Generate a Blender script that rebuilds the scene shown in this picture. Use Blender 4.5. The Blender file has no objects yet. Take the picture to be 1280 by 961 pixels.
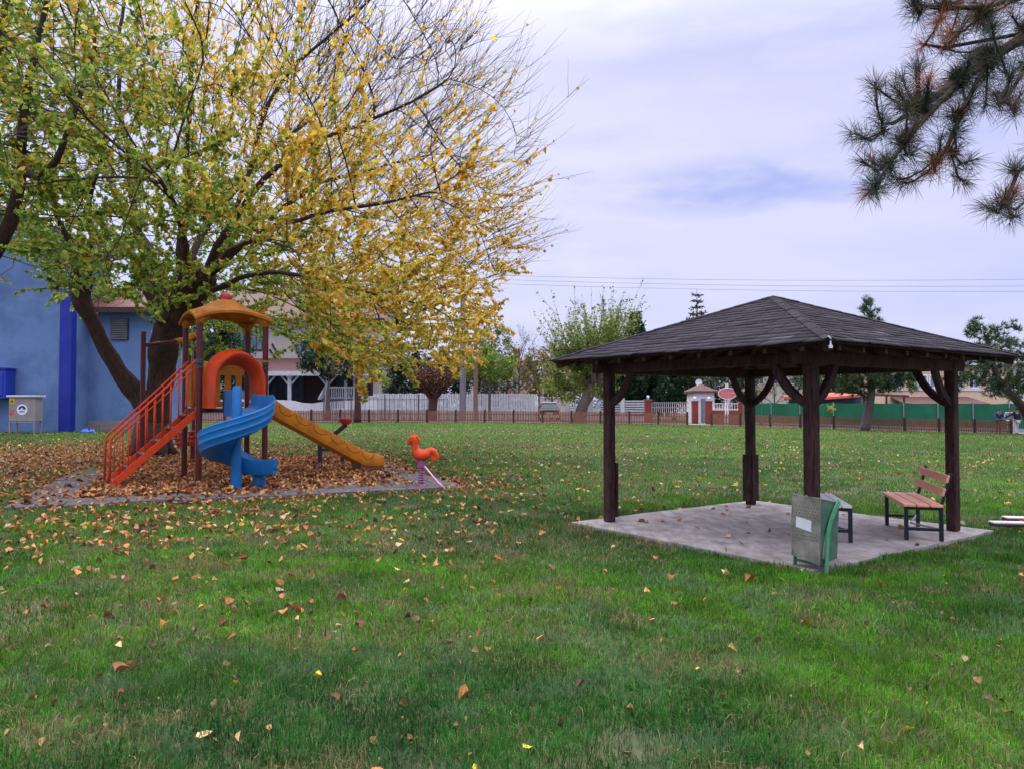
import bpy, math, random
import numpy as np
from mathutils import Vector, Matrix, kdtree
R = math.radians
rng = np.random.default_rng(7)
random.seed(7)
scene = bpy.context.scene
COL = scene.collection
FPX = 931.0; CAMH = 1.6; PITCH = math.atan((505-480.5)/FPX)

# ------------------------------------------------------------------ terrain
_gx = np.array([-400, -60, -2, 13, 27, 33, 60, 400.]); _gz = np.array([.28, .28, .22, .05, -.26, -.37, -.6, -.6])
def gz(x, y):
    x = np.asarray(x, float); y = np.asarray(y, float)
    t = np.clip((y-15)/35, 0, 1); t = t*t*(3-2*t)
    return np.interp(x, _gx, _gz)*t
def g1(x, y): return float(gz(x, y))
def P(px, py, d):
    "point seen in the photograph at (px, py), d metres ahead"
    x = (px-640)/FPX; v = (480.5-py)/FPX
    Y = math.cos(PITCH)-v*math.sin(PITCH); Z = math.sin(PITCH)+v*math.cos(PITCH)
    return Vector((x*d/Y, d, CAMH+Z*d/Y))
def GP(px, d, dz=0):
    p = P(px, 500, d); return Vector((p.x, d, g1(p.x, d)+dz))
def ZA(py, d): return P(640, py, d).z
def XA(px, d): return P(px, 500, d).x

def vnoise(x, y, seed=0):
    r = np.random.default_rng(seed).random((64, 64))
    xi = np.floor(x).astype(int); yi = np.floor(y).astype(int)
    fx = x-xi; fy = y-yi; fx = fx*fx*(3-2*fx); fy = fy*fy*(3-2*fy)
    a = r[xi % 64, yi % 64]; b = r[(xi+1) % 64, yi % 64]; c = r[xi % 64, (yi+1) % 64]; d = r[(xi+1) % 64, (yi+1) % 64]
    return (a*(1-fx)+b*fx)*(1-fy)+(c*(1-fx)+d*fx)*fy
def fbm(x, y, seed=0, o=4):
    s = 0; a = .5; t = 0
    for k in range(o):
        s = s+a*vnoise(x*2**k+k*7.3, y*2**k+k*3.1, seed+k); t += a; a *= .5
    return s/t

# ------------------------------------------------------------------ materials
def nt(name):
    m = bpy.data.materials.new(name); m.use_nodes = True
    n = m.node_tree.nodes; l = m.node_tree.links
    return m, n, l, n['Principled BSDF']
def pm(name, c1, c2=None, scale=6, rough=.6, bump=.0, stretch=(1, 1, 1), metallic=0, spec=.35, detail=5, lo=.35, hi=.65, grime=None, gscale=1.2, gamt=.5):
    m, n, l, b = nt(name)
    c2 = c2 or tuple(x*.75 for x in c1)
    tc = n.new('ShaderNodeTexCoord'); mp = n.new('ShaderNodeMapping'); mp.inputs['Scale'].default_value = stretch
    l.new(tc.outputs['Object'], mp.inputs['Vector'])
    no = n.new('ShaderNodeTexNoise'); no.inputs['Scale'].default_value = scale; no.inputs['Detail'].default_value = detail; no.inputs['Roughness'].default_value = .65
    l.new(mp.outputs[0], no.inputs['Vector'])
    mr = n.new('ShaderNodeMapRange'); mr.inputs['From Min'].default_value = lo; mr.inputs['From Max'].default_value = hi
    l.new(no.outputs['Fac'], mr.inputs['Value'])
    mx = n.new('ShaderNodeMix'); mx.data_type = 'RGBA'
    mx.inputs[6].default_value = (*c1, 1); mx.inputs[7].default_value = (*c2, 1)
    l.new(mr.outputs[0], mx.inputs[0]); out = mx.outputs[2]
    if grime:
        g = n.new('ShaderNodeTexNoise'); g.inputs['Scale'].default_value = gscale; g.inputs['Detail'].default_value = 7; g.inputs['Roughness'].default_value = .7
        l.new(tc.outputs['Object'], g.inputs['Vector'])
        gr = n.new('ShaderNodeMapRange'); gr.inputs['From Min'].default_value = .45; gr.inputs['From Max'].default_value = .72; gr.inputs['To Max'].default_value = gamt
        l.new(g.outputs['Fac'], gr.inputs['Value'])
        m2 = n.new('ShaderNodeMix'); m2.data_type = 'RGBA'; l.new(gr.outputs[0], m2.inputs[0]); l.new(out, m2.inputs[6]); m2.inputs[7].default_value = (*grime, 1)
        out = m2.outputs[2]
    l.new(out, b.inputs['Base Color'])
    b.inputs['Roughness'].default_value = rough; b.inputs['Metallic'].default_value = metallic
    b.inputs['Specular IOR Level'].default_value = spec
    if bump:
        bp = n.new('ShaderNodeBump'); bp.inputs['Strength'].default_value = min(1, bump); bp.inputs['Distance'].default_value = .02
        l.new(no.outputs['Fac'], bp.inputs['Height']); l.new(bp.outputs[0], b.inputs['Normal'])
    return m
def attr_mat(name, trans=.35, rough=.55, spec=.25, var=.25, scale=30):
    "colour of each leaf or blade is stored on the mesh"
    m, n, l, b = nt(name)
    at = n.new('ShaderNodeAttribute'); at.attribute_name = 'col'
    tc = n.new('ShaderNodeTexCoord'); no = n.new('ShaderNodeTexNoise'); no.inputs['Scale'].default_value = scale
    l.new(tc.outputs['Object'], no.inputs['Vector'])
    mr = n.new('ShaderNodeMapRange'); mr.inputs['From Min'].default_value = .3; mr.inputs['From Max'].default_value = .7
    mr.inputs['To Min'].default_value = 1-var; mr.inputs['To Max'].default_value = 1+var
    l.new(no.outputs['Fac'], mr.inputs['Value'])
    vm = n.new('ShaderNodeVectorMath'); vm.operation = 'SCALE'; l.new(at.outputs['Color'], vm.inputs[0]); l.new(mr.outputs[0], vm.inputs['Scale'])
    l.new(vm.outputs[0], b.inputs['Base Color']); b.inputs['Roughness'].default_value = rough; b.inputs['Specular IOR Level'].default_value = spec
    if trans:
        tr = n.new('ShaderNodeBsdfTranslucent'); l.new(vm.outputs[0], tr.inputs['Color'])
        ms = n.new('ShaderNodeMixShader'); ms.inputs[0].default_value = trans
        l.new(b.outputs[0], ms.inputs[1]); l.new(tr.outputs[0], ms.inputs[2])
        l.new(ms.outputs[0], n['Material Output'].inputs['Surface'])
    return m
def brick_mat(name, c1, c2, cm, scale, bw=.5, rh=.25, mortar=.02, rough=.85, off=.5, rot=(0, 0, 0), bump=.3):
    m, n, l, b = nt(name)
    tc = n.new('ShaderNodeTexCoord'); mp = n.new('ShaderNodeMapping'); mp.inputs['Rotation'].default_value = rot
    l.new(tc.outputs['Object'], mp.inputs['Vector'])
    br = n.new('ShaderNodeTexBrick'); br.offset = off
    br.inputs['Color1'].default_value = (*c1, 1); br.inputs['Color2'].default_value = (*c2, 1); br.inputs['Mortar'].default_value = (*cm, 1)
    br.inputs['Scale'].default_value = scale; br.inputs['Brick Width'].default_value = bw; br.inputs['Row Height'].default_value = rh; br.inputs['Mortar Size'].default_value = mortar
    l.new(mp.outputs[0], br.inputs['Vector'])
    no = n.new('ShaderNodeTexNoise'); no.inputs['Scale'].default_value = 5; no.inputs['Detail'].default_value = 8; l.new(tc.outputs['Object'], no.inputs['Vector'])
    mr = n.new('ShaderNodeMapRange'); mr.inputs['From Min'].default_value = .3; mr.inputs['From Max'].default_value = .7; mr.inputs['To Min'].default_value = .65; mr.inputs['To Max'].default_value = 1.25
    l.new(no.outputs['Fac'], mr.inputs['Value'])
    vm = n.new('ShaderNodeVectorMath'); vm.operation = 'SCALE'; l.new(br.outputs['Color'], vm.inputs[0]); l.new(mr.outputs[0], vm.inputs['Scale'])
    l.new(vm.outputs[0], b.inputs['Base Color']); b.inputs['Roughness'].default_value = rough
    bp = n.new('ShaderNodeBump'); bp.inputs['Strength'].default_value = bump; bp.inputs['Distance'].default_value = .01
    l.new(br.outputs['Fac'], bp.inputs['Height']); bp.invert = True; l.new(bp.outputs[0], b.inputs['Normal'])
    return m
def wave_mat(name, c1, c2, scale, axis='X', rough=.7, dist=.6):
    "rows of roof tiles or boards"
    m, n, l, b = nt(name)
    tc = n.new('ShaderNodeTexCoord'); w = n.new('ShaderNodeTexWave'); w.bands_direction = axis; w.inputs['Scale'].default_value = scale; w.inputs['Distortion'].default_value = dist
    l.new(tc.outputs['Object'], w.inputs['Vector'])
    no = n.new('ShaderNodeTexNoise'); no.inputs['Scale'].default_value = 3; no.inputs['Detail'].default_value = 6; l.new(tc.outputs['Object'], no.inputs['Vector'])
    ma = n.new('ShaderNodeMath'); ma.operation = 'MULTIPLY_ADD'; ma.inputs[1].default_value = .5; l.new(w.outputs['Fac'], ma.inputs[0]); l.new(no.outputs['Fac'], ma.inputs[2])
    mx = n.new('ShaderNodeMix'); mx.data_type = 'RGBA'; mx.inputs[6].default_value = (*c1, 1); mx.inputs[7].default_value = (*c2, 1)
    mr = n.new('ShaderNodeMapRange'); mr.inputs['From Min'].default_value = .4; mr.inputs['From Max'].default_value = 1.1; l.new(ma.outputs[0], mr.inputs['Value'])
    l.new(mr.outputs[0], mx.inputs[0]); l.new(mx.outputs[2], b.inputs['Base Color']); b.inputs['Roughness'].default_value = rough
    return m
def glass_mat(name, c=(.03, .04, .06)):
    m = pm(name, c, tuple(x*1.8 for x in c), scale=1.2, rough=.25, spec=.35)
    return m

M = {}
M['stain'] = pm('dark_stained_wood', (.022, .011, .012), (.070, .035, .034), scale=9, rough=.7, bump=.7, stretch=(6, 6, .6), spec=.12, lo=.4, hi=.6, grime=(.11, .07, .065), gscale=3.5, gamt=.45)
M['endgrain'] = pm('pale_end_grain', (.12, .08, .075), (.06, .035, .03), scale=40, rough=.8)
M['shingle'] = attr_mat('bitumen_shingle', trans=0, rough=.92, spec=.15, var=.3, scale=90)
M['concrete'] = pm('concrete_slab', (.43, .385, .38), (.26, .235, .24), scale=2.6, rough=.9, bump=.7, detail=14, lo=.38, hi=.62, stretch=(3.2, 1.1, 1), grime=(.15, .125, .11), gscale=2.4, gamt=.85)
M['steel'] = pm('weathered_bin_steel', (.33, .30, .27), (.17, .17, .14), scale=7, rough=.55, metallic=.0, bump=.1, grime=(.05, .07, .045), gscale=5, gamt=.6)
M['steelgreen'] = pm('green_tinted_steel', (.10, .19, .14), (.05, .10, .08), scale=6, rough=.5, metallic=.0)
M['greenpaint'] = pm('green_paint', (.10, .40, .21), (.07, .28, .15), scale=12, rough=.55, spec=.2, grime=(.22, .30, .2), gscale=9, gamt=.5)
M['paper'] = pm('white_label', (.72, .73, .80), (.62, .63, .70), scale=10, rough=.6)
M['hole'] = pm('dark_hole', (.01, .01, .01), rough=.9)
M['plank'] = pm('orange_bench_plank', (.90, .43, .30), (.78, .33, .22), scale=6, rough=.6, spec=.2, stretch=(7, .7, 7), grime=(.62, .40, .34), gscale=7, gamt=.55)
M['plankw'] = pm('bleached_bench_plank', (.80, .78, .82), (.66, .64, .68), scale=6, rough=.5, stretch=(7, .7, 7))
M['benchmetal'] = pm('dark_bench_metal', (.008, .014, .024), (.018, .026, .04), scale=12, rough=.4)
M['maroon'] = pm('maroon_painted_steel', (.115, .014, .018), (.075, .012, .016), scale=5, rough=.4, grime=(.05, .02, .02), gscale=6, gamt=.5)
M['orangered'] = pm('orange_red_paint', (.66, .065, .014), (.52, .042, .012), scale=7, rough=.5, spec=.2, grime=(.3, .06, .03), gscale=9, gamt=.5)
M['orangeplastic'] = pm('orange_moulded_plastic', (.66, .06, .010), (.52, .04, .008), scale=3, rough=.45, spec=.25, grime=(.34, .09, .05), gscale=5, gamt=.65)
M['roosterplastic'] = pm('rooster_plastic', (.74, .085, .018), (.58, .05, .012), scale=6, rough=.5, spec=.2, grime=(.35, .06, .04), gscale=9, gamt=.5)
M['blue'] = pm('blue_moulded_plastic', (.004, .165, .46), (.003, .11, .36), scale=2.5, rough=.42, spec=.3, grime=(.03, .13, .28), gscale=6, gamt=.65)
M['yellow'] = pm('amber_moulded_plastic', (.66, .235, .006), (.50, .155, .006), scale=3, rough=.5, spec=.25, grime=(.30, .13, .04), gscale=6, gamt=.7)
M['yellowdark'] = pm('amber_groove', (.20, .06, .006), rough=.5)
M['canopy'] = pm('mustard_canopy', (.56, .20, .026), (.38, .13, .02), scale=4, rough=.65, spec=.15, grime=(.17, .09, .035), gscale=3, gamt=.5)
M['slatyellow'] = pm('amber_panel', (.55, .19, .012), (.42, .13, .01), scale=4, rough=.4)
M['pinkball'] = pm('pink_plastic', (.55, .03, .09), (.42, .02, .06), scale=5, rough=.4)
M['teal'] = pm('teal_clamp', (.02, .13, .15), (.015, .08, .1), scale=9, rough=.45)
M['redplastic'] = pm('red_plastic', (.50, .035, .035), (.38, .02, .025), scale=6, rough=.4)
M['redpaint'] = pm('red_paint', (.45, .03, .02), (.33, .02, .015), scale=6, rough=.4)
M['pinkmetal'] = pm('pink_bar', (.78, .48, .66), (.66, .38, .55), scale=8, rough=.45)
M['springpurple'] = pm('purple_spring', (.28, .06, .22), (.38, .12, .26), scale=14, rough=.4)
M['navymetal'] = pm('navy_metal', (.010, .016, .035), (.02, .03, .05), scale=9, rough=.45)
M['tread'] = pm('grey_tread', (.16, .14, .15), (.09, .08, .085), scale=9, rough=.7)
M['chain'] = pm('galvanised_steel', (.42, .43, .46), (.3, .3, .33), scale=20, rough=.4, metallic=.6)
M['pad'] = pm('play_pad', (.17, .145, .15), (.10, .085, .085), scale=3, rough=.95, bump=.5)
M['slab'] = pm('grey_paving_slab', (.15, .135, .145), (.09, .08, .088), scale=3.5, rough=.95, bump=.5, detail=10, grime=(.11, .09, .065), gscale=2.2, gamt=.7)
M['bark'] = pm('mulberry_bark', (.034, .020, .018), (.105, .066, .056), scale=7, rough=.95, bump=1, stretch=(3, 3, .8), detail=10, lo=.3, hi=.7)
M['barkgrey'] = pm('grey_bark', (.16, .13, .125), (.09, .07, .068), scale=9, rough=.95, bump=1, stretch=(3, 3, .9), detail=9)
M['barkred'] = pm('red_brown_bark', (.085, .035, .035), (.05, .022, .022), scale=8, rough=.95)
M['barkpine'] = pm('pine_bark', (.055, .035, .03), (.12, .085, .075), scale=9, rough=.95, bump=1)
M['leaf'] = attr_mat('leaf', trans=.5, rough=.5, var=.2, scale=25)
M['deadleaf'] = attr_mat('fallen_leaf', trans=.12, rough=.75, var=.3, scale=60)
M['blade'] = attr_mat('grass_blade', trans=.4, rough=.6, var=.15, scale=12, spec=.2)
M['needle'] = attr_mat('pine_needle', trans=.2, rough=.5, var=.2, scale=8)
M['brownfence'] = pm('brown_fence_paint', (.28, .11, .07), (.20, .08, .055), scale=5, rough=.65, grime=(.26, .16, .13), gscale=3, gamt=.5)
M['darkpost'] = pm('dark_fence_post', (.04, .022, .022), (.065, .035, .032), scale=5, rough=.6)
M['whitewood'] = pm('white_painted_wood', (.66, .66, .74), (.52, .52, .60), scale=3, rough=.6, grime=(.4, .4, .44), gscale=1.5, gamt=.5)
M['whitewall'] = pm('white_plaster', (.74, .72, .76), (.64, .62, .66), scale=1.2, rough=.8, grime=(.48, .46, .48), gscale=.7, gamt=.4)
M['cream'] = pm('cream_plaster', (.50, .46, .42), (.43, .39, .36), scale=.9, rough=.85)
M['peach'] = pm('peach_plaster', (.70, .50, .35), (.60, .42, .30), scale=.7, rough=.85)
M['pinkwall'] = pm('pale_pink_plaster', (.55, .46, .47), (.46, .38, .40), scale=.8, rough=.85)
M['bluewall'] = pm('light_blue_plaster', (.125, .215, .42), (.095, .17, .36), scale=.6, rough=.85, grime=(.06, .10, .22), gscale=.3, gamt=.85, detail=9)
M['bluedark'] = pm('royal_blue_paint', (.012, .03, .32), (.009, .022, .25), scale=1.5, rough=.6)
M['bluebox'] = pm('blue_cabinet_paint', (.02, .05, .42), (.015, .04, .33), scale=3, rough=.45)
M['tile'] = wave_mat('red_roof_tile', (.20, .065, .05), (.075, .026, .026), 1.3, 'X', dist=1.5)
M['tiledark'] = wave_mat('brown_roof_tile', (.13, .05, .045), (.06, .024, .026), .9, 'Y', dist=1.0)
M['greyroof'] = pm('grey_sheet_roof', (.20, .22, .27), (.15, .16, .2), scale=2, rough=.5)
M['window'] = glass_mat('dark_window_glass')
M['windowbright'] = glass_mat('bright_window_glass', (.12, .16, .26))
M['darkwood'] = pm('dark_wood', (.03, .018, .022), (.05, .03, .033), scale=3, rough=.6)
M['brickred'] = brick_mat('red_brick', (.27, .055, .035), (.2, .04, .028), (.2, .12, .1), 6, rot=(R(90), 0, 0))
M['brickplain'] = pm('red_brick_paint', (.27, .05, .035), (.19, .036, .028), scale=5, rough=.8)
M['greennet'] = pm('green_shade_net', (.008, .105, .052), (.012, .135, .07), scale=.8, rough=.75, stretch=(1, 1, .4), grime=(.015, .17, .10), gscale=.4, gamt=.6)
M['asphalt'] = pm('asphalt', (.13, .125, .13), (.10, .095, .10), scale=5, rough=.95, bump=.3)
M['pale'] = pm('pale_paving', (.42, .40, .42), (.33, .31, .33), scale=2, rough=.9)
M['poleconc'] = pm('pole_concrete', (.19, .18, .20), (.14, .13, .15), scale=5, rough=.85)
M['polewood'] = pm('pole_wood', (.22, .12, .08), (.14, .08, .055), scale=5, rough=.85, stretch=(4, 4, .5))
M['cabinet'] = pm('beige_grey_cabinet', (.30, .275, .28), (.24, .22, .225), scale=3, rough=.5, grime=(.17, .15, .15), gscale=2.5, gamt=.5)
M['cabyellow'] = pm('yellow_sticker', (.6, .45, .05), (.5, .38, .04), scale=8)
M['cabred'] = pm('red_sticker', (.55, .12, .12), (.5, .1, .1), scale=8)
M['white'] = pm('white_enamel', (.78, .78, .82), (.7, .7, .75), scale=5, rough=.5)
M['signred'] = pm('faded_red_sign', (.55, .15, .16), (.48, .12, .13), scale=3, rough=.5, grime=(.62, .3, .3), gscale=2, gamt=.5)
M['carwhite'] = pm('white_car_paint', (.72, .73, .78), (.66, .67, .72), scale=2, rough=.25, spec=.5)
M['cardark'] = pm('dark_car_paint', (.02, .022, .035), (.03, .03, .045), scale=2, rough=.25, spec=.5)
M['tyre'] = pm('tyre_rubber', (.012, .012, .013), rough=.9)
M['tail'] = pm('tail_lamp', (.35, .02, .02), rough=.3)
M['skin'] = pm('skin', (.42, .24, .17), (.38, .21, .15), scale=9, rough=.6)
M['hair'] = pm('dark_hair', (.012, .01, .012), (.02, .016, .016), scale=20, rough=.7)
M['jacketblue'] = pm('blue_jacket', (.03, .06, .28), (.02, .04, .2), scale=6, rough=.8)
M['jacketnavy'] = pm('navy_jacket', (.008, .012, .05), (.015, .02, .07), scale=6, rough=.8)
M['clothwhite'] = pm('white_cloth', (.66, .64, .70), (.56, .54, .6), scale=6, rough=.85)
M['clothgrey'] = pm('pale_grey_cloth', (.45, .47, .52), (.36, .38, .43), scale=6, rough=.85)
M['clothdark'] = pm('dark_cloth', (.03, .03, .045), (.04, .04, .06), scale=6, rough=.85)
M['awning'] = pm('salmon_awning', (.62, .13, .09), (.52, .10, .08), scale=3, rough=.6)
M['footpad'] = pm('pale_foot_plate', (.60, .58, .62), (.5, .48, .52), scale=9, rough=.5)
M['wire'] = pm('wire_black', (.12, .12, .15), rough=.6)
M['bag'] = pm('blue_plastic_bag', (.05, .12, .5), (.1, .2, .6), scale=9, rough=.4)
M['cement'] = pm('grey_cement', (.24, .22, .22), (.18, .165, .165), scale=3, rough=.9)

for k_ in ('bark', 'barkgrey', 'barkpine'):
    [setattr(q_.inputs['Distance'], 'default_value', .07) for q_ in M[k_].node_tree.nodes if q_.type == 'BUMP']
# ------------------------------------------------------------------ objects
def noisy_tube(mb, pts, rs, n=36, ds=.07, amp=.10, seed=0, ridge=.05):
    "old bole: dense tube whose radius carries lumps and furrows"
    P_ = [Vector(p) for p in pts]; out = []; rr = []
    for k in range(len(P_)-1):
        p0 = P_[max(k-1, 0)]; p1 = P_[k]; p2 = P_[k+1]; p3 = P_[min(k+2, len(P_)-1)]; m = max(2, int((p2-p1).length/ds))
        for j in range(m):
            t = j/m; out.append(.5*((2*p1)+(-p0+p2)*t+(2*p0-5*p1+4*p2-p3)*t*t+(-p0+3*p1-3*p2+p3)*t**3)); u = t*t*(3-2*t); rr.append(rs[k]*(1-u)+rs[k+1]*u)
    out.append(P_[-1]); rr.append(rs[-1]); k0 = len(mb.v); mb.tube(out, rr, n)
    A = np.array(mb.v[k0:]).reshape(len(out), n, 3); C = np.array([tuple(p) for p in out])[:, None]
    th = np.linspace(0, 2*np.pi, n, endpoint=False)[None]; ln = np.cumsum([0]+[(out[i+1]-out[i]).length for i in range(len(out)-1)])[:, None]
    f = amp*3.2*(fbm(np.cos(th)*1.3+5+ln*.9, np.sin(th)*1.3+5+ln*1.1, seed, 4)-.5)+ridge*np.sin(th*7+3*fbm(ln*.8+0*th, th*0+2, seed+3)*4)+ridge*1.4*(fbm(np.cos(th)*5+ln*.8, np.sin(th)*5+9, seed+5, 3)-.5)*2
    A = C+(A-C)*(1+f)[:, :, None]; mb.v[k0:] = [tuple(v) for v in A.reshape(-1, 3)]
def tag(o, label=None, cat=None, group=None, kind=None):
    if label: o['label'] = label
    if cat: o['category'] = cat
    if group: o['group'] = group
    if kind: o['kind'] = kind
    return o
def thing(name, label, cat, loc=(0, 0, 0), group=None, rz=0):
    o = bpy.data.objects.new(name, None); COL.objects.link(o); o.location = loc; o.rotation_euler = (0, 0, rz); o.empty_display_size = .2
    return tag(o, label, cat, group)
def origin(o):
    v = Vector((0, 0, 0))
    while o is not None:
        v = v+o.location; o = o.parent
    return v
def link(name, me, mat, parent=None, loc=None):
    o = bpy.data.objects.new(name, me); COL.objects.link(o)
    for m in (mat if isinstance(mat, (list, tuple)) else [mat]): me.materials.append(m)
    if parent is not None: o.parent = parent
    elif loc is not None: o.location = loc
    return o
class MB:
    def __init__(s): s.v = []; s.f = []; s.m = []; s.cm = 0
    def add(s, vs, fs):
        k = len(s.v); s.v += [tuple(v) for v in vs]; s.f += [tuple(i+k for i in f) for f in fs]; s.m += [s.cm]*len(fs); return s
    def box(s, c, d, rz=0, mat=None, bev=0):
        hx, hy, hz = d[0]/2, d[1]/2, d[2]/2
        if bev and min(hx, hy, hz) > bev*1.5:
            pts = []
            fs = []
            b = bev
            # bevelled along all edges by stacking inset rings
            rings = [(-hz, b), (-hz+b, 0), (hz-b, 0), (hz, b)]
            for z, i in rings:
                x, y = hx-i, hy-i; e = b if i == 0 else b*.4
                pts += [(-x+e, -y, z), (x-e, -y, z), (x, -y+e, z), (x, y-e, z), (x-e, y, z), (-x+e, y, z), (-x, y-e, z), (-x, -y+e, z)]
            for r in range(3):
                for i in range(8):
                    j = (i+1) % 8; fs.append((r*8+i, r*8+j, r*8+8+j, r*8+8+i))
            fs.append(tuple(range(7, -1, -1))); fs.append(tuple(range(24, 32)))
        else:
            pts = [(x*hx, y*hy, z*hz) for z in (-1, 1) for y in (-1, 1) for x in (-1, 1)]
            fs = [(0, 2, 3, 1), (4, 5, 7, 6), (0, 1, 5, 4), (2, 6, 7, 3), (0, 4, 6, 2), (1, 3, 7, 5)]
        Mx = mat if mat is not None else Matrix.Rotation(rz, 3, 'Z')
        return s.add([Mx@Vector(p)+Vector(c) for p in pts], fs)
    def bar(s, a, b, w, h=None, up=(0, 0, 1), bev=0):
        "square bar from a to b, w wide and h high"
        a = Vector(a); b = Vector(b); d = b-a; L = d.length; z = d.normalized(); u = Vector(up)
        if abs(z.dot(u)) > .98: u = Vector((0, 1, 0))
        x = u.cross(z).normalized(); y = z.cross(x)
        return s.box((a+b)/2, (w, h or w, L), mat=Matrix((x, y, z)).transposed(), bev=bev)
    def tube(s, pts, r, n=8, cap=True, close=False):
        pts = [Vector(p) for p in pts]; m = len(pts)
        rs = [r]*m if isinstance(r, (int, float)) else r
        prev = None; k = len(s.v); vs = []
        for i, p in enumerate(pts):
            t = (pts[min(i+1, m-1)]-pts[max(i-1, 0)])
            if close: t = pts[(i+1) % m]-pts[i-1]
            t = t.normalized() if t.length > 1e-9 else Vector((0, 0, 1))
            if prev is None:
                a = Vector((1, 0, 0)) if abs(t.x) < .9 else Vector((0, 1, 0)); x = (a-t*a.dot(t)).normalized()
            else: x = (prev-t*prev.dot(t)); x = x.normalized() if x.length > 1e-6 else prev
            prev = x; y = t.cross(x)
            for j in range(n):
                q = 2*math.pi*j/n; vs.append(p+(x*math.cos(q)+y*math.sin(q))*rs[i])
        fs = []
        for i in range(m-1 if not close else m):
            for j in range(n):
                a = i*n+j; b = i*n+(j+1) % n; c = ((i+1) % m)*n
                fs.append((a, b, c+(j+1) % n, c+j))
        if cap and not close: fs.append(tuple(range(n-1, -1, -1))); fs.append(tuple(range((m-1)*n, m*n)))
        return s.add(vs, fs)
    def grid(s, rows, closed=False):
        n = len(rows[0]); vs = [v for r in rows for v in r]; fs = []
        for i in range(len(rows)-1):
            for j in range(n if closed else n-1):
                jj = (j+1) % n; fs.append((i*n+j, i*n+jj, (i+1)*n+jj, (i+1)*n+j))
        return s.add(vs, fs)
    def prism(s, poly, d):
        "poly: list of 3D points in a plane, d: extrusion vector"
        n = len(poly); d = Vector(d); vs = [Vector(p) for p in poly]; vs += [v+d for v in vs]
        fs = [tuple(range(n-1, -1, -1)), tuple(range(n, 2*n))]+[(i, (i+1) % n, n+(i+1) % n, n+i) for i in range(n)]
        return s.add(vs, fs)
    def sphere(s, c, r, n=12, m=8, sc=(1, 1, 1), z0=-1.0):
        rows = []
        for i in range(m+1):
            t = math.asin(z0)+(math.pi/2-math.asin(z0))*i/m
            rows.append([(c[0]+r*sc[0]*math.cos(t)*math.cos(2*math.pi*j/n), c[1]+r*sc[1]*math.cos(t)*math.sin(2*math.pi*j/n), c[2]+r*sc[2]*math.sin(t)) for j in range(n)])
        return s.grid(rows, True)
    def build(s, name, mat, parent=None, smooth=False, loc=None, autosmooth=None):
        o0 = origin(parent) if parent is not None else (Vector(loc) if loc is not None else Vector((0, 0, 0)))
        me = bpy.data.meshes.new(name)
        me.from_pydata([(v[0]-o0.x, v[1]-o0.y, v[2]-o0.z) for v in s.v], [], s.f)
        if isinstance(mat, (list, tuple)): me.polygons.foreach_set('material_index', s.m)
        if smooth or autosmooth:
            me.polygons.foreach_set('use_smooth', [True]*len(me.polygons))
        o = link(name, me, mat, parent, loc)
        import bmesh
        bm = bmesh.new(); bm.from_mesh(me); bmesh.ops.recalc_face_normals(bm, faces=bm.faces)
        if autosmooth:
            for e in bm.edges:
                if len(e.link_faces) == 2 and e.calc_face_angle(0) > R(autosmooth): e.smooth = False
        bm.to_mesh(me); bm.free()
        return o
def npmesh(name, V, F, mat, parent=None, col=None, loc=None, smooth=False, corner=None):
    "V (n,3) world coordinates, F (m,k) faces of k corners, col (n,3)"
    o0 = origin(parent) if parent is not None else (Vector(loc) if loc is not None else Vector((0, 0, 0)))
    V = np.asarray(V, np.float32)-np.array(o0, np.float32)
    me = bpy.data.meshes.new(name); me.vertices.add(len(V)); me.vertices.foreach_set('co', V.ravel())
    m, k = F.shape; me.loops.add(m*k); me.loops.foreach_set('vertex_index', F.astype(np.int32).ravel())
    me.polygons.add(m); me.polygons.foreach_set('loop_start', np.arange(0, m*k, k, dtype=np.int32)); me.polygons.foreach_set('loop_total', np.full(m, k, np.int32))
    if smooth: me.polygons.foreach_set('use_smooth', np.ones(m, bool))
    if col is not None:
        a = me.attributes.new('col', 'FLOAT_COLOR', 'POINT'); a.data.foreach_set('color', np.concatenate([col, np.ones((len(col), 1))], 1).astype(np.float32).ravel())
    me.update(calc_edges=True)
    return link(name, me, mat, parent, loc)
def unit(a): return a/np.maximum(np.linalg.norm(a, axis=-1, keepdims=True), 1e-9)
def pal(colors, w, n, jit=.2, g=rng):
    c = np.array(colors)[g.choice(len(colors), n, p=np.array(w)/sum(w))]
    return np.clip(c*(1+g.normal(0, jit, (n, 1)))*(1+g.normal(0, .06, (n, 3))), .003, .95)
LEAF = np.array([[0, 0, 0], [.36, .22, .07], [.30, .62, .05], [0, 1, -.08], [-.30, .62, .05], [-.36, .22, .07]])
def leafmesh(name, pos, up, fwd, size, col, mat, parent=None, loc=None, curl=1.0, width=1.0):
    n = len(pos); up = unit(up); fwd = unit(fwd-up*(fwd*up).sum(1, keepdims=True)); side = np.cross(fwd, up)
    T = LEAF*np.array([width, 1, curl])
    J = 1+rng.normal(0, .16, (n, 6, 1))
    V = pos[:, None, :]+size[:, None, None]*J*(side[:, None, :]*T[None, :, 0:1]+fwd[:, None, :]*T[None, :, 1:2]+up[:, None, :]*T[None, :, 2:3]*(1+rng.normal(0, .8, (n, 1, 1))))
    b = np.arange(n)[:, None]*6
    F = np.concatenate([b+np.array([[0, 1, 2, 3]]), b+np.array([[0, 3, 4, 5]])])
    return npmesh(name, V.reshape(-1, 3), F, mat, parent, np.repeat(col, 6, 0), loc)

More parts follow.
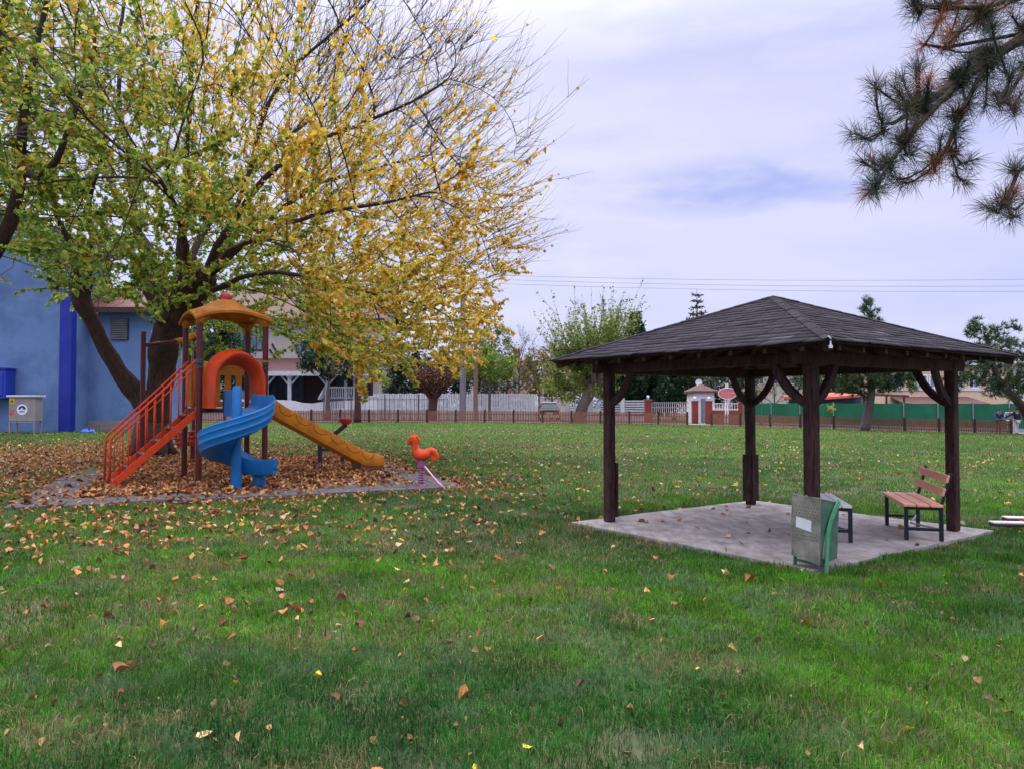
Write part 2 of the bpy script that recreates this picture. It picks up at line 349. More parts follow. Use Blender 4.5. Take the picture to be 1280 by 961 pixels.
def skin(name, verts, edges, radii, mat, parent, root=0, sub=2):
    o0 = origin(parent)
    me = bpy.data.meshes.new(name+'_cage'); me.from_pydata([tuple(Vector(v)) for v in verts], edges, [])
    ob = bpy.data.objects.new(name+'_cage', me); COL.objects.link(ob)
    ob.modifiers.new('s', 'SKIN'); sv = me.skin_vertices[0].data
    for i, r in enumerate(radii): sv[i].radius = (r, r) if isinstance(r, (int, float)) else r; sv[i].use_root = (i == root)
    sm = ob.modifiers.new('u', 'SUBSURF'); sm.levels = sub; sm.render_levels = sub
    dg = bpy.context.evaluated_depsgraph_get(); dg.update()
    m2 = bpy.data.meshes.new_from_object(ob.evaluated_get(dg)); m2.name = name
    bpy.data.objects.remove(ob); bpy.data.meshes.remove(me)
    m2.polygons.foreach_set('use_smooth', [True]*len(m2.polygons)); m2.materials.clear()
    return link(name, m2, mat, parent)
# ------------------------------------------------------------------ camera, sky, sun
cam = bpy.data.cameras.new('camera'); co = bpy.data.objects.new('camera', cam); COL.objects.link(co); scene.camera = co
co.location = (0, 0, CAMH); co.rotation_euler = (R(90)+PITCH, 0, 0)
cam.sensor_fit = 'HORIZONTAL'; cam.angle = 2*math.atan(640/FPX); cam.clip_end = 2000; cam.clip_start = .05
SUN_EL, SUN_AZ = R(40), R(-35)      # azimuth from +Y towards +X
w = bpy.data.worlds.new('World'); scene.world = w; w.use_nodes = True
n = w.node_tree.nodes; l = w.node_tree.links; bg = n['Background']; STR = .1
sky = n.new('ShaderNodeTexSky'); sky.sky_type = 'NISHITA'; sky.sun_disc = False; sky.sun_elevation = SUN_EL; sky.sun_rotation = SUN_AZ
tc = n.new('ShaderNodeTexCoord')
def mathn(op, a=None, b=None, c=None, clamp=False):
    m = n.new('ShaderNodeMath'); m.operation = op; m.use_clamp = clamp
    for i, v in enumerate((a, b, c)):
        if v is None: continue
        if isinstance(v, (int, float)): m.inputs[i].default_value = v
        else: l.new(v, m.inputs[i])
    return m.outputs[0]
def mixc(f, a, b):
    m = n.new('ShaderNodeMix'); m.data_type = 'RGBA'
    if isinstance(f, (int, float)): m.inputs[0].default_value = f
    else: l.new(f, m.inputs[0])
    for i, v in ((6, a), (7, b)):
        if isinstance(v, tuple): m.inputs[i].default_value = (*v, 1)
        else: l.new(v, m.inputs[i])
    return m.outputs[2]
sx = n.new('ShaderNodeSeparateXYZ'); l.new(tc.outputs['Generated'], sx.inputs[0])
mp = n.new('ShaderNodeMapping'); mp.inputs['Scale'].default_value = (1.0, 1.0, 3.6); mp.inputs['Location'].default_value = (3.1, 1.7, .4); mp.inputs['Rotation'].default_value = (0, R(-12), 0)
l.new(tc.outputs['Generated'], mp.inputs['Vector'])
n1 = n.new('ShaderNodeTexNoise'); n1.inputs['Scale'].default_value = 2.1; n1.inputs['Detail'].default_value = 9; n1.inputs['Roughness'].default_value = .52; n1.inputs['Distortion'].default_value = .35
l.new(mp.outputs[0], n1.inputs['Vector'])
n2 = n.new('ShaderNodeTexNoise'); n2.inputs['Scale'].default_value = 7; n2.inputs['Detail'].default_value = 6; l.new(mp.outputs[0], n2.inputs['Vector'])
def cl(x): return tuple(v/STR for v in x)
f1 = mathn('MULTIPLY_ADD', n1.outputs['Fac'], 3.2, -.92, clamp=True)
base = mixc(f1, cl((.40, .435, .70)), cl((.515, .52, .71)))
# long lavender-blue streaks of cloud low in the sky
def blob(px, py, wx, wz, k):
    v = Vector(((px-640)/FPX, 1, (505-py)/FPX)).normalized()
    a = mathn('MULTIPLY', mathn('SUBTRACT', sx.outputs[0], v.x), 1/wx)
    b = mathn('MULTIPLY', mathn('SUBTRACT', sx.outputs[2], v.z), 1/wz)
    r = mathn('ADD', mathn('MULTIPLY', a, a), mathn('MULTIPLY', b, b))
    nn = mathn('MULTIPLY_ADD', n2.outputs['Fac'], 2.4, -1.2)
    r = mathn('SUBTRACT', 1.0, mathn('ADD', mathn('SQRT', r), nn))
    return mathn('MULTIPLY', mathn('MULTIPLY', r, 1.5, clamp=True), k)
bl = mathn('MAXIMUM', blob(885, 234, .20, .038, 1.0), blob(750, 165, .09, .028, .32))
bl = mathn('MAXIMUM', bl, blob(715, 235, .085, .030, .55))
bl = mathn('MAXIMUM', bl, blob(800, 45, .42, .10, .42))
bl = mathn('MAXIMUM', bl, blob(1060, 180, .16, .06, .25))
base = mixc(bl, base, cl((.325, .365, .66)))
high = mathn('MULTIPLY_ADD', sx.outputs[2], 2.5, -1.3, clamp=True)
base = mixc(high, base, cl((.80, .79, .80)))
base = mixc(blob(560, 60, .40, .30, .6), base, cl((.62, .60, .69)))
base = mixc(blob(520, 330, .40, .16, .4), base, cl((.60, .585, .69)))
# the overcast grows brighter overhead and pale near the horizon
zen = mathn('MULTIPLY_ADD', mathn('MAXIMUM', mathn('SUBTRACT', sx.outputs[2], .42), 0.0), 5.5, .96)
vm = n.new('ShaderNodeVectorMath'); vm.operation = 'SCALE'; l.new(base, vm.inputs[0]); l.new(zen, vm.inputs['Scale'])
fin = mixc(.93, sky.outputs[0], vm.outputs[0])
l.new(fin, bg.inputs['Color']); bg.inputs['Strength'].default_value = STR
sl = bpy.data.lights.new('sun', 'SUN'); sl.energy = 1.1; sl.angle = R(25); sl.color = (1, .93, .86)
so = bpy.data.objects.new('sun', sl); COL.objects.link(so)
sd = Vector((math.sin(SUN_AZ)*math.cos(SUN_EL), math.cos(SUN_AZ)*math.cos(SUN_EL), math.sin(SUN_EL)))
so.rotation_euler = (-sd).to_track_quat('-Z', 'Y').to_euler(); so.location = (0, 0, 40)
vs = scene.view_settings; vs.view_transform = 'Standard'; vs.look = 'None'; vs.gamma = 1; vs.exposure = 0.6; vs.use_curve_mapping = False
scene.cycles.max_bounces = 6; scene.cycles.transparent_max_bounces = 6

# ------------------------------------------------------------------ layout of the two paved areas
PU = Vector((.922, .388, 0)); PV = Vector((-.388, .922, 0)); PO = Vector((-7.64, 11.2, 0)); PW, PD = 7.35, 9.2
def padp(u, v, z=0): p = PO+PU*u+PV*v; return Vector((p.x, p.y, z))
def pad_uv(x, y):
    dx = x-PO.x; dy = y-PO.y; return dx*PU.x+dy*PU.y, dx*PV.x+dy*PV.y
GL, GB, GR = Vector((1.375, 10.0, 0)), Vector((3.82, 11.73, 0)), Vector((5.375, 9.2, 0)); GF = GL+GR-GB; GM = (GL+GR)/2
ga = ((GB-GL).normalized()+(GR-GF).normalized()).normalized(); gb = Vector((-ga.y, ga.x, 0)); gb = -gb  # ga: left->back, gb: left->front
GH = 1.49    # half spacing of posts
def gp(a, b, z=0): p = GM+ga*a+gb*b; return Vector((p.x, p.y, z))
def gab(x, y): dx = x-GM.x; dy = y-GM.y; return dx*ga.x+dy*ga.y, dx*gb.x+dy*gb.y
SLAB = (-1.92, 1.92, -1.78, 1.78)   # a0,a1,b0,b1

# ------------------------------------------------------------------ ground
def axis(lo, hi, fine0, fine1, f, c):
    a = list(np.arange(fine0, fine1, f)); x = fine0; s = f
    while x > lo: s *= 1.35; s = min(s, c); x -= s; a.insert(0, x)
    x = fine1; s = f
    while x < hi: a.append(x); s = min(s*1.35, c); x += s
    return np.array(a+[x])
ax = axis(-380, 380, -26, 34, .35, 25); ay = axis(-120, 700, 1, 62, .35, 30)
X, Y = np.meshgrid(ax, ay); Z = gz(X, Y)+(fbm(X*1.3, Y*1.3, 5)-.5)*.035*np.exp(-np.maximum(Y-25, 0)/20)
u_, v_ = pad_uv(X, Y); inpad = (u_ > -.5) & (u_ < PW+.5) & (v_ > -.5) & (v_ < PD+.5)
a_, b_ = gab(X, Y); ing = (a_ > -2.3) & (a_ < 2.3) & (b_ > -2.3) & (b_ < 2.3)
Z = np.where(inpad | ing, np.minimum(Z, .0)*.4-.004, Z)
ny, nx = X.shape; idx = np.arange(nx*ny).reshape(ny, nx)
F = np.stack([idx[:-1, :-1], idx[:-1, 1:], idx[1:, 1:], idx[1:, :-1]], -1).reshape(-1, 4)
m, n_, l_, b = nt('lawn_soil')
tcn = n_.new('ShaderNodeTexCoord'); na = n_.new('ShaderNodeTexNoise'); na.inputs['Scale'].default_value = .35; na.inputs['Detail'].default_value = 9; l_.new(tcn.outputs['Object'], na.inputs[0])
nb = n_.new('ShaderNodeTexNoise'); nb.inputs['Scale'].default_value = 14; nb.inputs['Detail'].default_value = 8; l_.new(tcn.outputs['Object'], nb.inputs[0])
cr = n_.new('ShaderNodeValToRGB'); e = cr.color_ramp.elements; e[0].position = .36; e[0].color = (.05, .075, .02, 1); e[1].position = .62; e[1].color = (.11, .12, .045, 1)
l_.new(na.outputs['Fac'], cr.inputs[0])
cr2 = n_.new('ShaderNodeValToRGB'); e = cr2.color_ramp.elements; e[0].position = .35; e[0].color = (.045, .035, .02, 1); e[1].position = .65; e[1].color = (.10, .095, .05, 1)
l_.new(nb.outputs['Fac'], cr2.inputs[0])
mxn = n_.new('ShaderNodeMix'); mxn.data_type = 'RGBA'; mxn.inputs[0].default_value = .5; l_.new(cr.outputs[0], mxn.inputs[6]); l_.new(cr2.outputs[0], mxn.inputs[7])
l_.new(mxn.outputs[2], b.inputs['Base Color']); b.inputs['Roughness'].default_value = .95
bp = n_.new('ShaderNodeBump'); bp.inputs['Strength'].default_value = .6; bp.inputs['Distance'].default_value = .03; l_.new(nb.outputs['Fac'], bp.inputs['Height']); l_.new(bp.outputs[0], b.inputs['Normal'])
M['soil'] = m
tag(npmesh('ground', np.stack([X, Y, Z], -1).reshape(-1, 3), F, M['soil'], smooth=True), kind='structure')
def strip(name, pts, w0, w1, mat, dz, seg=2.0):
    "ribbon draped on the ground, between w0 and w1 to the far side of a polyline"
    rows = []
    for (x0, y0), (x1, y1) in zip(pts[:-1], pts[1:]):
        k = max(1, int(math.hypot(x1-x0, y1-y0)/seg)); t = Vector((x1-x0, y1-y0)).normalized(); nn = Vector((-t.y, t.x))
        for i in range(k+1):
            x = x0+(x1-x0)*i/k; y = y0+(y1-y0)*i/k
            r = []
            for q in range(5):
                ww = w0+(w1-w0)*q/4; r.append((x+nn.x*ww, y+nn.y*ww, g1(x+nn.x*ww, y+nn.y*ww)+dz))
            rows.append(r)
    mb = MB(); mb.grid(rows)
    return mb.build(name, mat, smooth=True)
FENCE = [(XA(-120, 56), 56.0), (XA(860, 56), 56.0), (XA(1000, 54), 54.0), (XA(1130, 51), 51.0), (XA(1262, 49), 49.0)]
RL = [(-120, 56.0), FENCE[0], FENCE[1], FENCE[2], FENCE[3], FENCE[4], (60, 45), (110, 41)]
tag(strip('road', RL, 2.2, 7.0, M['asphalt'], .014), kind='structure')
tag(strip('pavement', RL, .5, 2.2, M['pale'], .045), kind='structure')
tag(strip('kerb', RL, 2.2, 2.36, M['cement'], .075), kind='structure')

# paved play area: a slab edged by two rows of large grey paving slabs
mb = MB(); mb.prism([padp(.82, .82, -.08), padp(PW-.82, .82, -.08), padp(PW-.82, PD-.05, -.08), padp(.82, PD-.05, -.08)], (0, 0, .125)); tag(mb.build('play_pad', M['pad']), kind='structure')
mb = MB(); g = random.Random(3)
def pslab(u0, v0, u1, v1):
    z = .052+g.uniform(-.006, .008); i = .006
    ps = [padp(u0+i, v0+i), padp(u1-i, v0+i), padp(u1-i, v1-i), padp(u0+i, v1-i)]
    top = [Vector((p.x, p.y, z+g.uniform(-.004, .004))) for p in ps]; bot = [Vector((p.x, p.y, -.1)) for p in ps]
    c = sum(top, Vector())/4; ins = [t+(c-t)*.02+Vector((0, 0, .004)) for t in top]
    mb.add(bot+top+ins, [(0, 1, 5, 4), (1, 2, 6, 5), (2, 3, 7, 6), (3, 0, 4, 7), (4, 5, 9, 8), (5, 6, 10, 9), (6, 7, 11, 10), (7, 4, 8, 11), (8, 9, 10, 11)])
for r in range(2):
    u = 0.0
    k = 0
    while u < PW-.05:
        w_ = .78 if k or r == 0 else .5; pslab(u, r*.4, min(u+w_, PW), r*.4+.4); u += w_; k += 1
    v = .8; k = 0
    while v < 5.2: w_ = .62 if (k or r) else .4; pslab(r*.4, v, r*.4+.4, v+w_); v += w_; k += 1
    v = .8
    while v < PD-.1: pslab(PW-.8+r*.4, v, PW-.4+r*.4, min(v+.78, PD)); v += .78
tag(mb.build('paving_edge', M['slab']), kind='structure')
mb = MB(); x = 40
ring = []
g = random.Random(5)
for (p0, p1) in (((SLAB[0], SLAB[2]), (SLAB[1], SLAB[2])), ((SLAB[1], SLAB[2]), (SLAB[1], SLAB[3])), ((SLAB[1], SLAB[3]), (SLAB[0], SLAB[3])), ((SLAB[0], SLAB[3]), (SLAB[0], SLAB[2]))):
    for i in range(14):
        t = i/14; ring.append((p0[0]+(p1[0]-p0[0])*t+g.uniform(-.02, .02), p0[1]+(p1[1]-p0[1])*t+g.uniform(-.02, .02)))
mb.prism([gp(a, b, -.1) for a, b in ring], (0, 0, .14)); tag(mb.build('concrete_floor', M['concrete']), kind='structure')

# ------------------------------------------------------------------ gazebo
gz0 = thing('gazebo', 'square open gazebo of dark stained timber with hipped shingle roof on a concrete floor', 'gazebo', gp(0, 0, .04))
posts = [(-GH, -GH), (GH, -GH), (-GH, GH), (GH, GH)]   # left, back, front, right
Rg = Matrix((ga, gb, Vector((0, 0, 1)))).transposed()
def gbox(mb, a, b, z, da, db, dz, bev=.006): mb.box(gp(a, b, z), (da, db, dz), mat=Rg, bev=bev)
for i, (a, b) in enumerate(posts):
    mb = MB(); gbox(mb, a, b, .04+1.03, .122, .122, 2.06, bev=.012)
    o = mb.build('post', M['stain'], gz0)
    if i == 1 or i == 0:
        mb = MB(); h = .72
        for sa, sb in ((1, 0), (-1, 0), (0, 1), (0, -1)):
            if i == 0 and sa != 1: continue
            gbox(mb, a+sa*.083, b+sb*.083, .1+h/2, .024 if sa else .15, .024 if sb else .15, h, bev=.003)
        mb.build('sleeve_board', M['stain'], o)
EA = 2.02; EZ = 2.19; AZ_ = 2.98
for sgn in (-1, 1):
    mb = MB(); gbox(mb, 0, sgn*GH, 2.06+.01, 2*GH+.5, .11, .13); mb.build('beam', M['stain'], gz0)
    mb = MB(); gbox(mb, sgn*GH, 0, 2.075, .10, 2*GH-.12, .12); mb.build('beam', M['stain'], gz0)
# curved braces, two to a post
for (a, b) in posts:
    for d in ((1, 0), (0, 1)):
        da, db = -d[0]*np.sign(a), -d[1]*np.sign(b)
        mb = MB(); rows = []
        for k in range(9):
            t = k/8; q = t*math.pi/2
            out = .03+.20*t+.20*math.sin(q); up = 1.60+.22*t+.23*(1-math.cos(q))
            tang = Vector((.20+.20*math.cos(q)*1.57, .22+.23*math.sin(q)*1.57)).normalized(); nn = Vector((-tang.y, tang.x))*.042; w_ = .032
            c = []
            for s1, s2 in ((1, 1), (1, -1), (-1, -1), (-1, 1)):
                o_ = out+nn.x*s1; z_ = up+nn.y*s1; lat = w_*s2
                c.append(gp(a+da*o_+(lat if d[1] else 0), b+db*o_+(lat if d[0] else 0), z_))
            rows.append(c)
        mb.grid(rows, True); k0 = len(mb.v)-36; mb.f += [(k0, k0+1, k0+2, k0+3), (len(mb.v)-4, len(mb.v)-3, len(mb.v)-2, len(mb.v)-1)]; mb.m += [0, 0]
        mb.build('brace', M['stain'], gz0, autosmooth=40)
# rafters: short jack rafters reaching the eaves plus four hips
def roofz(a, b): return AZ_-(AZ_-EZ)*max(abs(a), abs(b))/EA
for s in (-1, 1):
    for k in range(-4, 5):
        t = k*.42
        for ax_ in (0, 1):
            mb = MB()
            p0 = (t, s*(EA-.10)) if ax_ else (s*(EA-.10), t); p1 = (t, s*max(abs(t)+.05, .12)) if ax_ else (s*max(abs(t)+.05, .12), t)
            mb.bar(gp(*p0, roofz(*p0)-.085), gp(*p1, roofz(*p1)-.085), .045, .075, bev=.003)
            o = mb.build('rafter', M['stain'], gz0)
            mb = MB(); q0 = (t, s*(EA-.097)) if ax_ else (s*(EA-.097), t); q1 = (t, s*(EA-.0995)) if ax_ else (s*(EA-.0995), t)
            mb.bar(gp(*q0, roofz(*p0)-.085), gp(*q1, roofz(*p0)-.085), .047, .077); mb.build('rafter_end', M['endgrain'], o)
for sa, sb in posts:
    sa = np.sign(sa); sb = np.sign(sb); mb = MB()
    mb.bar(gp(sa*(EA-.03), sb*(EA-.03), EZ-.06), gp(sa*.1, sb*.1, AZ_-.16), .06, .10, bev=.004); mb.build('hip_rafter', M['stain'], gz0)
# board deck under the shingles
mb = MB(); e0 = EA+.0
c = [gp(-e0, -e0, EZ), gp(e0, -e0, EZ), gp(e0, e0, EZ), gp(-e0, e0, EZ)]; ap = gp(0, 0, AZ_)
mb.add(c+[ap]+[p-Vector((0, 0, .035)) for p in c]+[ap-Vector((0, 0, .035))], [(0, 1, 4), (1, 2, 4), (2, 3, 4), (3, 0, 4), (5, 9, 6), (6, 9, 7), (7, 9, 8), (8, 9, 5), (0, 5, 6, 1), (1, 6, 7, 2), (2, 7, 8, 3), (3, 8, 5, 0)])
mb.build('roof_boards', M['stain'], gz0)
# shingles: overlapping tabs, row over row, one mesh
V = []; F = []; C = []
g = random.Random(11); slopeL = math.hypot(EA, AZ_-EZ); dirs = [(1, 0), (0, 1), (-1, 0), (0, -1)]
for fi, (fa, fb) in enumerate(dirs):
    out = ga*fa+gb*fb; lat = ga*(-fb)+gb*fa; nrm = (out*(AZ_-EZ)+Vector((0, 0, EA))).normalized(); dn = (out*EA+Vector((0, 0, EZ-AZ_))).normalized()
    rh = .12; nr = int((slopeL+.05)/rh)+1
    for r in range(nr):
        s1 = slopeL+.045-r*rh; s0 = s1-rh-.06
        if s1 < .05: continue
        hw = s1*EA/slopeL; tw = .25; off = (r % 2)*tw/2+g.uniform(-.03, .03); x = -hw-tw+off
        rowc = g.uniform(.85, 1.15)
        while x < hw:
            xa, xb = max(x, -hw), min(x+tw-.006, hw); x += tw
            if xb-xa < .02: continue
            lift = .006+g.uniform(0, .007); dr = g.uniform(-.014, .018)*1.2
            def q(xx, ss, h): return Vector((GM.x, GM.y, AZ_))+dn*ss+lat*xx+nrm*h
            sl0 = max(s0, 0.0); h0 = sl0*EA/slopeL
            ta, tb = max(xa, -h0), min(xb, h0)
            if tb < ta: ta = tb = (ta+tb)/2 if abs(ta) < abs(tb) else tb; ta = tb = max(-h0, min(h0, (xa+xb)/2))
            skew = g.uniform(-.012, .012)
            pts = [q(xa, s1+dr-skew, .004+lift), q(xb, s1+dr+skew, .004+lift), q(tb, sl0, .006), q(ta, sl0, .006), q(xa, s1+dr-skew, lift-.008), q(xb, s1+dr+skew, lift-.008)]
            k = len(V); V += pts; F += [(k, k+1, k+2, k+3), (k+4, k+5, k+1, k), (k+5, k+4, k+3, k+2)]
            t = g.uniform(.75, 1.2)*rowc; cc = (.038*t, .033*t, .043*t)
            if g.random() < .02: cc = (.08, .072, .078)
            C += [cc]*6
npmesh('shingles', np.array([tuple(v) for v in V]), np.array(F), M['shingle'], gz0, np.array(C))
for sa, sb in ((-1, -1), (1, -1), (1, 1), (-1, 1)):   # ridge caps
    V = []; F = []; C = []
    hd = (ga*sa+gb*sb); L0 = EA; side = Vector((-hd.y, hd.x, 0)).normalized()
    for k in range(17):
        t1 = 1.012-k*.06; t0 = t1-.085
        if t0 < 0: t0 = 0
        def hp(t, s, h): p = Vector((GM.x, GM.y, AZ_))+hd*EA*t+Vector((0, 0, (EZ-AZ_)*t)); return p+side*s+Vector((0, 0, h-abs(s)*.28))
        h1 = .020+g.uniform(0, .008); w_ = .062
        k0 = len(V); V += [hp(t1, -w_, h1), hp(t1, 0, h1+.004), hp(t1, w_, h1), hp(t0, w_, .018), hp(t0, 0, .022), hp(t0, -w_, .018)]
        F += [(k0, k0+1, k0+4, k0+5), (k0+1, k0+2, k0+3, k0+4)]; t = g.uniform(.6, 1.15); C += [(.032*t, .028*t, .036*t)]*6
    npmesh('hip_cap', np.array([tuple(v) for v in V]), np.array(F), M['shingle'], gz0, np.array(C))
# pale broken bracket at the front corner of the eaves
mb = MB(); p = gp(-EA-.0, EA+.0, EZ-.01); mb.tube([p+Vector((-.02, -.03, .035)), p+Vector((.0, -.035, .015)), p+Vector((.0, -.035, -.07))], .008, 6); mb.box(p+Vector((0, -.035, -.06)), (.028, .02, .03))
mb.build('eave_bracket', M['white'], gz0)

# ------------------------------------------------------------------ bench
def bench(name, label, loc, rz, planks, L=1.26, W=.42, back=True, SH=.415):
    t = thing(name, label, 'bench', (0, 0, 0), 'benches under the gazebo')
    mt = M['benchmetal']; LY = L/2-.09
    for sy in (-1, 1):
        for sx_ in (-1, 1):
            mb = MB()
            if sx_ == 1 and back: mb.bar((W/2-.03, sy*LY, 0), (W/2-.03, sy*LY, SH-.02), .042, .042, bev=.004)
            else: mb.bar((sx_*(W/2-.03), sy*LY, 0), (sx_*(W/2-.03), sy*LY, SH-.028), .042, .042, bev=.004)
            mb.build('leg', mt, t)
        mb = MB(); mb.bar((-W/2+.052, sy*LY, .13), (W/2-.052, sy*LY, .13), .035, .035, bev=.003); mb.build('side_rail', mt, t)
        mb = MB(); mb.bar((-W/2+.052, sy*LY, SH-.045), (W/2-.052, sy*LY, SH-.045), .035, .035, bev=.003); mb.build('seat_bearer', mt, t)
        if back:
            mb = MB(); mb.bar((W/2-.03, sy*LY, SH-.02), (W/2+.075, sy*LY, SH+.36), .042, .028, bev=.003); mb.build('back_upright', mt, t)
    mb = MB(); mb.tube([(W/2-.05, -LY, .14), (-.02, 0, .12), (W/2-.05, LY, .14)], .012, 6); mb.build('cross_brace', M['chain'] if back else mt, t)
    n_ = 3; pw = (W+.0)/n_
    for k in range(n_):
        mb = MB(); mb.box((-W/2-.02+pw*(k+.5), 0, SH-.008), (pw-.012, L, .032), bev=.006); mb.build('seat_plank', planks, t)
    if back:
        for z in (.15, .30):
            x = W/2-.03+.105*(z+.02)/.38
            mb = MB(); ang = math.atan(.105/.38)
            mb.box((x-.038, 0, SH+z), (.03, L, .092), mat=Matrix.Rotation(ang, 3, 'Y'), bev=.006); mb.build('back_plank', planks, t)
    t.location = loc; t.rotation_euler = (0, 0, rz); return t
bench('park_bench', 'orange planked bench with dark metal frame and backrest, beside the gazebo post on the right', (4.87, 9.10, .04), R(-16), M['plank'])
bench('park_bench', 'backless bench with bleached white seat behind the litter bin', (3.80, 8.98, .04), R(-13), M['plankw'], L=1.2, W=.34, back=False, SH=.42)

# ------------------------------------------------------------------ litter bin
lb = thing('litter_bin', 'dented grey and green steel litter bin hung between two green straps at the gazebo slab', 'litter bin', (0, 0, 0))
w_, D_ = .285, .32
def quad_prism(mb, f, t): mb.add(f, t)
# body: front plate, sides and back as a slightly tapered box, open on top
y0b, y0t, y1 = -D_/2+.02, -D_/2-.015, D_/2
Vb = [(-w_/2, y0b, .10), (w_/2, y0b, .06), (w_/2, y1, .10), (-w_/2, y1, .13), (-w_/2, y0t, .695), (w_/2, y0t, .685), (w_/2, y1, .63), (-w_/2, y1, .64)]
mb = MB(); mb.add(Vb, [(0, 1, 5, 4)]); mb.add([(x*.985, y+.006, z) for x, y, z in Vb], [(0, 4, 5, 1)]); 
fr = mb.build('front_plate', M['steel'], lb)
mb = MB(); mb.add(Vb, [(1, 2, 6, 5), (2, 3, 7, 6), (3, 0, 4, 7), (0, 3, 2, 1)]); i = .012
mb.add([(x*.94, y*.94, z+.004) for x, y, z in Vb], [(5, 6, 2, 1), (6, 7, 3, 2), (7, 4, 0, 3), (0, 1, 2, 3)])
mb.build('bin_body', M['steelgreen'], lb)
mb = MB(); mb.tube([(x, y, z) for x, y, z in (Vb[4], Vb[5], Vb[6], Vb[7])], .007, 6, close=True); mb.build('rim', M['steel'], lb)
mb = MB(); mb.tube([(w_/2, -D_/2+.01, .07), (w_/2+.006, -D_/2-.01, .40), (w_/2, -D_/2-.012, .69)], .006, 6); mb.tube([(-w_/2, -D_/2+.01, .11), (-w_/2-.006, -D_/2-.01, .40), (-w_/2, -D_/2-.012, .695)], .006, 6); mb.build('front_seam', M['steel'], fr)
mb = MB(); fy = lambda z: y0b+(y0t-y0b)*(z-.08)/.61
for z0 in (.495, .525, .555, .585, .285, .315, .345):
    for k in range(8):
        x = -w_/2+.03+k*.03+(.014 if int(z0*1000/30) % 2 else 0)
        if x > w_/2-.02: continue
        c = [(x+.0048*math.cos(q), fy(z0)-.0035, z0+.0048*math.sin(q)) for q in [j*math.pi/3 for j in range(6)]]; mb.add(c, [(0, 1, 2, 3, 4, 5)])
mb.build('perforations', M['hole'], fr)
mb = MB(); mb.add([(-.105, fy(.37)-.005, .385), (.055, fy(.37)-.006, .36), (.058, fy(.47)-.006, .465), (-.10, fy(.47)-.006, .485), (-.105, fy(.37)-.003, .385), (.055, fy(.37)-.003, .36), (.058, fy(.47)-.003, .465), (-.10, fy(.47)-.003, .485)], [(0, 1, 2, 3), (4, 7, 6, 5), (0, 4, 5, 1), (1, 5, 6, 2), (2, 6, 7, 3), (3, 7, 4, 0)]); mb.build('paper_label', M['paper'], fr)
for s in (-1, 1):
    rows = []; hw = .026
    for k in range(15):
        t = k/14; z = -.03+t*.68; y = -.06 if z < .30 else -.06+.20*((z-.30)/.37)**1.9
        tz = 1.0; ty = 0 if z < .30 else .20*1.9*((z-.30)/.37)**.9/.37
        q = Vector((ty, tz)).normalized(); nn = Vector((q.y, -q.x))*hw; x = s*(w_/2+.022)
        rows.append([(x-.006, y+nn.x, z+nn.y), (x+.006, y+nn.x, z+nn.y), (x+.006, y-nn.x, z-nn.y), (x-.006, y-nn.x, z-nn.y)])
    mb = MB(); mb.grid(rows, True); mb.add(rows[0], [(0, 1, 2, 3)]); mb.add(rows[-1], [(0, 1, 2, 3)])
    mb.build('strap_leg', M['greenpaint'], lb)
mb = MB(); mb.bar((-w_/2-.02, -.06, .05), (w_/2+.02, -.06, .05), .02, .02); mb.build('lower_bar', M['steelgreen'], lb)
mb = MB(); mb.tube([(-w_/2-.03, .0, .48), (w_/2+.03, .0, .48)], .008, 6); mb.build('pivot_bar', M['steelgreen'], lb)
mb = MB(); rows = []
for k in range(9):
    t = k/8; z = .12+t*.5; y = -.10+.20*(t**2); rows.append([(w_/2+.004, y-.012, z), (w_/2+.013, y-.012, z), (w_/2+.013, y+.012, z), (w_/2+.004, y+.012, z)])
mb.grid(rows, True); mb.build('side_rib', M['steel'], lb)
lb.location = (2.90, 7.20, .035); lb.rotation_euler = (R(-1.5), R(2), R(-53))
# ------------------------------------------------------------------ playground tower
TH = R(35.3); tx = Vector((math.cos(TH), math.sin(TH), 0)); ty = Vector((-math.sin(TH), math.cos(TH), 0))
A0 = Vector((-6.13, 14.6, 0)); S = 1.28; DZ = 1.52; PZ = .05
def tp(x, y, z=0): p = A0+tx*x+ty*y; return Vector((p.x, p.y, z))
Rt = Matrix((tx, ty, Vector((0, 0, 1)))).transposed()
tw = thing('play_tower', 'square play tower with maroon posts, orange stairs and mustard canopy on the leaf strewn pad', 'play tower', tp(S/2, S/2, PZ))
for x, y in ((0, 0), (S, 0), (0, S), (S, S)):
    mb = MB(); mb.tube([tp(x, y, PZ-.02), tp(x+.0, y, 3.32)], .057, 16); o = mb.build('post', M['maroon'], tw, autosmooth=50)
    for z in ((2.32, 2.42, 2.47) if y == 0 else (2.4,)):
        mb = MB(); mb.tube([tp(x, y, z-.018), tp(x, y, z+.018)], .070, 16); mb.box(tp(x, y-.07, z), (.05, .04, .03), mat=Rt); mb.build('clamp', M['teal'] if not (x and z > 2.45) else M['yellow'], o, autosmooth=50)
mb = MB(); mb.box(tp(S/2, S/2, DZ-.02), (S-.02, S-.02, .045), mat=Rt, bev=.006); mb.build('deck', M['tread'], tw)
mb = MB()
for q in ((S/2, .0, S-.1, .05), (S/2, S, S-.1, .05)): mb.box(tp(q[0], q[1], DZ-.05), (q[2], q[3], .07), mat=Rt)
for q in ((0, S/2, .05, S-.1), (S, S/2, .05, S-.1)): mb.box(tp(q[0], q[1], DZ-.05), (q[2], q[3], .068), mat=Rt)
mb.build('deck_frame', M['navymetal'], tw)
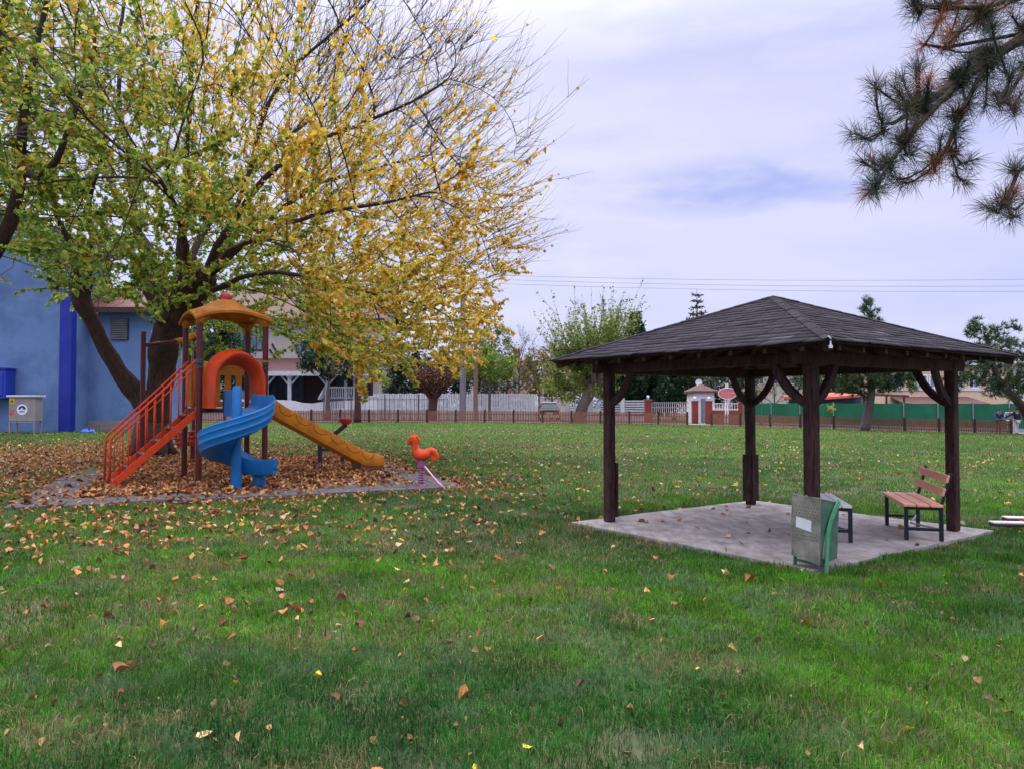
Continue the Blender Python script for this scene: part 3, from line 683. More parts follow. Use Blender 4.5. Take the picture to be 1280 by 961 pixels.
# canopy
N = 16; rows = []; rb = []
def cz(u, v): return 3.27+.17*(2-u*u-v*v)+.16*math.exp(-6*(u*u+v*v))
e_ = S/2+.12
for i in range(N+1):
    u = -1+2*i/N; r1 = []; r2 = []
    for j in range(N+1):
        v = -1+2*j/N
        r1.append(tp(S/2+u*e_, S/2+v*e_, cz(u, v)+.035)); r2.append(tp(S/2+u*e_*.97, S/2+v*e_*.97, cz(u, v)-.02))
    rows.append(r1); rb.append(r2)
mb = MB(); mb.grid(rows); mb.grid(rb)
def edge(rr): return [rr[i][0] for i in range(N+1)]+[rr[N][j] for j in range(1, N+1)]+[rr[i][N] for i in range(N-1, -1, -1)]+[rr[0][j] for j in range(N-1, 0, -1)]
e1, e2 = edge(rows), edge(rb); lo = [p-Vector((0, 0, .05)) for p in e1]
k = len(e1); mb.add(e1+lo+e2, [(i, (i+1) % k, k+(i+1) % k, k+i) for i in range(k)]+[(k+i, k+(i+1) % k, 2*k+(i+1) % k, 2*k+i) for i in range(k)])
cn = mb.build('canopy', M['canopy'], tw, autosmooth=45)
for x, y in ((0, 0), (S, 0), (0, S), (S, S)):
    mb = MB(); mb.tube([tp(x, y, 3.18), tp(x, y, 3.26), tp(x+(S/2-x)*.1, y+(S/2-y)*.1, 3.36)], [.068, .085, .16], 12); mb.build('corner_cap', M['canopy'], cn, smooth=True)
mb = MB(); mb.sphere(tp(S/2, S/2, cz(0, 0)+.02), .135, 16, 7, sc=(1, 1, .95), z0=-.1); mb.build('finial', M['pinkball'], cn, smooth=True)
# moulded entrance hood in front of the spiral slide
def arch(hw, zs, zt, k, dy, n_=22):
    out = []
    for i in range(n_+1):
        t = i/n_
        if t < .25: q = t/.25; x, z = -hw, DZ+(zs-DZ)*q
        elif t > .75: q = (1-t)/.25; x, z = hw, DZ+(zs-DZ)*q
        else:
            a = math.pi*(1-(t-.25)/.5); x = hw*math.cos(a); z = zs+(zt-zs)*math.sin(a)
        out.append(tp(S/2+x+k, dy, z))
    return out
rings = [arch(.36, 2.0, 2.38, 0, .06), arch(.37, 2.0, 2.40, 0, -.15), arch(.42, 2.02, 2.50, .01, -.34), arch(.46, 2.03, 2.56, .02, -.43), arch(.50, 2.04, 2.60, .02, -.43), arch(.52, 2.06, 2.62, .0, -.34), arch(.545, 2.10, 2.66, -.005, -.12), arch(.56, 2.14, 2.70, 0, -.02), arch(.56, 2.14, 2.70, 0, .06), arch(.36, 2.0, 2.38, 0, .06)]
mb = MB(); mb.grid(rings)
mb.build('entrance_hood', M['orangeplastic'], tw, autosmooth=60)
def slat_panel(p0, d, L, z0, z1, archy=True, mat=M['slatyellow']):
    mb = MB(); n_ = 5; sw = L/n_*.56
    dd = Vector(d)
    for k in range(n_):
        c = Vector(p0)+dd*(L*(k+.5)/n_); c.z = (z0+z1)/2; mb.bar((c.x, c.y, z0), (c.x, c.y, z1), sw, .025, up=dd.cross(Vector((0, 0, 1))))
    for z, h in ((z0+.06, .12), (z1, .16)):
        a = Vector(p0); b = a+dd*L; mb.bar((a.x, a.y, z), (b.x, b.y, z), .03, h)
    if archy:
        pts = [Vector(p0)+dd*(L*t) for t in [i/10 for i in range(11)]]
        poly = [Vector((p.x, p.y, z1+.08)) for p in pts]+[Vector((p.x, p.y, z1+.08+.14*math.sin(math.pi*(1-i/10))+.002)) for i, p in enumerate(reversed(pts))]
        mb.prism(poly, dd.cross(Vector((0, 0, 1)))*.03)
    return mb.build('barrier', mat, tw)
slat_panel(tp(.07, S+.0, 0), tx, S-.14, DZ+.02, 2.3)
slat_panel(tp(.0, S*.56, 0), ty, S*.38, DZ+.02, 2.3, False)
mb = MB(); mb.box(tp(.11, -.01, 1.98), (.09, .035, .92), mat=Rt, bev=.01); mb.build('side_panel', M['slatyellow'], tw)
mb = MB(); mb.box(tp(S-.09, .01, 1.95), (.05, .06, .85), mat=Rt, bev=.01); mb.build('side_panel', M['slatyellow'], tw)
# stairs
L = 1.50; sd_ = -tx
nst = 6
def sp(t, y, z=0): return tp(-t, y, z)
for y in (.10, .80):
    mb = MB(); mb.bar(sp(.0, y, DZ-.06), sp(L+.05, y, PZ-.01), .045, .13, bev=.004); mb.build('stringer', M['orangered'], tw)
    # handrail: two parallel rails with balusters
    o = None; mb = MB()
    top = lambda t: DZ+.96-(DZ-.03)*t/L
    mb.tube([sp(-.02, y, DZ+.93), sp(.03, y, DZ+.95), sp(L-.03, y, top(L-.03)), sp(L+.02, y, top(L)-.05), sp(L+.03, y, PZ)], .021, 8)
    mb.tube([sp(.02, y, DZ+.83), sp(L, y, top(L)-.12)], .013, 6)
    o = mb.build('handrail', M['orangered'], tw, smooth=True)
    mb = MB()
    for k in range(10):
        t = .07+k*(L-.12)/9.6; mb.tube([sp(t, y, DZ-(DZ-.03)*t/L-.02), sp(t, y, top(t))], .013, 6)
    mb.build('balusters', M['orangered'], o, smooth=True)
for k in range(nst):
    t = .12+k*(L-.1)/(nst-.4); z = DZ-.02-(DZ-.05)*t/L
    mb = MB(); mb.box(sp(t, .45, z), (.20, .66, .035), mat=Rt, bev=.004); mb.build('tread', M['tread'], tw)

# ------------------------------------------------------------------ blue spiral slide
CC = Vector((-5.03, 13.62, 0)); ex = 1.30
bs = thing('spiral_slide', 'bright blue spiral slide winding round its own column in front of the tower', 'slide', (CC.x, CC.y, PZ))
prof = [(r_*.93, h_*.92) for r_, h_ in [(.085, .33), (.10, .02), (.16, -.005), (.34, -.02), (.52, 0), (.60, .04), (.655, .14), (.68, .34), (.70, .365), (.725, .34), (.71, .26), (.722, .24), (.705, .20), (.700, .12), (.712, .10), (.690, .06), (.66, -.01), (.665, -.03), (.60, -.075), (.40, -.085), (.10, -.085), (.08, -.06)]]
frames = []; phi0 = R(35.3)
T0 = Vector((math.sin(phi0), -math.cos(phi0), 0))
for k in range(5):
    t = 1-k/5; frames.append((CC-T0*ex*t, phi0, DZ-.01-.06*(1-t)))
NS = 46; TOT = R(35.3+272)
for k in range(NS+1):
    t = k/NS; ph = phi0-TOT*t
    z = DZ-.07-(DZ-.43)*(t*.94+.06*math.sin(t*math.pi)); frames.append((CC.copy(), ph, z))
ph1 = phi0-TOT; T1 = Vector((math.sin(ph1), -math.cos(ph1), 0)); z1 = frames[-1][2]
for k in range(1, 8): frames.append((CC+T1*.088*k, ph1, z1-.03*k+.0035*k*k))
rows = []
for i, (o_, ph, z) in enumerate(frames):
    Rv = Vector((math.cos(ph), math.sin(ph), 0)); rows.append([])
    f = 1.0 if i < len(frames)-14 else 1-(i-len(frames)+14)*.016
    wz = 1.0
    e_x = max(0, min(1, (i-len(frames)+14)/9)); wz = 1-.40*e_x
    for r, h in prof:
        hh = h*wz if h > 0 else h
        rr = (r*f if r > .15 else r+.10*e_x)
        rr = rr-.10*e_x if r > .5 else rr
        p = o_+Rv*rr; p.z = z+hh
        if i <= 4: p = o_+Rv*(r*1.0)+Vector((0, 0, 0)); p.z = z+h*.9
        rows[-1].append(p)
mb = MB(); mb.grid(rows, True); n_ = len(prof); mb.add(rows[0], [tuple(range(n_))]); mb.add(rows[-1], [tuple(range(n_))])
mb.build('chute', M['blue'], bs, autosmooth=55)
mb = MB(); mb.tube([Vector((CC.x, CC.y, PZ-.02)), Vector((CC.x, CC.y, .5)), Vector((CC.x, CC.y, 1.9)), Vector((CC.x, CC.y, 1.93))], [.10, .088, .083, .06], 18); mb.build('column', M['blue'], bs, autosmooth=50)
mb = MB(); Rv = Vector((math.cos(phi0), math.sin(phi0), 0))
mb.bar(CC+Rv*.02+Vector((0, 0, 1.62))-T0*.9, CC+Rv*.02+Vector((0, 0, 1.62))-T0*.02, .03, .5, bev=.005); mb.build('entry_side', M['blue'], bs)
mb = MB(); q = frames[-5]; Rv = Vector((math.cos(q[1]), math.sin(q[1]), 0)); p = q[0]+Rv*.42; mb.tube([Vector((p.x, p.y, PZ-.01)), Vector((p.x, p.y, q[2]-.05))], [.13, .105], 16); mb.build('exit_foot', M['blue'], bs, autosmooth=50)

# ------------------------------------------------------------------ straight amber slide
as_ = thing('straight_slide', 'straight amber slide with scalloped side walls running off the tower to the right', 'slide', tp(S+2.4, S/2, PZ))
W = .27
L2 = 2.62
path = [(0, DZ+.0), (.22, DZ-.03), (.40, DZ-.16)]+[(.40+(L2-.40-.40)*k/8, DZ-.16-(DZ-.16-.36)*k/8) for k in range(1, 9)]+[(L2-.22, .27), (L2, .245), (L2+.22, .24)]
sec = [(-W-.035, .0), (-W-.04, .20), (-W-.015, .235), (-W+.015, .20), (-W+.02, .02), (W-.02, .02), (W-.015, .20), (W+.015, .235), (W+.04, .20), (W+.035, .0), (W+.02, -.06), (-W-.02, -.06)]
rows = []
for i, (t, z) in enumerate(path):
    a = path[max(i-1, 0)]; b = path[min(i+1, len(path)-1)]; d = Vector((b[0]-a[0], b[1]-a[1])).normalized()
    rows.append([])
    for s, h in sec:
        hh = h*(1.0 if h < .05 or i < len(path)-1 else .7); rows[-1].append(tp(S+t-d.y*hh, S/2+s, z+d.x*hh))
mb = MB(); mb.grid(rows, True); mb.add(rows[0], [tuple(range(12))]); mb.add(rows[-1], [tuple(range(12))]); ch = mb.build('chute', M['yellow'], as_, autosmooth=45)
for s in (-1, 1):
    mb = MB()
    for k in range(6):
        c0 = .30+k*.385; pts = []
        for j in range(9):
            q = math.pi*j/8; tt = c0+.17*(1-math.cos(q)); h = .205-.13*math.sin(q)
            # place on the side wall along the path
            for a, b in zip(path[:-1], path[1:]):
                if a[0] <= tt <= b[0]+1e-6: f = (tt-a[0])/(b[0]-a[0]); z = a[1]+(b[1]-a[1])*f; d = Vector((b[0]-a[0], b[1]-a[1])).normalized(); break
            pts.append(tp(S+tt-d.y*h, S/2+s*(W+.037), z+d.x*h))
        mb.tube(pts, .0075, 5)
    mb.build('scallop_groove', M['yellowdark'], ch)
mb = MB(); mb.add([tp(S+L2-.28, S/2-W+.02, PZ-.02), tp(S+L2+.18, S/2-W+.02, PZ-.02), tp(S+L2+.18, S/2+W-.02, PZ-.02), tp(S+L2-.28, S/2+W-.02, PZ-.02), tp(S+L2-.34, S/2-W+.0, .26), tp(S+L2+.21, S/2-W+.0, .185), tp(S+L2+.21, S/2+W, .185), tp(S+L2-.34, S/2+W, .26)], [(0, 1, 5, 4), (1, 2, 6, 5), (2, 3, 7, 6), (3, 0, 4, 7), (3, 2, 1, 0), (4, 5, 6, 7)]); mb.build('foot', pm('dusty_amber', (.28, .12, .05), (.18, .08, .04), scale=5), as_)

# ------------------------------------------------------------------ spring rooster
rx, ry = XA(527, 14.15), 14.15
ro = thing('spring_rocker', 'orange rooster spring rocker on a purple coil at the corner of the play pad', 'spring rider', (rx, ry, .055))
vs_ = [(0, 0, .53), (-.07, 0, .585), (-.115, 0, .68), (-.135, 0, .78), (-.15, 0, .865), (-.16, 0, .915), (.07, 0, .565), (.14, 0, .63), (.19, 0, .675), (.235, 0, .655), (.255, 0, .60), (.235, 0, .555), (.02, 0, .485), (-.205, 0, .855), (-.262, 0, .775), (-.10, 0, .90), (-.165, 0, .955)]
ed_ = [(0, 1), (1, 2), (2, 3), (3, 4), (4, 5), (0, 6), (6, 7), (7, 8), (8, 9), (9, 10), (10, 11), (0, 12), (4, 13), (13, 14), (4, 15), (5, 16)]
rd_ = [q_*1.35 if isinstance(q_, float) else (q_[0]*1.4, q_[1]*1.4) for q_ in [(.11, .14), (.10, .125), .066, .050, .078, .066, (.10, .12), .065, .06, .06, .05, .05, .10, .045, .018, .06, .04]]
skin('body', vs_, ed_, rd_, M['roosterplastic'], ro, 0)
o = ro.children[0]
def cockscomb(cx, cz, r_, th, name, a0, a1, nb=6):
    pts = []
    for i in range(41): a = a0+(a1-a0)*i/40; rr = r_*(1+.07*abs(math.sin(nb*math.pi*i/40))); pts.append((cx+rr*math.cos(a), cz+rr*math.sin(a)))
    mb = MB(); rings_ = []
    for y_, s_ in ((-th, .80), (-th*.7, .95), (0, 1.0), (th*.7, .95), (th, .80)): rings_.append([(rx+cx+(px_-cx)*s_, ry+y_, cz+(pz_-cz)*s_) for px_, pz_ in pts])
    mb.grid(rings_, True); mb.add(rings_[0], [tuple(range(41))]); mb.add(rings_[-1], [tuple(range(41))]); return mb.build(name, M['roosterplastic'], ro, autosmooth=50)
cockscomb(-.145, .92, .108, .03, 'comb', R(-60), R(200)); cockscomb(.240, .615, .092, .05, 'tail', R(-130), R(150))
for s in (-1, 1): mb = MB(); mb.sphere((rx-.182, ry+s*.085, .895), .016, 8, 5); mb.build('eye', M['darkpost'], ro, smooth=True)
mb = MB()
mb.tube([(rx-.09, ry-.17, .80), (rx-.09, ry+.17, .80)], .011, 8); mb.build('hand_bar', M['redpaint'], ro)
mb = MB(); mb.tube([(rx+.0, ry-.17, .42), (rx+.0, ry+.17, .42)], .012, 8); mb.build('foot_bar', M['redpaint'], ro)
mb = MB(); pts = [(rx+.052*math.cos(t*.55), ry+.052*math.sin(t*.55), .10+t*.0040) for t in range(0, 92)]; mb.tube(pts, .012, 6); mb.build('coil_spring', M['springpurple'], ro, smooth=True)
mb = MB(); mb.tube([(rx, ry, .40), (rx, ry, .545)], [.07, .085], 14); mb.tube([(rx, ry, .045), (rx, ry, .10)], [.085, .065], 14); mb.build('mount', M['springpurple'], ro)
mb = MB(); mb.tube([(rx+.075, ry-.12, .435), (rx+.14, ry-.16, .37), (rx+.25, ry-.22, .25), (rx+.36, ry-.28, .14), (rx+.455, ry-.33, .068)], .016, 8)
ob = mb.build('loose_bar', M['pinkmetal'], loc=(rx+.455, ry-.33, .06), smooth=True); tag(ob, 'bent pink metal bar leaning from the rooster rocker down to the paving', 'metal bar')

# ------------------------------------------------------------------ seesaw
s0 = P(413, 570, 19.2); sw = thing('seesaw', 'low seesaw with red bucket seats on a navy frame behind the amber slide', 'seesaw', (s0.x, s0.y, .05))
a1 = P(400, 570, 19.2); a2 = P(428, 570, 19.5)
for p in (a1, a2):
    mb = MB(); mb.tube([(p.x, p.y, .03), (p.x, p.y, .56 if p is a1 else .45)], .055, 12); mb.build('leg', M['navymetal'], sw, autosmooth=50)
mb = MB(); mb.bar((a1.x, a1.y, .43), (a2.x, a2.y, .43), .07, .07); mb.build('cross_bar', M['navymetal'], sw)
q1 = P(401, 556, 19.9); q2 = P(432, 531, 18.6)
mb = MB(); mb.bar(q1, q2, .075, .075); mb.build('plank_beam', M['navymetal'], sw)
for q in (q1, q2):
    mb = MB(); mb.sphere((q.x, q.y, q.z+.13), .155, 16, 8, sc=(1, 1, .8), z0=-.95); c = Vector((q.x, q.y, q.z+.13))
    rows = [[(c.x+r_*math.cos(2*math.pi*j/16), c.y+r_*math.sin(2*math.pi*j/16), c.z+h_) for j in range(16)] for r_, h_ in ((.158, .0), (.16, .03), (.14, .035), (.12, -.04), (.02, -.06))]
    mb2 = MB(); lower = [[(c.x+r_*math.cos(2*math.pi*j/16), c.y+r_*math.sin(2*math.pi*j/16), c.z+h_) for j in range(16)] for r_, h_ in ((.02, -.12), (.08, -.115), (.13, -.07), (.155, .0), (.16, .04), (.14, .045), (.12, -.03), (.02, -.05))]
    mb2.grid(lower, True); mb2.build('seat', M['redplastic'], sw, smooth=True)

# ------------------------------------------------------------------ swing behind the stairs
e1 = P(177.5, 560, 19.0); e2 = P(241, 560, 20.4)
sg = thing('swing', 'maroon swing frame with a red basket seat hanging on chains behind the stairs', 'swing', ((e1.x+e2.x)/2, (e1.y+e2.y)/2, .05))
for p, zt in ((e1, ZA(415, 19.0)), (e2, ZA(420, 20.4))):
    mb = MB(); mb.tube([(p.x, p.y, 0), (p.x, p.y, zt)], .062, 14); mb.build('post', M['maroon'], sg, autosmooth=50)
za, zb = ZA(432, 19), ZA(424, 20.4)
mb = MB(); b1 = Vector((e1.x, e1.y, za)); b2 = Vector((e2.x, e2.y, zb)); mb.tube([b1, b1.lerp(b2, .62)], .05, 12); mb.build('crossbar', M['maroon'], sg, smooth=True)
mb = MB(); mb.tube([b1.lerp(b2, .62), b1.lerp(b2, .8)+Vector((0, 0, .0)), b2+Vector((0, 0, .12))], [.075, .085, .09], 12); mb.build('crossbar_end', M['yellow'], sg, smooth=True)
c = b1.lerp(b2, .84); zs = .62
for dx, dy in ((-.22, -.12), (.2, -.12), (-.22, .16), (.2, .16)):
    mb = MB(); a = Vector((c.x+dx*.8, c.y+dy*.2, c.z-.03)); b = Vector((c.x+dx+.02, c.y+dy, zs+.22))
    m_ = 26
    for k in range(m_):
        q = a.lerp(b, (k+.5)/m_); mb.box(q, (.018 if k % 2 else .007, .007 if k % 2 else .018, (a-b).length/m_*1.05))
    mb.build('chain', M['chain'], sg)
mb = MB()
for z, r_ in ((zs+.22, .33), (zs+.08, .33), (zs-.04, .29), (zs-.13, .2)):
    mb.tube([(c.x+r_*math.cos(q), c.y+r_*.72*math.sin(q), z+.04*math.cos(q)) for q in [2*math.pi*i/20 for i in range(20)]], .024, 6, close=True)
for i in range(14):
    q = 2*math.pi*i/14; mb.bar((c.x+.33*math.cos(q), c.y+.24*math.sin(q), zs+.24), (c.x+.2*math.cos(q), c.y+.145*math.sin(q), zs-.14), .04, .02)
mb.sphere((c.x, c.y, zs-.12), .21, 12, 4, sc=(1, .72, .1)); mb.build('basket_seat', M['redplastic'], sg)

# ------------------------------------------------------------------ fitness stepper at the right edge
fx, fy_ = XA(1289, 9.9), 9.9
fs = thing('fitness_stepper', 'red outdoor stepper with two pale foot plates at the lawn edge on the far right', 'exercise machine', (fx, fy_, 0))
mb = MB(); mb.tube([(fx, fy_, -.02), (fx, fy_, .95)], .04, 12); mb.tube([(fx, fy_, .95), (fx, fy_, 1.0)], [.042, .01], 12); mb.build('column', M['redpaint'], fs, autosmooth=50)
mb = MB(); mb.tube([(fx+.02, fy_-.16, .98), (fx+.02, fy_-.12, 1.0), (fx, fy_, .93), (fx+.02, fy_+.12, 1.0), (fx+.02, fy_+.16, .98)], .016, 8); mb.build('handlebar', M['darkpost'], fs, smooth=True)
for i, (px, py, d) in enumerate(((1260, 650, 9.35), (1276, 644, 9.75))):
    c = P(px, py, d); mb = MB(); mb.box((c.x, c.y, .125), (.40, .15, .022), rz=R(-8), bev=.005); o = mb.build('foot_plate', M['footpad'], fs)
    mb = MB(); mb.box((c.x, c.y, .098), (.39, .145, .028), rz=R(-8), bev=.003); mb.build('plate_frame', M['darkpost'], o)
    mb = MB(); mb.bar((c.x, c.y, .075), (fx, fy_, .10), .05, .03); mb.build('lever_arm', M['redpaint'], fs)
mb = MB(); mb.box((fx, fy_, .02), (.55, .5, .05), rz=R(-8), bev=.01); mb.build('base_plate', M['redpaint'], fs)
# ------------------------------------------------------------------ branching growth
def colonize(att, nodes, parent, step=.4, infl=4.0, kill=.8, iters=80, up=.05, wig=.12, seed=1):
    "attractor points pull the branch tips; nodes/parent hold the limbs drawn by hand"
    g = np.random.default_rng(seed); att = np.array(att, float); nodes = [np.array(p, float) for p in nodes]; parent = list(parent)
    kd = kdtree.KDTree(len(nodes)); [kd.insert(p, i) for i, p in enumerate(nodes)]; kd.balance()
    best = np.empty(len(att)); bi = np.empty(len(att), int)
    for k, a in enumerate(att): _, i, d = kd.find(a); best[k] = d; bi[k] = i
    alive = best > kill
    grown = {}
    for it in range(iters):
        if not alive.any(): break
        use = alive & (best < infl)
        if not use.any(): infl *= 1.5; continue
        dsum = {}
        for k in np.nonzero(use)[0]:
            i = bi[k]; v = att[k]-nodes[i]; v = v/(np.linalg.norm(v)+1e-9); dsum[i] = dsum.get(i, 0)+v
        new = []
        for i, v in dsum.items():
            if grown.get(i, 0) > 3: continue
            v = v/(np.linalg.norm(v)+1e-6)
            if parent[i] >= 0:
                pd = nodes[i]-nodes[parent[i]]; pd /= np.linalg.norm(pd)+1e-9; v = v+pd*.55
            v = v+g.normal(0, wig, 3)+np.array([0, 0, up]); v /= np.linalg.norm(v)
            grown[i] = grown.get(i, 0)+1; nodes.append(nodes[i]+v*step); parent.append(i); new.append(len(nodes)-1)
        if not new: break
        kd = kdtree.KDTree(len(new)); [kd.insert(nodes[j], j) for j in new]; kd.balance()
        for k in np.nonzero(alive)[0]:
            _, i, d = kd.find(att[k])
            if d < best[k]: best[k] = d; bi[k] = i
        alive &= best > kill
    return np.array(nodes), np.array(parent)
def radii(nodes, parent, r0, n=2.2, rmin=None):
    N_ = len(nodes); acc = np.zeros(N_); kids = [[] for _ in range(N_)]
    for i in range(N_-1, -1, -1):
        if parent[i] >= 0: kids[parent[i]].append(i)
    r = np.zeros(N_)
    for i in range(N_-1, -1, -1):
        r[i] = r0 if not kids[i] else (sum(r[k]**n for k in kids[i]))**(1/n)
    if rmin is not None:
        for i, v in rmin.items(): r[i] = max(r[i], v)
    return r, kids
def wood(mb, nodes, parent, r, kids, small=.02):
    start = [(0, -1)]; done = 0
    roots = [i for i in range(len(nodes)) if parent[i] < 0]; st = [(i, -1) for i in roots]
    while st:
        i, p = st.pop(); pts = []; rs = []
        if p >= 0: pts.append(nodes[p]); rs.append(min(r[i]*1.15, r[p]))
        while True:
            pts.append(nodes[i]); rs.append(r[i])
            if not kids[i]: break
            ks = sorted(kids[i], key=lambda k: -r[k]); [st.append((k, i)) for k in ks[1:]]; i = ks[0]
        if len(pts) < 2: continue
        a = np.array(pts)
        if len(a) > 3: a[1:-1] = a[1:-1]*.5+(a[:-2]+a[2:])*.25
        mx = max(rs); n_ = 12 if mx > .12 else 7 if mx > .05 else 5 if mx > small else 3
        mb.tube([Vector(q) for q in a], rs, n_, cap=mx > .02)
def chain_nodes(limbs):
    "limbs: list of (parent_ref, [(x,y,z,r),...]) where parent_ref is (limb index, point index) or None"
    nodes = []; par = []; rm = {}; idx = []
    for ref, pts in limbs:
        pts = [np.array(p, float) for p in pts]; ids = []; prev = -1 if ref is None else idx[ref[0]][ref[1]]
        ctrl = pts if ref is None else [np.array([*nodes[prev], pts[0][3]])]+pts
        cur = []
        for k in range(len(ctrl)-1):
            p0 = ctrl[max(k-1, 0)]; p1 = ctrl[k]; p2 = ctrl[k+1]; p3 = ctrl[min(k+2, len(ctrl)-1)]
            m = max(1, int(np.linalg.norm(p2[:3]-p1[:3])/.45))
            for j in range(m):
                t = j/m; cur.append(.5*((2*p1)+(-p0+p2)*t+(2*p0-5*p1+4*p2-p3)*t*t+(-p0+3*p1-3*p2+p3)*t**3))
        cur.append(ctrl[-1])
        if ref is not None: cur = cur[1:]
        for c in cur:
            nodes.append(c[:3]); par.append(prev); prev = len(nodes)-1; rm[prev] = c[3]; ids.append(prev)
        idx.append(ids)
    return nodes, par, rm, idx
def ellips(n_, c, rad, g, shell=.35, zmin=None, hollow=None):
    out = []
    while len(out) < n_:
        v = g.normal(0, 1, 3); v /= np.linalg.norm(v); q = (g.random()**shell)
        p = np.array(c)+v*np.array(rad)*q
        if zmin is not None and p[2] < zmin(p): continue
        if hollow is not None and hollow(p): continue
        out.append(p)
    return out
def twigs(mb, nodes, parent, r, center, g, rmax, per, length, leaves, dens, gap=.085, r0=.0045, droop=.0, upb=.15, seg=5, outw=1.0, tube=True):
    "fine shoots leaving the thin branches; returns leaf positions and directions along them"
    c = np.array(center); LP = []; LD = []
    for i in np.nonzero(r < rmax)[0]:
        if parent[i] < 0: continue
        d0 = nodes[i]-nodes[parent[i]]; d0 /= np.linalg.norm(d0)+1e-9; o = nodes[i]-c; o /= np.linalg.norm(o)+1e-9
        k = g.poisson(per)
        for _ in range(k):
            d = d0*.7+o*outw+g.normal(0, .45, 3)+np.array([0, 0, upb]); d /= np.linalg.norm(d); L_ = length*g.uniform(.5, 1.25); p = nodes[i].copy(); pts = [p.copy()]
            bend = g.normal(0, .10, 3)+np.array([0, 0, .07-droop])
            for s in range(seg):
                p = p+d*L_/seg; pts.append(p.copy()); d = d+bend+g.normal(0, .05, 3); d /= np.linalg.norm(d)
            if tube: mb.tube([Vector(q) for q in pts], [r0*(1.25-.95*t/seg) for t in range(seg+1)], 3, cap=False)
            nl = int(L_/gap*dens(nodes[i])*g.uniform(.6, 1.3)+g.random()); pts = np.array(pts)
            for q in range(nl):
                t = g.uniform(.12, 1)*seg; a = int(min(t, seg-1e-6)); pos = pts[a]+(pts[a+1]-pts[a])*(t-a); LP.append(pos); LD.append(pts[a+1]-pts[a])
    return np.array(LP), unit(np.array(LD))
def leaf_frame(LD, g, hang=.5, flat=.6):
    n_ = len(LD); f = unit(LD*.5+g.normal(0, .6, (n_, 3))+np.array([0, 0, -hang])); up = g.normal(0, .55, (n_, 3))+np.array([0, 0, flat])
    return f, up

# ------------------------------------------------------------------ the big mulberry over the play area
g = np.random.default_rng(21)
TB = np.array([-11.1, 23.0, g1(-11.1, 23)-.05])
def PP(px, py, d, r): p = P(px, py, d); return (p.x, p.y, p.z, r)
limbs = [
 (None, [(TB[0], TB[1], TB[2], .62), PP(193, 530, 23, .48), PP(200, 480, 23, .46), PP(207, 440, 22.8, .52), PP(214, 405, 22.6, .55), PP(222, 375, 22.4, .42)]),
 ((0, 2), [PP(170, 497, 22.6, .27), PP(140, 450, 22.2, .22), PP(116, 405, 21.8, .20), PP(101, 372, 21.6, .22), PP(100, 340, 21.4, .23), PP(84, 300, 21, .15), PP(62, 250, 20.5, .12), PP(40, 170, 20, .08)]),
 ((1, 8), [PP(118, 310, 21, .15), PP(112, 250, 20, .11), PP(130, 170, 19, .08)]),
 ((0, -1), [PP(190, 340, 22.5, .26), PP(170, 280, 22, .19), PP(160, 200, 21.5, .14), PP(150, 90, 21, .10), PP(160, -60, 21, .07)]),
 ((0, -1), [PP(225, 330, 22.2, .26), PP(236, 250, 22, .18), PP(235, 130, 21.8, .13), PP(250, -20, 21.5, .09), PP(260, -150, 21.5, .06)]),
 ((0, -2), [PP(250, 370, 22, .27), PP(275, 310, 21.4, .20), PP(320, 240, 20.6, .15), PP(385, 185, 20, .12), PP(470, 150, 19.5, .08), PP(550, 110, 19.2, .05)]),
 ((5, 6), [PP(330, 160, 21, .12), PP(370, 80, 21, .09), PP(440, 20, 21, .06), PP(500, -40, 21, .04)]),
 ((0, -1), [PP(262, 345, 21.2, .2), PP(310, 300, 19.5, .14), PP(370, 275, 18.2, .10), PP(450, 260, 17.2, .07), PP(540, 240, 16.8, .045)]),
 ((0, -2), [PP(262, 365, 21, .17), PP(320, 345, 19, .11), PP(390, 345, 17.3, .08), PP(470, 365, 16.2, .05), PP(540, 385, 15.6, .03)]),
 ((0, -2), [PP(235, 345, 21, .2), PP(230, 300, 18.5, .14), PP(215, 250, 16, .10), PP(190, 215, 14, .06)]),
 ((0, -2), [PP(250, 350, 20.6, .16), PP(285, 315, 18, .11), PP(330, 300, 15.6, .07), PP(370, 310, 14, .045)]),
 ((0, -1), [PP(250, 300, 24, .2), PP(330, 200, 26, .14), PP(420, 120, 28, .08)]),
 ((0, -1), [PP(180, 300, 24.5, .2), PP(110, 180, 26.5, .12), PP(60, 60, 28, .07)]),
 ((0, -1), [PP(290, 300, 23.5, .17), PP(400, 230, 24.5, .11), PP(520, 200, 25, .06)]),
]
nodes, par, rm, idx = chain_nodes(limbs)
for k in range(12, len(nodes)): nodes[k] = nodes[k]+g.normal(0, .07, 3)*np.array([1, 1, .8])
CC_ = (-8.8, 20.6, 7.2); CR = (9.3, 9.0, 7.4)
_ka = [-1.2, -.70, -.64, -.60, -.50, -.42, -.33, -.30, -.25, -.20, -.10, -.06, -.03, .02, .1]
_kv = [.20, .20, .17, .12, .115, .075, .085, .07, .058, .033, .033, .06, .085, .13, .2]
def zmin(p):
    # lower edge of the crown: low over the lawn on the right front, higher over the tower and the wall
    q = p[0]/p[1]; k = float(np.interp(q, _ka, _kv))
    if p[1] < 19.5 and -.47 < q < -.29: k = max(k, .145)
    return 1.6+.30+p[1]*k
att = ellips(6400, CC_, CR, g, shell=.42, zmin=zmin)
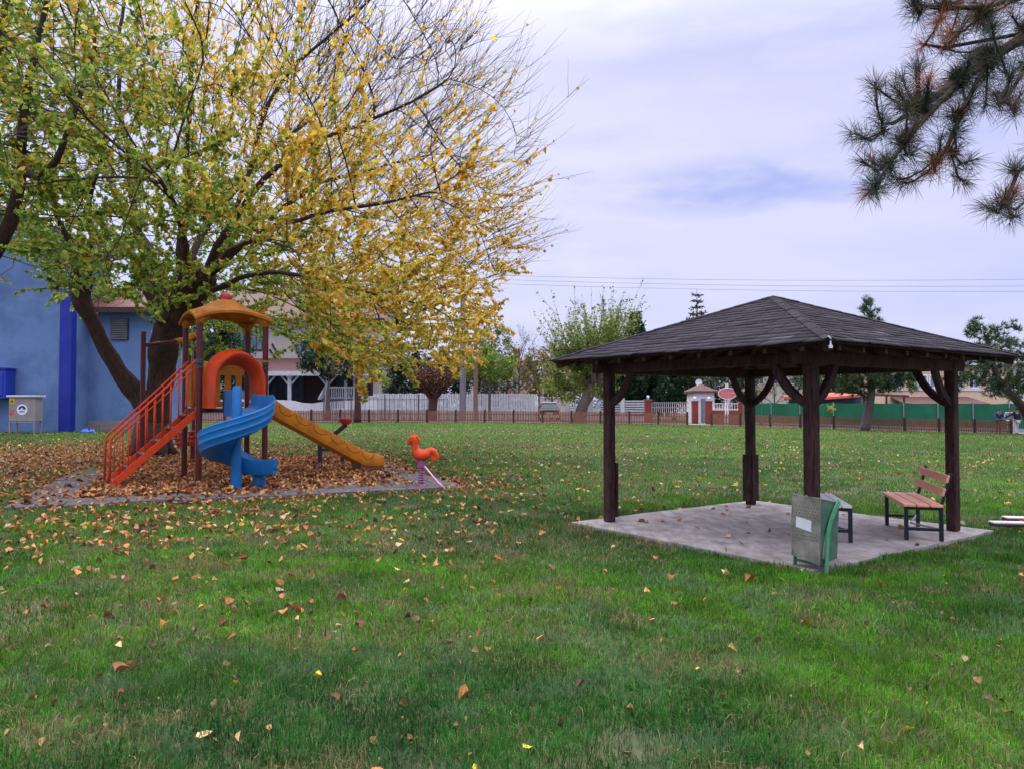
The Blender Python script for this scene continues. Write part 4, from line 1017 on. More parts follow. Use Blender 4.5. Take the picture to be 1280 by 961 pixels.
for (cx_, cy_, cd_, ra_, m_) in ((215, 345, 19.3, (2.6, 2.0, 1.3), 420), (105, 318, 20.3, (1.7, 1.5, 1.2), 200), (290, 330, 19.8, (2.2, 1.6, 1.0), 260), (400, 395, 17.5, (2.6, 2.2, 1.3), 620), (490, 405, 17, (2.2, 2.4, 1.2), 520)):
    q_ = P(cx_, cy_, cd_); att += ellips(m_, (q_.x, q_.y, q_.z), ra_, g, .5, zmin=zmin)
nodes, par = colonize(att, nodes, par, step=.40, infl=5, kill=.53, iters=80, up=.03, seed=3)
rm = {k: v*.55 for k, v in rm.items()}; r, kids = radii(nodes, par, .0075, 2.5, rm)
mt = thing('mulberry_tree', 'large spreading tree with yellow and green autumn leaves over the play tower', 'tree', tuple(TB))
mb = MB(); wood(mb, nodes, par, r, kids)
# old knobbly bole, pollard swellings and root flare
def q3(px, py, d): return tuple(P(px, py, d))
noisy_tube(mb, [(TB[0], TB[1], TB[2]), (TB[0]+.02, TB[1], TB[2]+.35), q3(193, 530, 23), q3(198, 500, 23), q3(203, 465, 23), q3(208, 430, 22.7), q3(216, 400, 22.5), q3(226, 372, 22.3), q3(232, 352, 22.2)], [.66, .44, .37, .34, .38, .45, .44, .48, .27], amp=.13, seed=5)
noisy_tube(mb, [q3(181, 505, 22.8), q3(168, 490, 22.6), q3(140, 450, 22.2), q3(116, 405, 21.8), q3(102, 378, 21.6), q3(100, 355, 21.5), q3(104, 335, 21.3)], [.36, .27, .22, .20, .25, .33, .24], amp=.14, n=24, seed=9)
for a_, b_, c_ in ((q3(222, 395, 22.4), q3(245, 366, 21.9), q3(262, 345, 21.3)), (q3(214, 400, 22.4), q3(198, 365, 22.3), q3(188, 338, 22.3)), (q3(222, 380, 22.2), q3(238, 350, 21.2), q3(236, 325, 20.2))): noisy_tube(mb, [a_, b_, c_], [.40, .38, .22], n=24, amp=.14, seed=int(a_[2]*100))
for k in range(8):
    a = 2*math.pi*k/8+.2; L_ = g.uniform(.6, .85); mb.tube([(TB[0]+math.cos(a)*L_, TB[1]+math.sin(a)*L_, TB[2]-.06), (TB[0]+math.cos(a)*.45, TB[1]+math.sin(a)*.45, TB[2]+.22), (TB[0]+math.cos(a)*.25, TB[1]+math.sin(a)*.25, TB[2]+1.0)], [.09, .22, .25], 8)
o = mb.build('trunk', M['bark'], mt, smooth=True)
def bare(p):
    # right and upper outer shoots have lost most leaves
    t = (p[0]+7.5)/8.5; h = (p[2]-6.5)/6
    b = 1.25-.62*max(0, t)*max(0, min(1, .35+h))*1.7-max(0, t-.55)*1.1
    if p[2] > 9: b -= (p[2]-9)*.10
    if p[0] < -9 and p[2] < 8: b += .25
    if p[2] < 6.5 and p[0] > -9.5: b += .75
    if p[0] < -6: b += .10
    if p[2] > 8 and p[0] > -9.5: b -= .62
    return max(.05, b)
mb = MB()
LP, LD = twigs(mb, nodes, par, r, (-10.5, 22.5, 4.0), g, .021, 1.05, 1.0, True, bare, gap=.042, r0=.006)
# long straight bare shoots fanning out of the upper right of the crown
sel = np.nonzero((r < .05) & (nodes[:, 0] > -6.5) & (nodes[:, 2] > 5.0))[0]; L2a = []; L2b = []
for i in g.choice(sel, 1150):
    o = nodes[i]-np.array([-11, 22.5, 3.2]); o /= np.linalg.norm(o); d = o+g.normal(0, .22, 3)+np.array([.05, 0, .12]); d /= np.linalg.norm(d); L_ = g.uniform(1.0, 2.5); p = nodes[i].copy(); pts = [p.copy()]
    for q in range(7): p = p+d*L_/7; pts.append(p.copy()); d = d+np.array([0, 0, .035])+g.normal(0, .07, 3); d /= np.linalg.norm(d)
    mb.tube([Vector(q) for q in pts], [.0075*(1.1-.12*q) for q in range(8)], 3, cap=False)
    for _ in range(g.integers(1, 4)):
        a = g.integers(1, 6); e_ = pts[a]+(d+g.normal(0, .38, 3))*L_*g.uniform(.18, .42); mid_ = (pts[a]+e_)/2+g.normal(0, .02, 3); mb.tube([Vector(pts[a]), Vector(mid_), Vector(e_)], [.0055, .004, .002], 3, cap=False)
    if g.random() < .30 or nodes[i][2] < 7:
        for q in range(g.integers(2, 7)): a = g.integers(2, 7); L2a.append(pts[a]); L2b.append(d)
LP = np.concatenate([LP, np.array(L2a)]); LD = np.concatenate([LD, np.array(L2b)])
mb.build('twigs', M['bark'], mt)
f, up = leaf_frame(LD, g)
n_ = len(LP); print('mulberry leaves', n_, 'nodes', len(nodes))
t = (LP[:, 0]+6.6)/8+g.normal(0, .26, n_)+.35*(fbm(LP[:, 0]*.5+9, LP[:, 2]*.5+LP[:, 1]*.3, 4)-.5)*4-(LP[:, 2] < 6)*.0+((LP[:, 2]-6)*.09)
greens = pal([(.16, .28, .05), (.27, .40, .065), (.44, .52, .09)], [3, 3, 2], n_, .2, g)
yell = pal([(.86, .64, .11), (.85, .55, .085), (.66, .60, .13), (.80, .44, .065)], [3, 3, 2, 2], n_, .15, g)
brn = pal([(.50, .24, .06), (.62, .33, .07), (.28, .12, .04)], [2, 2, 1], n_, .2, g)
colr = np.where((t < .12)[:, None], greens, yell)
edge = (LP[:, 0] > -.4+g.normal(0, 1.0, n_)) | (g.random(n_) < .05); colr = np.where(edge[:, None], brn*.6+yell*.4, colr)
mid = (np.abs(t-.12) < .12); colr = np.where(mid[:, None], greens*.45+yell*.5, colr)
leafmesh('crown', LP, up, f, g.uniform(.055, .118, n_)*(1+.25*(LP[:, 1] < 17)), colr, M['leaf'], mt, width=1.1, curl=1.6)

# ------------------------------------------------------------------ second tree, its trunk just outside the left edge
g = np.random.default_rng(5)
def PX(px, py, d, r): p = P(px, py, d); return (p.x, p.y, p.z, r)
b0 = P(-95, 560, 15.5); TB2 = (b0.x, b0.y, -.05)
limbs = [
 (None, [(TB2[0], TB2[1], TB2[2], .42), PX(-90, 480, 15.5, .36), PX(-70, 400, 15.4, .34), PX(-40, 355, 15.3, .30)]),
 ((0, -1), [PX(-5, 318, 15.2, .22), PX(18, 278, 15, .19), PX(26, 230, 14.8, .15), PX(28, 150, 14.6, .12), PX(45, 60, 14.5, .09), PX(70, -40, 14.5, .06)]),
 ((1, 3), [PX(45, 240, 14.5, .12), PX(75, 205, 14.2, .09), PX(90, 150, 14, .07), PX(120, 60, 14, .05)]),
 ((0, -1), [PX(-60, 280, 15, .24), PX(-40, 180, 15, .17), PX(-5, 90, 15, .11), PX(10, -30, 15, .08)]),
 ((0, -1), [PX(-120, 260, 16, .22), PX(-170, 120, 16, .12)]),
]
nodes, par, rm, idx = chain_nodes(limbs)
c2 = P(-15, 110, 14.6)
att = ellips(1250, (c2.x, c2.y, c2.z), (3.7, 3.4, 3.9), g, shell=.45)
nodes, par = colonize(att, nodes, par, step=.35, infl=4, kill=.55, iters=50, up=.02, seed=8)
rm = {k: v*.7 for k, v in rm.items()}; r, kids = radii(nodes, par, .007, 2.4, rm)
t2 = thing('mulberry_tree', 'dark limbed tree with green leaves reaching in from the far left edge', 'tree', TB2)
mb = MB(); wood(mb, nodes, par, r, kids); mb.build('trunk', M['bark'], t2, smooth=True)
mb = MB(); LP, LD = twigs(mb, nodes, par, r, (c2.x-2, c2.y, c2.z-4), g, .024, .95, .8, True, lambda p: .95, gap=.07, r0=.006); 
# long bare arching shoots
cand = [q for q in nodes if q[1] < 14.3 and P(-40, 60, q[1]).x < q[0] < P(90, 60, q[1]).x and P(0, 230, q[1]).z < q[2] < P(0, 40, q[1]).z]
for k in range(26):
    p = np.array(cand[g.integers(0, len(cand))]); d = np.array([1, g.normal(0, .25)-.1, g.normal(.05, .22)]); pts = [p.copy()]; L_ = g.uniform(1.5, 3.2)
    for s in range(9): d = d/np.linalg.norm(d); p = p+d*L_/9; d = d+np.array([0, 0, -.035])+g.normal(0, .05, 3); pts.append(p.copy())
    mb.tube([Vector(q) for q in pts], [.010*(1.1-.1*s) for s in range(10)], 3, cap=False)
mb.build('twigs', M['barkgrey'], t2)
f, up = leaf_frame(LD, g); n_ = len(LP); print('second tree leaves', n_)
t = g.random(n_); colr = np.where((t < .8)[:, None], pal([(.16, .28, .05), (.27, .40, .065), (.44, .52, .09)], [2, 3, 3], n_, .2, g), pal([(.88, .68, .07), (.85, .50, .05)], [2, 1], n_, .15, g))
leafmesh('crown', LP, up, f, g.uniform(.08, .135, n_), colr, M['leaf'], t2, curl=1.6)

# ------------------------------------------------------------------ pine reaching in overhead on the right
g = np.random.default_rng(12)
pb = (5.9, 4.6, g1(5.9, 4.6)-.05)
pt = thing('pine_tree', 'pine hanging long needled branches in at the top right corner', 'tree', pb)
limbs = [
 (None, [(5.9, 4.6, -.1, .24), (5.95, 4.6, 2, .2), (5.9, 4.6, 4.2, .17), (5.85, 4.6, 6.4, .12), (5.8, 4.6, 8.4, .06)]),
 ((0, 7), [PX(1480, -90, 4.8, .06), PX(1380, -20, 4.75, .05), PX(1290, 40, 4.7, .04), PX(1235, 75, 4.65, .03), PX(1200, 100, 4.6, .022), PX(1150, 135, 4.5, .014), PX(1105, 165, 4.45, .009)]),
 ((1, -7), [PX(1225, 20, 4.5, .014), PX(1180, 8, 4.4, .01), PX(1145, 8, 4.4, .008)]),
 ((1, -4), [PX(1195, 145, 4.5, .010), PX(1188, 190, 4.45, .009), PX(1170, 200, 4.4, .007)]),
 ((1, -3), [PX(1130, 175, 4.3, .010), PX(1110, 205, 4.25, .008), PX(1092, 235, 4.2, .007)]),
 ((1, -5), [PX(1180, 60, 4.9, .010), PX(1150, 55, 4.9, .008)]),
 ((1, -8), [PX(1262, 95, 4.4, .012), PX(1255, 125, 4.35, .009), PX(1268, 140, 4.3, .007)]),
 ((0, 6), [PX(1480, 130, 4.2, .04), PX(1360, 165, 4.2, .022), PX(1300, 185, 4.2, .012), PX(1268, 212, 4.2, .009), PX(1252, 255, 4.2, .007)]),
]
nodes, par, rm, idx = chain_nodes(limbs)
tips = [PX(1078, 172, 4.4, 0), PX(1085, 205, 4.3, 0), PX(1093, 235, 4.25, 0), PX(1112, 205, 4.3, 0), PX(1130, 180, 4.4, 0), PX(1102, 150, 4.45, 0), PX(1128, 120, 4.4, 0), PX(1095, 110, 4.5, 0), PX(1150, 90, 4.5, 0), PX(1152, 60, 4.6, 0), PX(1150, 20, 4.4, 0), PX(1165, -10, 4.5, 0), PX(1140, -5, 4.3, 0),
  PX(1168, 212, 4.4, 0), PX(1176, 180, 4.4, 0), PX(1195, 165, 4.5, 0), PX(1160, 140, 4.6, 0), PX(1180, 110, 4.7, 0), PX(1210, 80, 4.4, 0), PX(1190, 40, 4.6, 0), PX(1215, 15, 4.8, 0), PX(1240, 40, 4.4, 0), PX(1230, 100, 4.7, 0), PX(1255, 60, 4.9, 0), PX(1265, 20, 4.6, 0), PX(1285, 50, 4.5, 0), PX(1245, 125, 4.3, 0), PX(1268, 135, 4.3, 0), PX(1275, 95, 4.8, 0), PX(1300, 110, 4.6, 0), PX(1190, -20, 4.4, 0), PX(1235, -15, 4.6, 0), PX(1280, -10, 4.4, 0), PX(1320, 20, 4.7, 0), PX(1120, 225, 4.5, 0), PX(1140, 160, 4.2, 0), PX(1160, 115, 4.3, 0), PX(1210, 130, 4.6, 0),
  PX(1238, 262, 4.2, 0), PX(1256, 245, 4.25, 0), PX(1270, 240, 4.2, 0), PX(1285, 250, 4.2, 0), PX(1272, 270, 4.1, 0)]
tips = tips+[tuple(np.array(t_[:3])+g.normal(0, .10, 3))+(0,) for t_ in tips[:38]]
ti = list(nodes); tpn = list(par)
tt = []
for tpt in tips:
    q = np.array(tpt[:3]); dd = [np.linalg.norm(np.array(a)-q) for a in ti[:len(nodes)]]; dd[:8] = [99]*8; i = int(np.argmin(dd))
    m = max(2, int(dd[i]/.06)); prev = i; a = np.array(ti[i])
    for k in range(1, m+1):
        s = k/m; p = a+(q-a)*s+np.array([0, 0, -.04])*math.sin(math.pi*s)+g.normal(0, .006, 3); ti.append(p); tpn.append(prev); prev = len(ti)-1; rm[prev] = .0055-.002*s
    tt.append(prev)
nd = np.array([np.array(a)[:3] for a in ti]); pr = np.array(tpn); r, kids = radii(nd, pr, .0035, 2.6, rm)
# the unseen crown of the pine, so that it is a whole tree
att = ellips(160, (5.9, 4.8, 6.6), (1.9, 2.0, 2.6), g, .5, hollow=lambda p: p[0] < 4.9 and p[2] < 4.4)
n2_, p2_ = colonize(att, list(nd), list(pr), step=.3, infl=3, kill=.6, iters=30, seed=4)
keep = len(nd); r2, k2 = radii(n2_, p2_, .006, 2.4, rm)
mb = MB(); wood(mb, n2_, p2_, r2, k2, small=.004); mb.build('trunk', M['barkpine'], pt, smooth=True)
T = []; Dn = []
for i in tt:
    q = nd[i]; d = nd[i]-nd[pr[i]]; d /= np.linalg.norm(d)
    for k in range(9):
        j = i
        for _ in range(k): j = pr[j]
        T.append((nd[j], d, 90 if k == 0 else 36))
for i in range(keep, len(n2_)):
    if r2[i] < .02 and g.random() < .6: d = n2_[i]-n2_[p2_[i]]; T.append((n2_[i], d/np.linalg.norm(d), 26))
V = []; C = []
for q, d, cnt in T:
    n_ = cnt; v = unit(g.normal(0, 1, (n_, 3))+d*.75); L_ = g.uniform(.09, .155, (n_, 1)); base = q+d*g.uniform(-.05, .03, (n_, 1))
    s = unit(np.cross(v, g.normal(0, 1, (n_, 3))))*.0012
    sag = np.array([0, 0, -1])*L_*.08
    V.append(np.stack([base-s, base+s, base+v*L_*.6+s*.9, base+v*L_+sag, base+v*L_*.6-s*.9], 1))
    rust = g.random() < .10
    c = (.38, .13, .05) if rust else [(.035, .065, .042), (.055, .075, .045), (.028, .052, .04), (.10, .075, .06)][g.integers(0, 4)]
    C.append(np.repeat(np.array(c)[None]*(1+g.normal(0, .25, (n_, 1))), 5, 0).clip(.004, 1))
V = np.concatenate(V); k = len(V); V = V.reshape(-1, 3); C = np.concatenate(C)
b = np.arange(k)[:, None]*5
F = np.concatenate([b+np.array([[0, 1, 2, 4]]), b+np.array([[4, 2, 3, 3]])])
F3 = np.concatenate([b+np.array([[0, 1, 2]]), b+np.array([[0, 2, 4]]), b+np.array([[4, 2, 3]])])
npmesh('needles', V, F3, M['needle'], pt, C)

# ------------------------------------------------------------------ grass
g = np.random.default_rng(99)
def grass(name, y0, y1, dens, h, wd, side=1.15):
    # wedge in front of the camera plus a margin for a step to the side
    area = []
    n_ = int(dens*(y1-y0)*((y0+y1)/2*.70*2*side+3)); 
    yy = np.sqrt(g.uniform(0, 1, n_)*((y1+2)**2-(y0+2)**2)+(y0+2)**2)-2; xx = g.uniform(-1, 1, n_)*(yy*.70*side+1.5)
    return xx, yy
def blades(xx, yy, h, wd, segs=2):
    u, v = pad_uv(xx, yy); a, b_ = gab(xx, yy); e = (fbm(xx*3, yy*3, 31)-.5)*.35
    onpad = (u > -.03+e*.3) & (u < PW+.03-e*.3) & (v > -.03+e*.25) & (v < PD+e)
    onslab = (a > SLAB[0]+.02+e*.5) & (a < SLAB[1]-.02-e*.5) & (b_ > SLAB[2]+.02+e*.5) & (b_ < SLAB[3]-.02-e*.45)
    fy = np.interp(xx, [p[0] for p in RL], [p[1] for p in RL])
    beyond = yy > fy+.3
    # bare leaf litter under the tree
    lit = np.exp(-(((xx+14)/8)**2+((yy-20.5)/7)**2))*1.2+fbm(xx*.9, yy*.9, 77)*.5-.32
    dry = fbm(xx*.55+3, yy*.55, 12); thin = fbm(xx*1.7, yy*1.7, 19)
    keep = ~onpad & ~onslab & ~beyond & (g.random(len(xx)) > lit) & (g.random(len(xx)) < np.clip(1.35-1.5*np.maximum(thin-.5, 0)*2, .35, 1))
    xx, yy, dry, thin = xx[keep], yy[keep], dry[keep], thin[keep]; n_ = len(xx)
    zz = gz(xx, yy)+(fbm(xx*1.3, yy*1.3, 5)-.5)*.035*np.exp(-np.maximum(yy-25, 0)/20)-.006
    tuft = fbm(xx*2.6, yy*2.6, 41); hh = h*g.uniform(.45, 1.25, n_)*(.45+1.15*tuft)
    th = g.uniform(0, 2*np.pi, n_); lean = np.abs(g.normal(0, .75, n_)); lx = np.cos(th)*lean*hh; ly = np.sin(th)*lean*hh
    ph = g.uniform(0, np.pi, n_); ww = wd*g.uniform(.6, 1.3, n_); sx_ = np.cos(ph)*ww/2; sy_ = np.sin(ph)*ww/2
    P0 = np.stack([xx, yy, zz], 1); S_ = np.stack([sx_, sy_, np.zeros(n_)], 1); 
    if segs == 2:
        mid = P0+np.stack([lx*.35, ly*.35, hh*.58], 1); tip = P0+np.stack([lx, ly, hh*np.clip(1-.28*lean, .25, 1)], 1)
        V = np.stack([P0-S_, P0+S_, mid+S_*.8, mid-S_*.8, tip], 1).reshape(-1, 3); b = np.arange(n_)[:, None]*5
        F = np.concatenate([b+np.array([[0, 1, 2]]), b+np.array([[0, 2, 3]]), b+np.array([[3, 2, 4]])]); k = 5
    else:
        tip = P0+np.stack([lx*.8, ly*.8, hh*.9], 1); V = np.stack([P0-S_, P0+S_, tip], 1).reshape(-1, 3); F = np.arange(n_*3).reshape(-1, 3); k = 3
    lush = fbm(xx*.33+11, yy*.33, 61); dk = fbm(xx*1.1, yy*1.1, 63)
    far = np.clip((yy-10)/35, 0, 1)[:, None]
    c1 = np.array([.026, .115, .016]); c2 = np.array([.078, .215, .014]); cy = np.array([.24, .205, .095]); cd = np.array([.022, .075, .024])
    c = c1+(c2-c1)*np.clip((lush-.35)*3.2, 0, 1)[:, None]; fine = fbm(xx*4, yy*4, 67); c = c*(.70+.6*np.clip((fine-.3)*2.5, 0, 1))[:, None]; c = c+(cd-c)*np.clip((dk-.54)*3, 0, .35)[:, None]; c = c+(np.array([.10, .17, .085])-c)*np.clip((fbm(xx*3.1, yy*3.1, 73)-.55)*4, 0, .5)[:, None]
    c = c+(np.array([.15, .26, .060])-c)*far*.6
    pd = np.clip((dry-.52)*1.6, 0, .22)+np.clip((fbm(xx*2.2, yy*2.2, 71)-.60)*5, 0, .5)+.05; isd = g.random(n_) < pd; c = np.where(isd[:, None], cy*(.6+.5*g.random((n_, 1))), c)
    c = c*1.2*(1+g.normal(0, .36, (n_, 1)))*(1+g.normal(0, .08, (n_, 3))); c = np.clip(c, .006, .6)
    return V, F, np.repeat(c, k, 0)
VV = []; FF = []; CCs = []; off = 0
for (y0, y1, dens, h, wd, sg) in ((2.3, 5, 9000, .068, .0045, 2), (5, 8, 5200, .066, .006, 2), (8, 13, 2600, .064, .009, 1), (13, 22, 1000, .065, .014, 1), (22, 36, 330, .075, .026, 1), (36, 60, 110, .085, .05, 1)):
    xx, yy = grass('', y0, y1, dens, h, wd); V, F, C = blades(xx, yy, h, wd, sg); VV.append(V); FF.append(F+off); CCs.append(C); off += len(V)
print('grass verts', off)
tag(npmesh('lawn_grass', np.concatenate(VV), np.concatenate(FF), M['blade'], None, np.concatenate(CCs)), 'patchy green lawn grass with dry straw coloured spots', 'grass', kind='stuff')
# broad leaved weeds in the near lawn
n_ = 2800; yy = g.uniform(2.6, 10, n_); xx = g.uniform(-1, 1, n_)*(yy*.75+.5); kk = fbm(xx*.9+5, yy*.9, 90) > .52; a, b_ = gab(xx, yy); kk &= ~((np.abs(a) < 2.0) & (np.abs(b_) < 2.0)); xx, yy = xx[kk], yy[kk]
pos = []; dirs_ = []
for x, y in zip(xx, yy):
    m = g.integers(4, 8); 
    for k in range(m): th = 2*math.pi*k/m+g.uniform(-.4, .4); pos.append((x, y, g1(x, y)+.006)); dirs_.append((math.cos(th), math.sin(th), g.uniform(.15, .7)))
pos = np.array(pos); dirs_ = np.array(dirs_); n_ = len(pos)
o = leafmesh('lawn_weeds', pos, np.array([0, 0, 1.])+g.normal(0, .15, (n_, 3)), dirs_, g.uniform(.018, .045, n_), pal([(.06, .17, .035), (.10, .22, .05), (.05, .12, .04)], [2, 2, 1], n_, .15, g), M['leaf'], width=.75)
tag(o, 'small broad leaved weeds scattered through the near lawn', 'weeds', kind='stuff')

# ------------------------------------------------------------------ fallen leaves
def scatter(n_, fx_, z, smin, smax, tilt, cols, wts, jit=.2):
    p = fx_(n_); n_ = len(p); th = g.uniform(0, 2*np.pi, n_); fw = np.stack([np.cos(th), np.sin(th), g.normal(0, .2, n_)], 1); up = np.stack([g.normal(0, tilt, n_), g.normal(0, tilt, n_), np.ones(n_)], 1)
    zz = z(p[:, 0], p[:, 1])+g.uniform(.008, .03, n_); pos = np.column_stack([p[:, 0], p[:, 1], zz])
    return pos, up, fw, g.uniform(smin, smax, n_), pal(cols, wts, n_, jit, g)
dry_cols = [(.47, .20, .075), (.33, .13, .05), (.56, .30, .12), (.21, .095, .055), (.58, .38, .21), (.50, .22, .06), (.13, .065, .045)]
dry_w = [4, 4, 3, 3, 1.5, 2, 2]
zpad = lambda x, y: np.full(len(x), .052)
def inpad_pts(n_):
    u = g.uniform(0, PW, n_); v = g.uniform(0, PD, n_)
    dn = fbm(u*.8, v*.8, 15); edge = np.minimum(np.minimum(u, PW-u), v)
    p = np.where(edge < .8, .06+.22*np.clip(dn-.4, 0, 1)*2, .96-np.clip((dn-.52)*4, 0, .75)); p = np.where((u > 4.9) & (v < 2.4), p*.35, p)
    k = g.random(n_) < p; u, v = u[k], v[k]; return np.column_stack([PO.x+PU.x*u+PV.x*v, PO.y+PU.y*u+PV.y*v])
sets = [scatter(19000, inpad_pts, zpad, .07, .125, .38, dry_cols, dry_w)]
def around(n_):
    x = g.uniform(-26, 12, n_); y = g.uniform(2.5, 34, n_); u, v = pad_uv(x, y)
    du = np.maximum(np.maximum(-u, u-PW), 0); dv = np.maximum(np.maximum(-v, v-PD), 0); d = np.hypot(du, dv); ins = d <= 0.02
    dens = .75*np.exp(-d/.50)+1.05*np.exp(-(((x+14)/7.5)**2+((y-21)/6.5)**2))+.16*np.exp(-(((x+5)/6.5)**2+((y-13)/6)**2))+.30*np.exp(-(((x+5.5)/3.2)**2+((y-9.6)/1.6)**2))*1.0+.012
    dens *= .35+1.4*fbm(x*1.4, y*1.4, 23); a, b_ = gab(x, y); dens = np.where((np.abs(a) < 1.95) & (np.abs(b_) < 1.8), dens*.08, dens)
    dens = np.where(y < 9, dens*np.clip(np.where(x < -.5, .45, .12)+(y-4)/6, .12, 1.2), dens); dens = dens+np.where((x < -1) & (y < 10.5) & (y > 5.5), .045, 0)*(fbm(x*1.1, y*1.1, 29) > .47)
    k = (g.random(n_) < dens) & ~ins; return np.column_stack([x[k], y[k]])
zg = lambda x, y: gz(x, y)+.012
sets.append(scatter(120000, around, zg, .055, .105, .42, dry_cols+[(.62, .48, .10)], dry_w+[.4]))
def lawnfar(n_):
    y = g.uniform(9, 52, n_); x = g.uniform(-1, 1, n_)*(y*.8+2); u, v = pad_uv(x, y); ins = (u > -.1) & (u < PW+.1) & (v > -.1) & (v < PD)
    dens = np.where(y > 17, .26, .035)*(fbm(x*.35, y*.35, 51) > .45)*(.4+1.2*fbm(x*1.2, y*1.2, 52)); a, b_ = gab(x, y); dens = np.where((np.abs(a) < 1.95) & (np.abs(b_) < 1.8), .01, dens)
    k = (g.random(n_) < dens) & ~ins; return np.column_stack([x[k], y[k]])
sets.append(scatter(30000, lawnfar, zg, .06, .115, .5, [(.36, .26, .15), (.46, .35, .23), (.30, .18, .10), (.24, .14, .08)], [3, 1.5, 3, 3]))
def lawnnear(n_): y = g.uniform(2.6, 10, n_); x = g.uniform(-1, 1, n_)*(y*.75+1); kk = g.random(n_) < np.where(x < 0, 1.0, .5)*(.25+1.5*fbm(x*1.3, y*1.3, 88)**2); x, y = x[kk], y[kk]; return np.column_stack([x, y])[~(np.hypot(x-GM.x, y-GM.y) < 2.4)]
sets.append(scatter(1700, lawnnear, zg, .018, .062, .55, [(.30, .17, .07), (.20, .115, .055), (.42, .29, .14), (.11, .07, .04), (.66, .48, .05), (.42, .14, .035)], [3, 4, 1.5, 4, .5, .8]))
sets.append(scatter(34, lambda k: np.column_stack([GM.x+g.normal(0, 1.0, k), GM.y+g.normal(0, 1.0, k)]), lambda x, y: np.full(len(x), .038), .05, .09, .4, dry_cols, dry_w))
pos, up, fw, sz, cc = [np.concatenate([s[i] for s in sets]) for i in range(5)]
print('fallen leaves', len(pos))
o = leafmesh('fallen_leaves', pos, up, fw, sz, cc, M['deadleaf'], curl=3.2, width=1.0)
tag(o, 'brown and tan fallen leaves covering the play pad and scattered over the lawn', 'fallen leaves', kind='stuff')
# ------------------------------------------------------------------ brown picket fence round the lawn
def fence(name, label, pts, h, spacing, post_w, picket_w, gap, mpost, mpanel, rails=(.22, .72), thick=.022, ph=1.08, cat='fence', solid=False, skip=(), capz=0, minp=None):
    root = thing(name, label, cat, (pts[0][0], pts[0][1], g1(*pts[0])))
    P_ = [Vector((x, y, 0)) for x, y in pts]; nodes_ = []
    for a, b in zip(P_[:-1], P_[1:]):
        m = max(1, round((b-a).length/spacing)); nodes_ += [a.lerp(b, i/m) for i in range(m)]
    nodes_.append(P_[-1])
    gg = random.Random(len(nodes_))
    for p in nodes_:
        z = g1(p.x, p.y); mb = MB(); mb.box((p.x, p.y, z+h*ph/2-.05), (post_w, post_w, h*ph+.1)); mb.build('post', mpost, root)
    for i, (a, b) in enumerate(zip(nodes_[:-1], nodes_[1:])):
        if i in skip: continue
        d = (b-a); L = d.length; d.normalize(); nn = Vector((-d.y, d.x, 0)); mb = MB(); za, zb = g1(a.x, a.y), g1(b.x, b.y)
        for rz_ in rails: mb.bar(a+d*post_w/2+Vector((0, 0, za+h*rz_))+nn*.022, b-d*post_w/2+Vector((0, 0, zb+h*rz_))+nn*.022, .03, .06)
        t = post_w/2+gap; 
        while t+picket_w < L-post_w/2:
            f = (t+picket_w/2)/L; z = za+(zb-za)*f; c = a+d*(t+picket_w/2)-nn*.012; hh = h*(1+gg.uniform(-.02, .015)); hw = picket_w/2; z0 = z+.05
            poly = [c-d*hw+Vector((0, 0, z0)), c+d*hw+Vector((0, 0, z0)), c+d*hw+Vector((0, 0, z+hh-.04)), c+Vector((0, 0, z+hh)), c-d*hw+Vector((0, 0, z+hh-.04))]
            mb.prism(poly, -nn*thick); t += picket_w+gap
        mb.build('picket_panel', mpanel, root)
    return root
def fx_at(px, off=0):
    "point of the fence line seen at image column px"
    for (x0, y0), (x1, y1) in zip(RL[:-1], RL[1:]):
        k = (px-640)/FPX; den = (x1-x0)-k*(y1-y0)
        t = (k*y0-x0)/den
        if -1e-6 <= t <= 1+1e-6: return (x0+(x1-x0)*t, y0+(y1-y0)*t+off)
fence('picket_fence', 'low brown picket fence along the lawn from the house to the opening', [(-52, 56.0), fx_at(859)], .92, 2.2, .13, .085, .035, M['darkpost'], M['brownfence'])
fence('picket_fence', 'low brown picket fence in front of the green netting on the right', [fx_at(889), FENCE[2], FENCE[3], fx_at(1263)], .90, 2.25, .13, .07, .03, M['darkpost'], M['brownfence'])
fence('picket_fence', 'stretch of low brown picket fence beyond the leaning pine at the right edge', [fx_at(1284), (60, 45), (66, 44.2)], .90, 2.25, .13, .07, .03, M['darkpost'], M['brownfence'])

def wbox(root, name, x0, x1, y0, y1, z0, z1, mat, bev=0):
    mb = MB(); mb.box(((x0+x1)/2, (y0+y1)/2, (z0+z1)/2), (x1-x0, y1-y0, z1-z0), bev=bev); return mb.build(name, mat, root)
def win(root, x0, x1, z0, z1, y, fm='white', gm='window', bars=1, fw=.09):
    "framed window on a wall facing the lawn: frame with its glass as sub-part"
    mb = MB(); o = .04
    mb.box(((x0+x1)/2, y-o, z0-fw/2), (x1-x0+2*fw, .10, fw)); mb.box(((x0+x1)/2, y-o, z1+fw/2), (x1-x0+2*fw, .09, fw))
    mb.box((x0-fw/2, y-o, (z0+z1)/2), (fw, .09, z1-z0)); mb.box((x1+fw/2, y-o, (z0+z1)/2), (fw, .09, z1-z0))
    for k in range(bars): mb.box((x0+(x1-x0)*(k+1)/(bars+1), y-o, (z0+z1)/2), (.05, .05, z1-z0))
    f = mb.build('window', M[fm], root); mb = MB(); mb.box(((x0+x1)/2, y-.012, (z0+z1)/2), (x1-x0, .02, z1-z0)); mb.build('pane', M[gm], f); return f
